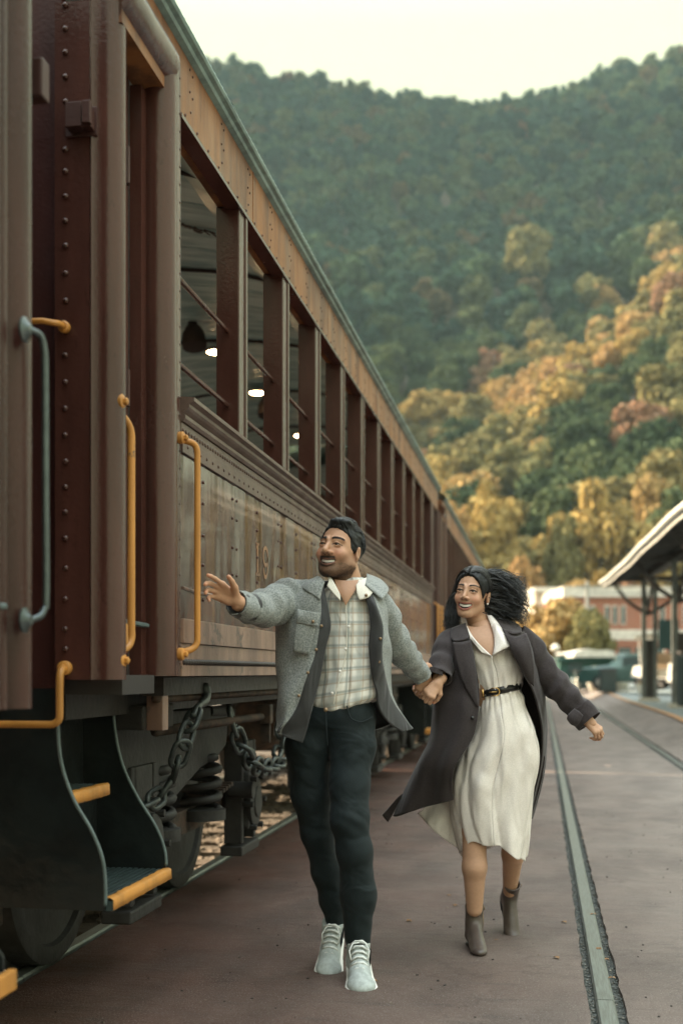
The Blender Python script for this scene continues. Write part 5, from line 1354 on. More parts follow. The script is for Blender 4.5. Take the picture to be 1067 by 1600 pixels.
    if not female:
        hairs(mus, .6, 2, .006, .00045, lambda p: (np.sign(p[0]) * .6, 0, -1)); hairs(beard, .42, 1, .004, .00035, lambda p: (0, .1, -1))
    fh = mesh_of('facial_hair' if not female else 'eyebrows', (np.array(mb.v) * sc) @ R.T + c, mb.f, M_strand, parent); fh['kind'] = 'stuff'
    W = (V * sc) @ R.T + c
    # eyes
    for s in (-1, 1):
        ec = np.array([s * .0315, -.0705, .0045])
        mb = MB(); mb.lathe(tuple(ec), (0, -1, 0), [(-.0115 + .0001, .001), (-.009, .0075), (-.004, .011), (0, .0118), (.004, .0111), (.0085, .0082), (.0112, .0036), (.0118, .0005)], 20)
        Ve = (np.array(mb.v) * sc) @ R.T + c; eo = mesh_of('eye', Ve, mb.f, M_eyew, parent)
        gaze = np.array([-.12, -1, .05]) if not female else np.array([-.20, -1, .0]); gaze = gaze / np.linalg.norm(gaze)
        mb = MB(); mb.lathe(tuple(ec), tuple(gaze), [(.0095, .0066), (.0113, .0058), (.0124, .0030), (.0126, .0004)], 16)
        Ve = (np.array(mb.v) * sc) @ R.T + c; mesh_of('iris', Ve, mb.f, M_iris, eo)
    G = []
    for zz in np.linspace(-.5, 1, 6):
        row = []
        for xx in np.linspace(-.0285, .0285, 17):
            th = .0122 if female else .0118
            row.append((xx, -.0792 + 13 * xx * xx + (.0006 if int((xx + .0285) / .0038) % 2 else 0), -.0665 + cu * xx * xx + th * zz * (.62 if zz > 0 else .35)))
        G.append(row)
    mb = MB(); mb.grid(G); Ve = (np.array(mb.v) * sc) @ R.T + c; mesh_of('teeth', Ve, mb.f, M_teeth, parent)
    return W, F, C
def to_world(V, c, R, sc): return (np.array(V) * sc) @ R.T + np.array(c)

def hair_cap(c, R, sc, parent, line_y, line_z, thick, female, name='hair'):
    f = Fld((-.11, -.12, -.12), (.11, .14, .15), .0028); P = f.P; ax = np.abs(P[..., 0])
    th = thick
    d = ell(P, (0, .018, .034), (.074 + th * .75, .094 + th, .084 + th))
    if not female:
        d = smin(d, ell(P, (.010, -.030, .101), (.050, .050, .022)), .02)
    zl = np.interp(P[..., 1], line_y, line_z)
    if female: zl = zl - 9.0 * np.clip(np.abs(P[..., 0] + .012) - .008, 0, 1) ** 2 * (P[..., 1] < -.02)
    lim = (zl - P[..., 2]) * .75
    if not female: lim = np.where(P[..., 1] < -.03, lim - .30 * np.clip(ax - .045, 0, 1) * -1, lim)
    d = smax(d, lim, .006)
    # combed relief
    q = P.reshape(-1, 3)
    if female: nn = np.sin(q[:, 0] * 320 + q[:, 2] * 60 + 3 * np.sin(q[:, 1] * 40)) * .0009 + (vnoise(q[:, 0] * 1.0, q[:, 2] * .2 + q[:, 1] * .4, .006, 3) - .5) * .003
    else: nn = (vnoise(q[:, 0] + q[:, 2] * .5, q[:, 1] * .35 - q[:, 0] * .2 , .006, 3) - .5) * .0045 + (vnoise(q[:, 0] - q[:, 1] * .5, q[:, 2], .012, 6) - .5) * .0035
    d = d + nn.reshape(d.shape)
    V, F = nets(d, f.lo, f.h)
    return mesh_of(name, to_world(V, c, R, sc), F, M_hair, parent)

# ------------------------------------------------------------------ hands
def hand_pts(frame, curl, spread, thumb, side=1, sc=1.0):
    """frame: origin wrist, columns X (thumb side), Y (back of the hand), Z (towards the fingers).  side=-1 mirrors"""
    o, X, Y, Z = [np.array(v, float) for v in frame]
    def T(p): return o + (X * p[0] + Y * p[1] + Z * p[2]) * sc
    parts = []
    bases = [(.030, 0, .088), (.010, .003, .093), (-.010, .001, .088), (-.028, -.003, .080)]
    lens = [(.040, .025, .020), (.044, .028, .021), (.041, .026, .020), (.032, .020, .018)]
    for i in range(4):
        b = bases[i]; a = spread * (1.5 - i) * .16; p = np.array(b); pts = [T(b)]; ang = 0
        for j, l in enumerate(lens[i]):
            ang += curl[i] * (.9, 1.15, .8)[j]
            dv = np.array([math.sin(a) * math.cos(ang), -math.sin(ang), math.cos(a) * math.cos(ang)]); p = p + dv * l; pts.append(T(p))
        parts.append((pts, [.0095, .0088, .0080, .0066] if i < 3 else [.0084, .0076, .0070, .0058]))
        parts.append(([T((b[0] * .45, 0, .012)), T(b)], [.013, .0112]))
    t0 = np.array([.018, -.004, .018]); v1 = np.array([.72, -.25 - .3 * thumb, .65]); v1 /= np.linalg.norm(v1)
    t1 = t0 + v1 * .040; v2 = np.array([.45 - .5 * thumb, -.35 - .5 * thumb, .8]); v2 /= np.linalg.norm(v2); t2 = t1 + v2 * .032; v3 = np.array([.25 - .8 * thumb, -.3 - .5 * thumb, .9]); v3 /= np.linalg.norm(v3); t3 = t2 + v3 * .026
    parts.append(([T(t0), T(t1), T(t2), T(t3)], [.0165, .0135, .0105, .0085]))
    parts.append(([T((0, 0, -.03)), T((0, 0, .01))], [.027, .025]))
    parts.append(([T((-.018, -.006, .03)), T((-.022, -.004, .07))], [.014, .011]))
    return parts, sc
def hand_mesh(frame, curl, spread, thumb, skin, sc=1.0, nails=None):
    parts, s = hand_pts(frame, curl, spread, thumb, sc=sc)
    allp = np.array([p for pts, r in parts for p in pts]); f = Fld(allp.min(0) - .035, allp.max(0) + .035, .0026)
    palm = None; d = None
    for pts, r in parts:
        e = chain(f.P, pts, [q * s for q in r], .004)
        if len(pts) == 4: d = e if d is None else smin(d, e, .0035)
        else: palm = e if palm is None else smin(palm, e, .012)
    d = smin(d, palm, .008)
    V, F = nets(d, f.lo, f.h); C = np.tile(np.array(skin), (len(V), 1))
    tips = [pts[-1] for pts, r in parts if len(pts) == 4]
    for tp in tips:
        w = np.exp(-(np.linalg.norm(V - tp, axis=1) / .014) ** 2)[:, None]; C = C * (1 + w * np.array([.12, -.05, -.05]))
    jn = [p for pts, r in parts if len(pts) == 4 for p in pts[1:-1]]
    for tp in jn:
        w = np.exp(-(np.linalg.norm(V - tp, axis=1) / .008) ** 2)[:, None]; C = C * (1 - .16 * w)
    return V, F, C
def join(meshes):
    V = []; F = []; C = []; n = 0
    for v, f, c in meshes: V.append(v); F.append(f + n); C.append(c); n += len(v)
    return np.concatenate(V), np.concatenate(F), np.concatenate(C)
def limb(pts, rs, h, skin, k=.02):
    pts = np.array(pts); m = max(rs); f = Fld(pts.min(0) - m - .02, pts.max(0) + m + .02, h); d = chain(f.P, pts, rs, k)
    V, F = nets(d, f.lo, f.h); return V, F, np.tile(np.array(skin), (len(V), 1))

# ------------------------------------------------------------------ sheets: lofted cloth with thickness
def sheet(name, rows, parent, mats, ku=6, kv=6, dark_cols=(), thick=.005, closed=False, fold=None, uvscale=1.0, inner=None, fn=None):
    """rows of control points (x,y,z); smooth both ways.  dark_cols: column intervals drawn with the second material"""
    A = np.array(rows, float)
    if closed: A = np.concatenate([A[:, -1:], A, A[:, :2]], 1)
    B = np.stack([catmull(A[i], kv) for i in range(len(A))])
    if closed: B = B[:, kv: -kv][:, :]
    Cc = np.stack([catmull(B[:, j], ku) for j in range(B.shape[1])], 1)
    m, n = Cc.shape[:2]
    if fn is not None: Cc = fn(Cc)
    V = Cc.reshape(-1, 3); F = []; fm = []
    for i in range(m - 1):
        for j in range(n - 1):
            F.append((i * n + j, i * n + j + 1, (i + 1) * n + j + 1, (i + 1) * n + j)); cj = j / kv
            fm.append(1 if any(a <= cj < b for a, b in dark_cols) else 0)
    du = np.concatenate([[0], np.cumsum(np.linalg.norm(np.diff(Cc[m // 2], axis=0), axis=1))]); dv = np.concatenate([[0], np.cumsum(np.linalg.norm(np.diff(Cc[:, n // 2], axis=0), axis=1))])
    uv = np.stack(np.meshgrid(dv, du, indexing='ij'), -1)[..., ::-1].reshape(-1, 2)
    o = mesh_of(name, V, np.array(F), mats, parent, uv=uv, fmat=fm)
    if thick:
        md = o.modifiers.new('thickness', 'SOLIDIFY'); md.thickness = thick; md.offset = -1
        if inner is not None: md.material_offset = inner; md.material_offset_rim = 0
    return o
def sleeve(name, pts, rs, parent, mat, folds=(), cuff=True, n=28, k=10, open_end=True, squash=1.0, thick=.004, seed=1, amp=1.0):
    """cloth tube with drag folds; pts joints, rs radii"""
    A = catmull([tuple(p) + (r,) for p, r in zip(pts, rs)], k); Pp = A[:, :3]; R_ = A[:, 3]
    P_, T, N_, B_ = frames([tuple(p) for p in Pp]); m = len(P_); V = []
    L_ = np.concatenate([[0], np.cumsum(np.linalg.norm(np.diff(Pp, axis=0), axis=1))])
    for i in range(m):
        for j in range(n):
            a = 2 * PI * j / n
            w = 0
            for (s0, sw, am, fr, ph, tw) in folds:
                w += am * math.exp(-((L_[i] - s0) / sw) ** 2) * math.sin(L_[i] * fr + tw * math.cos(a + ph))
            w += (float(vnoise(L_[i] * 10, a * 1.2, .55, seed)) - .5) * .010 * amp
            r = R_[i] + w * amp
            V.append(P_[i] + (N_[i] * math.cos(a) * squash + B_[i] * math.sin(a)) * r)
    F = [(i * n + j, i * n + (j + 1) % n, (i + 1) * n + (j + 1) % n, (i + 1) * n + j) for i in range(m - 1) for j in range(n)]
    o = mesh_of(name, np.array([tuple(v) for v in V]), np.array(F), mat, parent)
    md = o.modifiers.new('thickness', 'SOLIDIFY'); md.thickness = thick; md.offset = -1
    return o
class Fig:
    """px,py,dy -> the figure's own frame (x to picture right, y away, z up), feet point at px0 on the ground"""
    def __init__(s, z0, px0):
        s.z0 = z0; s.px0 = px0; p = at(px0, HOR, z0); s.root = (p.x, p.y, 0.0); s.x0 = (px0 - CX) / FPX * z0
    def __call__(s, px, py, dy=0.0):
        d = s.z0 + dy; return np.array([(px - CX) / FPX * d - s.x0, dy, EYE + (HOR - py) / FPX * d])
    def r(s, px, dy=0.0): return px / FPX * (s.z0 + dy)
# ------------------------------------------------------------------ the man
def shoe(parent, name, ankle, toe_dir, up, sc, mats, kind='sneaker'):
    """ankle: centre of the ankle; toe_dir unit vector; up unit vector"""
    Yv = -np.array(toe_dir, float); Yv /= np.linalg.norm(Yv); Zv = np.array(up, float); Zv -= Yv * (Zv @ Yv); Zv /= np.linalg.norm(Zv); Xv = np.cross(Yv, Zv)
    R = np.stack([Xv, Yv, Zv], 1)
    tr = lambda V: (np.array(V) * sc) @ R.T + np.array(ankle)
    # shoe space: ankle at origin, ground 0.10 below, toe at y=-0.20
    f = Fld((-.08, -.25, -.13), (.08, .10, .10), .0035); P = f.P
    if kind == 'sneaker':
        d = cone(P, (0, .045, -.06), (0, .02, .03), .038, .042); d = smin(d, cone(P, (0, .03, -.065), (0, -.15, -.072), .036, .040), .03)
        d = smin(d, ell(P, (.004, -.165, -.070), (.048, .052, .032)), .02); d = smin(d, cone(P, (0, -.01, .0), (0, -.10, -.045), .034, .032), .03)
        d = smax(d, P[..., 2] - .026, .006); d = smax(d, -ell(P, (0, .012, .045), (.030, .036, .04)), .006)
        d = smax(d, -.094 - P[..., 2], .004)
        V, F = nets(d, f.lo, f.h); C = None
        o = mesh_of(name, tr(V), F, mats[0], parent)
        wd = np.interp(P[..., 1], [-.23, -.16, -.06, .05, .09], [.036, .057, .047, .045, .030])
        q = np.abs(P[..., 0] - .003) - wd; e = smax(smax(q, np.abs(P[..., 1] + .072) - .156, .03), np.abs(P[..., 2] + .089) - .0165, .006)
        V, F = nets(e, f.lo, f.h); mesh_of('sole', tr(V), F, mats[1], o)
        mb = MB()
        for k in range(6):
            yy = -.025 - k * .019; zz = .034 - k * .0125
            mb.tube([(-.030, yy + .006, zz - .010), (-.012, yy, zz + .006), (.012, yy - .006, zz + .006), (.030, yy, zz - .010)], .0030, 5)
            mb.tube([(.030, yy + .006, zz - .010), (.012, yy, zz + .007), (-.012, yy - .006, zz + .007), (-.030, yy, zz - .010)], .0030, 5)
        for s_ in (-1, 1): mb.tube([(0, -.03, .035), (s_ * .022, -.04, .036), (s_ * .035, -.065, .018), (s_ * .03, -.09, -.005)], .0028, 5)
        l = mesh_of('laces', tr(mb.v), mb.f, M_lace, o)
        mb = MB(); mb.grid([[(.040, -.02, -.07), (.043, -.02, -.03)], [(.043, .02, -.075), (.046, .02, -.01)], [(.035, .065, -.075), (.035, .06, .0)]]); mesh_of('heel_patch', tr(mb.v), mb.f, M_heel, o)
    else:
        d = cone(P, (0, .035, -.05), (0, .005, .09), .034, .040); d = smin(d, cone(P, (0, .02, -.06), (0, -.12, -.075), .030, .030), .03)
        d = smin(d, ell(P, (0, -.145, -.078), (.034, .055, .022)), .02); d = smin(d, cone(P, (0, 0, -.01), (0, -.09, -.058), .030, .026), .03)
        d = smax(d, P[..., 2] - .085, .004); d = smax(d, -cone(P, (0, .01, .05), (0, .004, .12), .031, .034), .004); d = smax(d, -.098 - P[..., 2], .004)
        V, F = nets(d, f.lo, f.h); o = mesh_of(name, tr(V), F, mats[0], parent)
        wd = np.interp(P[..., 1], [-.21, -.15, -.05, .04, .07], [.018, .036, .028, .034, .024]); e = smax(smax(np.abs(P[..., 0]) - wd, np.abs(P[..., 1] + .065) - .137, .02), np.abs(P[..., 2] + .099) - .006, .003)
        h_ = smax(smax(np.abs(P[..., 0]) - .030, np.abs(P[..., 1] - .035) - .030, .01), np.abs(P[..., 2] + .110) - .018, .003)
        V, F = nets(np.minimum(e, h_), f.lo, f.h); mesh_of('sole', tr(V), F, mats[1], o)
        mb = MB(); mb.tube([(.036, .012, .08), (.038, .012, .0), (.034, .012, -.06)], .0022, 4); mb.tube([(.038, .012, .08), (.043, .012, .066), (.042, .010, .055)], .002, 4); mesh_of('zip', tr(mb.v), mb.f, M_button, o)
    return o

def build_man():
    f = Fig(4.85, 545); r = empty('person', f.root, YAW)
    tag(r, 'running man in grey wool jacket, plaid shirt and dark trousers, arm stretched towards the train', 'person')
    SK = (.50, .285, .18)
    # --- head, neck, hands: one body mesh
    R = euler(math.radians(30), math.radians(9), math.radians(5)); hc = f(530, 861, -.02)
    HV = head(hc, R, .985, False, r, SK, f(545, 925, .02), .062)
    pieces = [HV, limb([f(545, 930, .02), f(540, 1000, .03), f(540, 1110, .0)], [.075, .095, .085], .008, SK, .05)]
    for a in (((452, 925, .0), (420, 955, -.16)), ((592, 958, .05), (625, 1014, .16))): pieces.append(limb([f(*a[0]), f(*a[1])], [.036, .030], .008, SK))
    pieces.append(limb([f(420, 955, -.16), f(372, 944, -.36)], [.030, .026], .006, SK)); pieces.append(limb([f(625, 1014, .16), f(658, 1054, .275)], [.028, .024], .006, SK))
    for pts in ([(550, 1150, 0), (548, 1285, -.08), (560, 1455, -.04)], [(482, 1150, 0), (497, 1295, .06), (520, 1430, .17)]): pieces.append(limb([f(*p) for p in pts], [.05, .034, .028], .008, SK))
    nz = lambda v: np.array(v, float) / np.linalg.norm(v)
    # right hand: palm to the camera, thumb up, fingers to picture left
    w_ = f(369, 938, -.37); Z = nz((-.70, -.35, .40)); Y = nz((.18, .95, .30)); Y = nz(Y - Z * (Y @ Z)); X = np.cross(Y, Z)
    pieces.append(hand_mesh((w_ - Z * .005, X, Y, Z), (.22, .42, .52, .62), .75, -.25, np.array(SK) * 1.12, .93))
    # left hand gripping hers
    w2 = f(665, 1052, .30); Z = nz((-.22, .05, -.95)); Y = nz((.25, -.95, -.10)); Y = nz(Y - Z * (Y @ Z)); X = np.cross(Y, Z)
    pieces.append(hand_mesh((w2, -X * -1, Y, Z), (.75, .8, .85, .9), .15, .5, SK, .80))
    V, F, C = join(pieces); mesh_of('body', V, F, M_skin, r, cols=C)
    hair_cap(hc, R, .985, r, [-.11, -.085, -.066, -.048, -.036, -.026, -.012, .002, .014, .03, .045, .1], [.098, .088, .078, .056, .03, -.012, -.020, -.012, .018, .012, -.045, -.07], .0065, False)
    g = random.Random(21); mb = MB()
    for k in range(2200):      # short combed tufts
        th = g.uniform(-1.15, 1.75); ph = g.uniform(-1.35, 1.35)
        def pt(th, ph, o): 
            v = np.array([math.sin(ph), math.cos(ph) * math.sin(th), math.cos(ph) * math.cos(th)]); return np.array([0, .018, .034]) + v * np.array([.0792 + o, .1015 + o, .0915 + o + (.010 if th < .1 and abs(ph) < .6 else 0)])
        if (th < -.62 and abs(ph) > .35) or (abs(ph) > .95 and th < .25): continue
        q = [pt(th, ph, -.001), pt(th + .10, ph + .05, .003 + g.uniform(0, .002)), pt(th + .24, ph + g.uniform(.02, .14), .0035 + g.uniform(-.001, .004))]
        mb.tube([tuple(p) for p in to_world(q, hc, R, .985)], [.0011, .0010, .0003], 3, caps=False)
    o_ = mesh_of('hair_tufts', np.array(mb.v), mb.f, M_strand, r); o_['kind'] = 'stuff'
    # --- trousers
    J = lambda *a: f(*a)
    h = .0055; lo = np.array([-.30, -.25, .10]); hi = np.array([.16, .32, 1.12]); F3 = Fld(lo, hi, h); P = F3.P
    c1 = [f(550, 1120, .0), f(551, 1165, -.02), f(546, 1225, -.06), f(546, 1280, -.09), f(554, 1330, -.09), f(560, 1400, -.06), f(559, 1468, -.04)]; r1 = [f.r(q) for q in (33, 34.5, 30, 28.5, 26, 26, 20.5)]
    c2 = [f(494, 1125, .02), f(482, 1165, .03), f(485, 1240, .05), f(495, 1300, .08), f(509, 1360, .12), f(519, 1405, .15), f(524, 1436, .17)]; r2 = [f.r(q) for q in (33, 35, 29, 24, 21.5, 19.5, 16.5)]
    d = smin(chain(P, c1, r1, .03), chain(P, c2, r2, .03), .022)
    pel = ell(P, f(536, 1118, .02), (f.r(48), .120, .11)); d = smin(d, pel, .05)
    bz = f(540, 1092, 0)[2]
    tilt = P[..., 2] - (bz + (P[..., 0] - f(540, 1092)[0]) * .20); d = smax(d, tilt, .01)
    z = P[..., 2]; x = P[..., 0]; y = P[..., 1]
    def w(zc, sw, am, fr, tx, ty, ph=0.0, xc=None, xs=.1):
        e = np.exp(-((z - zc) / sw) ** 2);
        if xc is not None: e = e * np.exp(-((x - xc) / xs) ** 2)
        return .38 * am * e * np.sin(fr * (z + tx * x + ty * y) + ph)
    xk1 = f(548, 1280)[0]; xk2 = f(497, 1300)[0]; zk = f(548, 1275)[2]; za = f(560, 1430)[2]; zc = f(530, 1175)[2]
    d = d + w(zk, .055, .0055, 105, .6, .3, .5, xk1, .07) + w(zk - .03, .06, .0045, 95, -.5, .3, 1.0, xk2, .07)
    d = d + w(zc + .01, .065, .0050, 85, -.9, .2, 0, f(555, 1180)[0], .07) + w(zc, .06, .0035, 80, .9, .2, 1.4, f(480, 1180)[0], .06)
    d = d + w(za + .01, .06, .0060, 82, .5, .6, .7, f(560, 1430)[0], .08) + w(za + .03, .06, .0045, 82, -.4, .5, .2, f(517, 1400)[0], .05)
    q = P.reshape(-1, 3); d = d + ((vnoise(q[:, 0] + q[:, 1] * .6, q[:, 2] * .6, .045, 8) - .5) * .004).reshape(d.shape)
    V, Fq = nets(d, F3.lo, F3.h); tr = mesh_of('trousers', V, Fq, M_trou, r)
    mb = MB(); mb.tube([tuple(p) for p in catmull([f(509, 1112, -.105), f(510, 1140, -.112), f(512, 1165, -.10)], 5)], .0022, 5); mesh_of('fly_seam', np.array(mb.v), mb.f, M_trou, tr)
    mb = MB(); mb.tube([tuple(p) for p in catmull([f(542, 1103, -.115), f(548, 1122, -.118), f(565, 1128, -.105), f(582, 1120, -.07)], 5)], .003, 5); mesh_of('pocket_seam', np.array(mb.v), mb.f, M_trou, tr)
    mb = MB(); mb.lathe(tuple(f(509, 1109, -.125)), (0, -1, 0), [(0, .009), (.005, .008)], 12); mesh_of('waist_button', np.array(mb.v), mb.f, M_button, tr)
    # --- shoes
    shoe(r, 'sneaker', f(560, 1483, -.06), (.03, -1, -.14), (0, -.14, 1), 1.08, (M_shoe, M_sole))
    shoe(r, 'sneaker', f(519, 1452, .155), (-.08, -1, -.42), (.05, -.42, 1), 1.02, (M_shoe, M_sole))
    # --- shirt: closed loft with the blouse over the belt
    rows = []
    for (py, x0, x1, dep, sl) in ((903, 534, 566, .065, 0), (912, 518, 582, .080, 0), (935, 500, 597, .105, 0), (975, 495, 602, .122, 0), (1015, 493, 602, .125, -2), (1050, 492, 600, .125, -5), (1078, 487, 602, .130, -9), (1095, 485, 600, .128, -12), (1104, 491, 592, .118, -13), (1108, 502, 580, .098, -12), (1109, 512, 570, .07, -10)):
        row = []; cxp = (x0 + x1) / 2; hw = (x1 - x0) / 2
        for k in range(14):
            a = 2 * PI * k / 14 - PI / 2   # start in front
            px = cxp + hw * math.cos(a) * (1 if abs(math.cos(a)) < .9 else 1); dy = .02 + dep * math.sin(a)
            row.append(f(px, py + sl * math.cos(a) , dy))
        rows.append(row)
    def shirt_fold(Cg):
        m, n = Cg.shape[:2]
        for i in range(m):
            v = i / (m - 1); amp = .0035 + .008 * max(0, v - .35)
            for j in range(n):
                a = 2 * PI * j / (n - 1); ww = amp * (math.sin(a * 9 + v * 9) * .5 + math.sin(a * 15 - v * 14) * .4 + math.sin(v * 26 + a * 3) * .55)
                cc = Cg[i].mean(0); dv = Cg[i, j] - cc; dv[2] = 0; Cg[i, j] += dv / (np.linalg.norm(dv) + 1e-6) * ww
        return Cg
    sh = sheet('shirt', rows, r, [M_plaid], ku=7, kv=6, closed=True, thick=.003, fn=shirt_fold)
    # open neck: skin-coloured chest shows through the V, framed by the collar leaves
    sk = np.array(SK)
    mb = MB(); mb.grid([[tuple(p) for p in catmull(rw, 4)] for rw in ([f(522, 905, -.068), f(540, 907, -.082), f(560, 906, -.06)], [f(527, 920, -.096), f(541, 922, -.106), f(557, 919, -.092)], [f(534, 933, -.1125), f(540, 935, -.1165), f(548, 933, -.1115)], [f(539, 945, -.1145), f(539.8, 946, -.1155), f(541, 945, -.1145)])])
    mesh_of('chest_skin', np.array(mb.v), mb.f, M_skin, r, cols=np.tile(sk * .92, (len(mb.v), 1)))
    def leaf(pts, name, mat, th=.004): return sheet(name, pts, r, [mat], ku=4, kv=4, thick=th)
    leaf([[f(511, 897, -.055), f(514, 905, -.092), f(511, 915, -.112)], [f(519, 905, -.090), f(522, 915, -.112), f(520, 926, -.126)], [f(526, 918, -.108), f(531, 928, -.124), f(532, 939, -.132)]], 'collar_leaf', M_plain)
    leaf([[f(573, 903, -.02), f(578, 912, -.055), f(583, 925, -.09)], [f(564, 907, -.062), f(569, 919, -.092), f(575, 934, -.115)], [f(556, 914, -.092), f(557, 926, -.110), f(561, 938, -.120)]], 'collar_leaf', M_plain)
    # placket and buttons
    pl = [f(540, 944, -.108), f(541.5, 975, -.113), f(541, 1015, -.118), f(534, 1050, -.121), f(524, 1085, -.128), f(521, 1100, -.12)]
    for (px, py) in ((545, 979), (540, 1014), (531, 1049), (519, 1083)):
        mb = MB(); mb.lathe(tuple(f(px, py, -.122)), (0, -1, 0), [(0, .006), (.003, .005)], 10); mesh_of('shirt_button', np.array(mb.v), mb.f, M_pearl, sh)
    mb = MB(); mb.tube([tuple(p) for p in catmull(pl, 6)], .0020, 5); mesh_of('placket_seam', np.array(mb.v), mb.f, M_plain, sh)
    # --- jacket body: open sheet from front edge round the back to the other front edge
    K = lambda *pts: [f(*p) for p in pts]
    rows = [
        K((505, 908, -.085), (500, 912, -.098), (480, 905, -.075), (458, 908, -.02), (470, 912, .10), (535, 905, .13), (585, 915, .10), (600, 925, .0), (573, 914, -.07), (560, 909, -.075)),
        K((511, 940, -.120), (501, 938, -.136), (470, 935, -.115), (437, 940, -.02), (455, 940, .12), (530, 938, .16), (598, 945, .12), (606, 950, .0), (589, 944, -.115), (572, 938, -.110)),
        K((517, 978, -.128), (501, 975, -.150), (465, 975, -.130), (431, 978, -.02), (448, 975, .12), (530, 975, .17), (598, 978, .12), (606, 982, .0), (597, 974, -.125), (578, 974, -.122)),
        K((509, 1013, -.135), (494, 1013, -.162), (462, 1013, -.142), (431, 1013, -.03), (445, 1013, .12), (530, 1010, .17), (600, 1010, .12), (611, 1010, .0), (598, 1003, -.130), (576, 1013, -.124)),
        K((502, 1052, -.142), (485, 1045, -.172), (460, 1045, -.155), (433, 1048, -.04), (445, 1045, .13), (530, 1045, .18), (604, 1040, .14), (609, 1040, .05), (598, 1040, -.110), (581, 1056, -.120)),
        K((494, 1085, -.150), (472, 1080, -.178), (453, 1082, -.160), (432, 1082, -.05), (448, 1080, .13), (530, 1080, .19), (600, 1072, .17), (612, 1075, .10), (606, 1074, -.030), (589, 1080, -.105)),
        K((487, 1112, -.152), (458, 1115, -.176), (446, 1118, -.160), (431, 1115, -.06), (450, 1112, .13), (530, 1112, .19), (596, 1105, .18), (616, 1102, .12), (618, 1104, .030), (592, 1105, -.080)),
        K((480, 1140, -.150), (440, 1140, -.168), (437, 1142, -.155), (431, 1135, -.07), (452, 1138, .13), (530, 1140, .18), (590, 1128, .18), (620, 1120, .15), (634, 1125, .080), (607, 1128, -.030)),
        K((473, 1161, -.148), (439, 1148, -.165), (436, 1146, -.152), (432, 1140, -.07), (454, 1150, .12), (530, 1152, .17), (590, 1140, .17), (622, 1130, .16), (645, 1138, .110), (630, 1143, .040)),
    ]
    def jfold(Cg):
        m, n = Cg.shape[:2]
        I, Jj = np.meshgrid(np.arange(m) / (m - 1), np.arange(n) / (n - 1), indexing='ij')
        w1 = .0055 * np.sin(I * 15 + Jj * 30) * np.exp(-((Jj - .28) / .12) ** 2) + .004 * np.sin(I * 24 - Jj * 20) + .006 * np.sin(Jj * 34 + I * 4) * I
        e = np.clip(np.minimum(Jj, 1 - Jj) * 12, 0, 1); Cg[..., 1] += w1 * e; Cg[..., 0] += w1 * .5 * e; return Cg
    jk = sheet('jacket', rows, r, [M_wool, M_lining], ku=6, kv=7, dark_cols=((0, 1), (8, 9)), thick=.006, inner=1, fn=jfold)
    # jacket collar
    leaf([[f(490, 903, -.02), f(477, 908, -.045), f(470, 916, -.06)], [f(498, 900, -.075), f(486, 909, -.105), f(478, 922, -.118)], [f(507, 909, -.108), f(503, 922, -.128), f(500, 937, -.142)]], 'jacket_collar', M_wool, .006)
    leaf([[f(572, 898, .06), f(592, 906, .06), f(602, 915, .06)], [f(572, 903, -.02), f(590, 914, -.03), f(606, 924, -.03)], [f(570, 915, -.085), f(583, 926, -.098), f(596, 938, -.100)]], 'jacket_collar', M_wool, .006)
    # pocket with flap
    def patch(c4, name, dy, mat, parent, th=.005):
        a, b, c, d_ = c4; return sheet(name, [[f(*a), f((a[0] + b[0]) / 2, (a[1] + b[1]) / 2, dy - .003), f(*b)], [f((a[0] + d_[0]) / 2, (a[1] + d_[1]) / 2, dy - .003), f((a[0] + c[0]) / 2, (a[1] + c[1]) / 2, dy - .007), f((b[0] + c[0]) / 2, (b[1] + c[1]) / 2, dy - .003)], [f(*d_), f((d_[0] + c[0]) / 2, (d_[1] + c[1]) / 2, dy - .003), f(*c)]], parent, [mat], ku=4, kv=4, thick=th)
    patch(((465, 954, -.142), (499, 959, -.158), (482, 1024, -.170), (458, 1019, -.160)), 'pocket', -.160, M_wool, r)
    patch(((465, 953, -.150), (500, 958, -.165), (497, 979, -.172), (463, 973, -.160)), 'pocket_flap', -.166, M_wool, r)
    for (px, py, dy) in ((489, 971, -.178), (502, 978, -.158), (494, 1015, -.168), (481, 1051, -.178), (467, 1087, -.184), (594, 998, -.135), (592, 1034, -.128), (572, 930, -.12)):
        mb = MB(); mb.lathe(tuple(f(px, py, dy)), (0, -1, 0), [(0, .0065), (.004, .005)], 10); mesh_of('snap_button', np.array(mb.v), mb.f, M_button, r)
    # --- sleeves
    fo = [(.10, .07, .011, 90, 0, 1.6), (.24, .09, .010, 80, 1.0, 1.8), (.36, .06, .005, 95, 2.0, 1.2)]
    sleeve('sleeve', [f(472, 935, .02), f(452, 936, -.02), f(432, 944, -.10), f(412, 951, -.19), f(392, 950, -.27), f(376, 945, -.335), f(369, 942, -.36)], [.074, .078, .072, .066, .057, .050, .048], r, M_wool, fo, squash=.98)
    sleeve('sleeve_lining', [f(392, 950, -.27), f(376, 945, -.335), f(369, 942, -.360)], [.054, .046, .045], r, M_lining, [])
    fo = [(.10, .07, .006, 62, 0, 2.2), (.24, .08, .006, 71, 1.0, 2.2), (.36, .07, .004, 83, 2.5, 1.6)]
    sleeve('sleeve', [f(578, 942, .03), f(593, 955, .04), f(608, 985, .09), f(625, 1014, .15), f(642, 1036, .22), f(655, 1051, .27), f(660, 1059, .285)], [.068, .070, .061, .055, .049, .043, .041], r, M_wool, fo)
    return r
man = build_man()
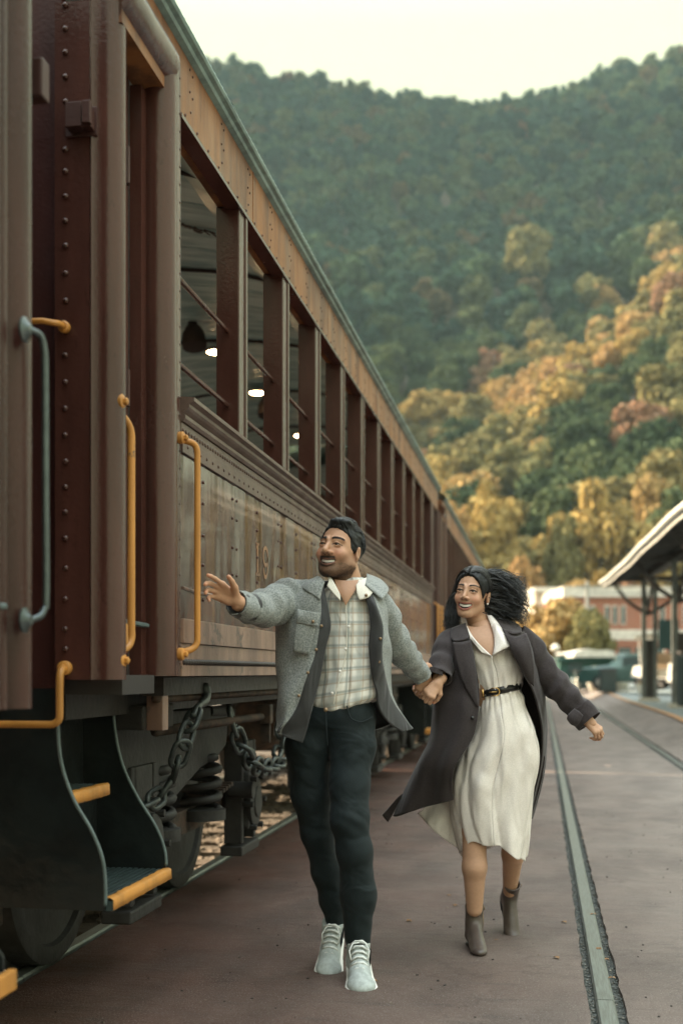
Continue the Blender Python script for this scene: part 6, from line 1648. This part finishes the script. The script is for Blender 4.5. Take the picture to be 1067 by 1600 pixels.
# ------------------------------------------------------------------ the woman
def build_woman():
    f = Fig(5.30, 755); r = empty('person', f.root, YAW)
    tag(r, 'laughing woman in ivory dress and long dark coat with windblown black hair', 'person')
    SK = (.54, .32, .21); sk = np.array(SK); g = random.Random(11)
    R = euler(math.radians(25), math.radians(3), math.radians(7)); hc = f(737, 929, 0.0); sc = .935
    HV = head(hc, R, sc, True, r, SK, f(752, 985, .03), .047)
    pieces = [HV, limb([f(752, 985, .03), f(757, 1000, .03), f(765, 1060, .03), f(775, 1120, .03)], [.052, .080, .085, .085], .007, SK, .05)]
    pieces.append(limb([f(741, 1300, -.02), f(741, 1355, -.03), f(741, 1420, -.0)], [.052, .050, .034], .005, SK))
    pieces.append(limb([f(770, 1180, .02), f(741, 1300, -.02)], [.075, .055], .008, SK))
    pieces.append(limb([f(785, 1180, .04), f(801, 1290, .10)], [.075, .055], .008, SK))
    pieces.append(limb([f(801, 1290, .10), f(801, 1335, .17), f(796, 1392, .30)], [.055, .047, .030], .005, SK))
    pieces.append(limb([f(702, 1002, .0), f(690, 1030, -.05), f(683, 1064, -.13)], [.04, .034, .024], .006, SK))
    pieces.append(limb([f(812, 1000, .04), f(862, 1068, .05), f(922, 1130, .0)], [.04, .034, .024], .006, SK))
    nz = lambda v: np.array(v, float) / np.linalg.norm(v)
    w_ = f(685, 1066, -.155); Z = nz((-.55, -.30, -.62)); Y = nz((.1, -.9, .4)); Y = nz(Y - Z * (Y @ Z)); X = np.cross(Y, Z)
    pieces.append(hand_mesh((w_, X, Y, Z), (.95, 1.0, 1.0, 1.0), .1, .6, sk * 1.05, .78))
    w_ = f(916, 1125, .0); Z = nz((.62, -.1, -.60)); Y = nz((.45, -.75, .45)); Y = nz(Y - Z * (Y @ Z)); X = np.cross(Y, Z)
    pieces.append(hand_mesh((w_ , X, Y, Z), (.65, .7, .8, .85), .3, .4, sk * 1.02, .74))
    V, F, C = join(pieces); mesh_of('body', V, F, M_skin, r, cols=C)
    # earring and necklace
    e = to_world([(.079, .004, -.036)], hc, R, sc)[0]; mb = MB(); mb.lathe(tuple(e), (0, -1, 0), [(-.004, .001), (-.002, .0042), (.002, .0042), (.004, .001)], 10); mesh_of('earring', np.array(mb.v), mb.f, M_pearl, r)
    mb = MB(); mb.tube([tuple(p) for p in catmull([f(741, 985, -.035), f(748, 999, -.066), f(757, 1009, -.078), f(765, 1001, -.064), f(770, 985, -.03)], 6)], .0011, 5); mesh_of('necklace', np.array(mb.v), mb.f, M_goldm, r)
    # --- hair
    hp = hair_cap(hc, R, sc, r, [-.11, -.085, -.07, -.055, -.04, -.028, -.012, .005, .02, .04, .06, .1], [.104, .092, .080, .062, .040, .020, .012, .012, .008, -.02, -.05, -.07], .0115, True)
    def lock(pts, r0, r1, name='hair_lock', wav=.004, parent=hp, n=6):
        P = catmull([tuple(p) for p in pts], 7); m = len(P); ph = g.uniform(0, 6.28); fr = g.uniform(3.5, 7.5)
        for i in range(m):
            u = i / (m - 1); P[i] += np.array([math.sin(u * fr + ph), .6 * math.cos(u * fr * .8 + ph), math.cos(u * fr + ph)]) * wav * 1.5 * u ** 2
        return P, [r0 * (1 - u) ** .8 * (.35 + .65 * min(1, 4 * u + .4)) + r1 for u in np.linspace(0, 1, m)]
    def hank(items, name):
        mb = MB()
        for P, rs in items: mb.tube([tuple(p) for p in P], rs, 5)
        o = mesh_of(name, np.array(mb.v), mb.f, M_strand, hp); o['kind'] = 'stuff'; return o
    it = []
    U = lambda a, b: g.uniform(a, b)
    for k in range(900):     # blown to picture right
        u = g.random(); sx, sy, sd = 748 + U(-4, 14), 896 + 56 * u + U(-4, 4), U(-.02, .10)
        ex, ey = 790 + U(0, 33) - 14 * abs(u - .55), 908 + 62 * u + U(-8, 10)
        mx, my = (sx + ex) / 2 + U(-3, 3), (sy + ey) / 2 - U(0, 12) + 5 * (u > .6)
        p = [f(sx, sy, sd), f(mx, my, sd + U(-.01, .04)), f(ex, ey, sd + U(-.03, .06))]
        if g.random() < .5: p.append(f(ex + U(-5, 9), ey + U(2, 13), sd + U(-.02, .05)))
        it.append(lock(p, U(.0010, .0030), .0004, wav=.006))
    hank(it, 'blown_hair'); it = []
    for k in range(380):      # falling behind the cheek on picture left
        u = g.random(); sx, sy = 712 + 22 * u, 905 + 20 * (1 - u)
        p = [f(sx, sy, .03 + .05 * u), f(703 + 10 * u + U(-3, 3), 936, .05 + U(-.02, .03)), f(699 + 16 * u + U(-4, 4), 962, .04 + U(-.03, .03)), f(698 + 20 * u + U(-7, 5), 982 + U(-10, 8), .02 + U(-.03, .03))]
        it.append(lock(p, U(.0010, .0026), .0004, wav=.005))
    hank(it, 'side_hair'); it = []
    for k in range(420):     # fine loose strands
        if g.random() < .75:
            u = g.random(); p = [f(750 + U(-10, 12), 890 + 60 * u, U(-.02, .08)), f(778 + U(-8, 8), 893 + 62 * u + U(-8, 8), U(-.02, .1)), f(806 + U(-8, 14), 905 + 62 * u + U(-10, 12), U(-.04, .12)), f(812 + U(-12, 15), 915 + 62 * u + U(-12, 16), U(-.04, .12))]
        else:
            p = [f(714 + U(-4, 10), 912, .03), f(703 + U(-6, 10), 945, .04), f(698 + U(-8, 14), 975 + U(-10, 12), .03 + U(-.04, .04))]
        it.append(lock(p, .0006, .0003, wav=.012))
    hank(it, 'loose_strands')
    it = []
    for k in range(620):     # strands combed from the parting over the crown
        y0 = U(-.074, .085); sgn = 1 if g.random() < .62 else -1; ph0 = -.12 + sgn * .03; ph1 = U(1.25, 1.75) * sgn; off = U(-.001, .003); pr = []
        for q in range(7):
            t_ = q / 6; ph = ph0 + (ph1 - ph0) * t_; yy = y0 + (.075 - .35 * max(0, y0)) * t_ ** 1.3 - .018
            kk = math.sqrt(max(.04, 1 - (yy / .1085) ** 2)); pr.append(np.array([.0845 * kk * math.sin(ph), .018 + yy, .034 + .0975 * kk * math.cos(ph)]) * 1.0 + np.array([0, 0, off]) + np.array([off * sgn, 0, 0]))
        pr = to_world(pr, hc, R, sc); P = catmull([tuple(p) for p in pr], 2); it.append((P, [.0016 * (1 - .5 * i / len(P)) for i in range(len(P))]))
    hank(it, 'crown_strands')
    # --- dress
    rows = []
    spec = [(988, 716, 812, .060, .0, 0), (1003, 712, 815, .080, .0, 0), (1025, 718, 816, .112, 0, 0), (1050, 733, 817, .112, 0, -3), (1072, 742, 815, .105, 0, -6), (1082, 747, 811, .100, 0, -6), (1094, 747, 816, .108, 0, -5),
            (1115, 743, 823, .118, .2, -3), (1150, 736, 838, .135, .5, 0), (1190, 716, 842, .140, .8, 2), (1230, 706, 834, .140, 1.0, 3), (1270, 708, 828, .135, 1.1, 4), (1305, 715, 824, .130, 1.15, 3), (1330, 722, 820, .125, 1.2, 4)]
    for (py, x0, x1, dep, fa, sl) in spec:
        row = []; cxp = (x0 + x1) / 2; hw = (x1 - x0) / 2
        for k in range(16):
            a = 2 * PI * k / 16 - PI / 2; row.append(f(cxp + hw * math.cos(a), py + sl * math.cos(a), .03 + dep * math.sin(a)))
        rows.append(row)
    def dfold(Cg):
        m, n = Cg.shape[:2]
        for i in range(m):
            v = i / (m - 1); lo = max(0, (v - .46) / .54); bod = max(0, 1 - abs(v - .36) / .14)
            for j in range(n):
                a = 2 * PI * j / (n - 1)
                w_ = lo ** .7 * (.011 * math.sin(a * 5 + 4.5 * v) + .008 * (abs(math.sin(a * 4.5 - 5.5 * v + 1)) ** .5 * 2 - 1.4) + .004 * math.sin(a * 14 + 6 * v + 2 * math.sin(v * 9))) + bod * (.004 * math.sin(a * 16 + v * 30) + .003 * math.sin(a * 27)) + .002 * math.sin(v * 60 + a * 4) * (1 - lo)
                gath = math.exp(-((v - .47) / .05) ** 2); w_ += gath * .003 * math.sin(a * 26)
                cc = Cg[i].mean(0); dv = Cg[i, j] - cc; dv[2] = 0; Cg[i, j] += dv / (np.linalg.norm(dv) + 1e-6) * w_
                if v > .85: Cg[i, j][2] += (v - .85) / .15 * (.030 * math.sin(a * 2 + 2.3) + .010 * math.sin(a * 7))
        return Cg
    dr = sheet('dress', rows, r, [M_dress], ku=8, kv=8, closed=True, thick=.003, fn=dfold)
    tail = [[f(712, 1195, .05), f(722, 1205, .06), f(738, 1215, .05)], [f(703, 1222, .09), f(714, 1245, .07), f(735, 1258, .06)], [f(680, 1248, .13), f(700, 1272, .09), f(728, 1292, .06)], [f(652, 1271, .15), f(686, 1305, .10), f(727, 1333, .05)]]
    def tf(Cg):
        m, n = Cg.shape[:2]
        for i in range(m):
            for j in range(n): Cg[i, j][1] += .014 * (i / m) * math.sin(j * .75); 
        return Cg
    sheet('skirt_tail', tail, r, [M_dress], ku=7, kv=8, thick=.003, fn=tf)
    # skin of the V neck
    mb = MB(); mb.grid([[tuple(p) for p in catmull(rw, 4)] for rw in ([f(727, 976, -.030), f(745, 980, -.045), f(768, 972, -.020)], [f(732, 992, -.066), f(751, 994, -.078), f(775, 990, -.060)], [f(743, 1008, -.090), f(758, 1009, -.094), f(776, 1006, -.086)], [f(764, 1023, -.1000), f(767, 1024, -.1005), f(770, 1023, -.0995)])])
    mesh_of('chest_skin', np.array(mb.v), mb.f, M_skin, r, cols=np.tile(sk * .93, (len(mb.v), 1)))
    def leaf(pts, name, mat, th=.004): return sheet(name, pts, r, [mat], ku=4, kv=4, thick=th)
    leaf([[f(760, 960, .0), f(766, 962, -.01), f(771, 966, -.0)], [f(768, 980, -.05), f(778, 984, -.075), f(788, 990, -.07)], [f(772, 1004, -.09), f(784, 1006, -.112), f(797, 1008, -.105)], [f(769, 1025, -.112), f(777, 1020, -.120), f(786, 1013, -.116)]], 'dress_collar', M_dress)
    leaf([[f(725, 974, -.035), f(727, 976, -.045), f(728, 980, -.045)], [f(731, 992, -.075), f(736, 994, -.085), f(738, 996, -.088)], [f(741, 1006, -.098), f(748, 1008, -.106), f(750, 1010, -.107)], [f(752, 1020, -.112), f(764, 1024, -.117), f(768, 1027, -.117)]], 'dress_facing', M_dress)
    mb = MB(); mb.tube([tuple(p) for p in catmull([f(768, 1026, -.116), f(769, 1045, -.120), f(771, 1062, -.114), f(772, 1076, -.106)], 4)], .0018, 5); mesh_of('front_seam', np.array(mb.v), mb.f, M_dress, dr)
    # --- belt
    G = []
    for k in range(33):
        a = 2 * PI * k / 32 - PI / 2; px = 779.5 + 33.5 * math.cos(a); dy = .03 + .106 * math.sin(a); c_ = 1079 - 7 * math.cos(a)
        G.append([tuple(f(px, c_ - 5.2, dy)), tuple(f(px + .8 * math.cos(a), c_, dy + .004 * math.sin(a))), tuple(f(px, c_ + 5.2, dy))])
    mb = MB(); mb.grid(G); be = mesh_of('belt', np.array(mb.v), mb.f, M_belt, r); md = be.modifiers.new('thickness', 'SOLIDIFY'); md.thickness = .004; md.offset = 1
    q = lambda px, py: tuple(f(px, py, -.088))
    mb = MB(); mb.tube([q(766, 1076), q(775, 1074.5), q(779, 1077), q(780, 1081), q(779, 1085), q(776, 1087), q(767, 1087.5)], .0022, 6); mesh_of('buckle', np.array(mb.v), mb.f, M_goldm, be)
    mb = MB(); mb.tube([q(764, 1081.5), q(776, 1081)], .0018, 6); mesh_of('buckle_pin', np.array(mb.v), mb.f, M_goldm, be)
    mb = MB(); mb.tube([q(753.5, 1077.5), q(754.5, 1088.5)], .0042, 6); mesh_of('belt_tip', np.array(mb.v), mb.f, M_goldm, be)
    # --- coat
    K = lambda *pts: [f(*p) for p in pts]
    rows = [
        K((727, 978, -.055), (714, 985, -.060), (697, 990, .0), (712, 982, .09), (752, 972, .12), (800, 975, .11), (823, 986, .03), (806, 986, -.060), (785, 982, -.075)),
        K((738, 1012, -.125), (716, 1012, -.115), (689, 1012, -.01), (700, 1005, .11), (755, 1000, .15), (815, 1000, .14), (833, 1008, .04), (820, 1012, -.080), (799, 1010, -.115)),
        K((744, 1045, -.140), (718, 1045, -.135), (684, 1045, -.02), (695, 1040, .12), (755, 1040, .17), (825, 1038, .16), (842, 1040, .08), (832, 1044, -.045), (812, 1042, -.105)),
        K((748, 1080, -.150), (716, 1080, -.140), (680, 1080, -.03), (690, 1078, .13), (755, 1080, .19), (835, 1078, .19), (851, 1080, .13), (845, 1082, .02), (832, 1076, -.060)),
        K((748, 1108, -.155), (712, 1112, -.150), (676, 1115, -.03), (686, 1115, .14), (755, 1115, .22), (838, 1115, .23), (853, 1115, .18), (850, 1115, .10), (841, 1106, .000)),
        K((738, 1152, -.160), (700, 1155, -.150), (672, 1155, -.02), (682, 1155, .15), (755, 1155, .26), (836, 1155, .28), (853, 1150, .24), (852, 1150, .17), (848, 1144, .080)),
        K((712, 1195, -.150), (680, 1195, -.120), (652, 1190, .02), (672, 1190, .18), (755, 1195, .30), (828, 1195, .31), (849, 1196, .27), (850, 1192, .21), (846, 1188, .150)),
        K((706, 1225, -.110), (672, 1228, -.070), (632, 1230, .06), (664, 1225, .20), (755, 1230, .32), (816, 1235, .32), (838, 1245, .29), (838, 1243, .25), (836, 1235, .200)),
        K((708, 1250, -.060), (662, 1262, -.010), (612, 1276, .09), (660, 1245, .22), (755, 1250, .32), (806, 1262, .32), (829, 1278, .30), (827, 1281, .27), (825, 1280, .235)),
    ]
    def cf(Cg):
        m, n = Cg.shape[:2]; I, Jj = np.meshgrid(np.arange(m) / (m - 1), np.arange(n) / (n - 1), indexing='ij')
        w_ = (.004 + .018 * I ** 1.6) * np.sin(Jj * 46 + I * 3) * np.clip(np.minimum(Jj, 1 - Jj) * 10, 0, 1) + .004 * np.sin(I * 22 + Jj * 9); Cg[..., 1] += w_; Cg[..., 0] += w_ * .35; return Cg
    ct = sheet('coat', rows, r, [M_coat], ku=7, kv=8, thick=.006, fn=cf)
    leaf([[f(619, 1248, .07), f(623, 1244, .075), f(628, 1240, .08)], [f(607, 1262, .09), f(611, 1264, .095), f(616, 1266, .10)], [f(597, 1273, .10), f(601, 1279, .105), f(606, 1284, .11)]], 'coat_vent', M_coat, .005)
    # lapels and collar
    leaf([[f(727, 973, -.045), f(715, 977, -.040), f(705, 981, -.02)], [f(731, 985, -.085), f(718, 990, -.095), f(704, 996, -.075)], [f(734, 996, -.112), f(722, 1000, -.125), f(710, 1001, -.118)]], 'coat_collar', M_coat, .006)
    leaf([[f(735, 1000, -.126), f(720, 1003, -.134), f(707, 1003, -.126)], [f(740, 1025, -.145), f(728, 1030, -.156), f(712, 1030, -.150)], [f(744, 1055, -.156), f(736, 1062, -.168), f(724, 1068, -.165)], [f(747.5, 1102, -.162), f(746.5, 1103, -.166), f(745, 1104, -.166)]], 'lapel', M_coat, .006)
    leaf([[f(762, 958, .05), f(780, 965, .05), f(800, 972, .05)], [f(774, 970, .0), f(795, 980, -.02), f(813, 982, -.02)], [f(786, 986, -.065), f(800, 992, -.088), f(814, 990, -.075)]], 'coat_collar', M_coat, .006)
    leaf([[f(787, 990, -.085), f(803, 996, -.106), f(821, 990, -.085)], [f(797, 1010, -.122), f(812, 1014, -.136), f(829, 1012, -.110)], [f(809, 1035, -.118), f(820, 1040, -.132), f(833, 1042, -.108)], [f(826, 1066, -.086), f(829, 1068, -.090), f(832, 1072, -.082)]], 'lapel', M_coat, .006)
    mb = MB(); mb.lathe(tuple(f(738, 1122, -.168)), (0, -1, 0), [(0, .008), (.004, .007)], 12); mesh_of('coat_button', np.array(mb.v), mb.f, M_belt, ct)
    # sleeves
    fo = [(.12, .08, .006, 70, 0, 1.8), (.30, .09, .006, 75, 1.0, 1.8), (.45, .06, .004, 80, 2.0, 1.2)]
    sleeve('sleeve', [f(806, 996, .05), f(822, 1008, .05), f(843, 1038, .06), f(866, 1068, .06), f(890, 1094, .04), f(912, 1116, .02), f(920, 1125, .01)], [.062, .066, .060, .058, .055, .053, .052], r, M_coat, fo, seed=5)
    sleeve('sleeve', [f(712, 1000, .02), f(702, 1008, -.01), f(694, 1030, -.06), f(688, 1048, -.11), f(685, 1060, -.145)], [.056, .060, .058, .052, .048], r, M_coat, fo, seed=6)
    cu = sleeve('cuff', [f(902, 1105, .025), f(912, 1117, .02), f(921, 1127, .01)], [.054, .0605, .058], r, M_coat, [])
    leaf([[f(897, 1108, -.045), f(904, 1112, -.055), f(910, 1118, -.058)], [f(888, 1116, -.050), f(897, 1124, -.062), f(905, 1128, -.060)], [f(886, 1123, -.045), f(892, 1131, -.050), f(900, 1134, -.050)]], 'cuff_strap', M_coat, .006)
    leaf([[f(672, 1042, -.165), f(682, 1043, -.172), f(692, 1048, -.17)], [f(671, 1046, -.167), f(681, 1048, -.174), f(691, 1052, -.171)], [f(671, 1050, -.168), f(681, 1052, -.176), f(691, 1056, -.172)]], 'cuff_strap', M_coat, .005)
    # boots
    shoe(r, 'ankle_boot', f(741, 1443, .02), (.02, -1, -.04), (0, -.04, 1), 1.0, (M_boot, M_bootsole), 'boot')
    shoe(r, 'ankle_boot', f(797, 1400, .32), (.02, -1, -.95), (.03, -.95, 1), .98, (M_boot, M_bootsole), 'boot')
    return r
woman = build_woman()
# ------------------------------------------------------------------ valley haze
hz = MB().box(-820, 820, -60, 1000, -2.0, 620).build('haze'); tag(hz, 'thin pale autumn haze filling the valley', 'haze', kind='stuff')
hm = bpy.data.materials.new('haze'); hm.use_nodes = True; t = hm.node_tree; t.nodes.clear()
pv = t.nodes.new('ShaderNodeVolumePrincipled'); pv.inputs['Color'].default_value = (.66, .93, 1.0, 1); pv.inputs['Density'].default_value = .00017; pv.inputs['Anisotropy'].default_value = .0
o_ = t.nodes.new('ShaderNodeOutputMaterial'); t.links.new(pv.outputs[0], o_.inputs['Volume']); hz.data.materials.append(hm)
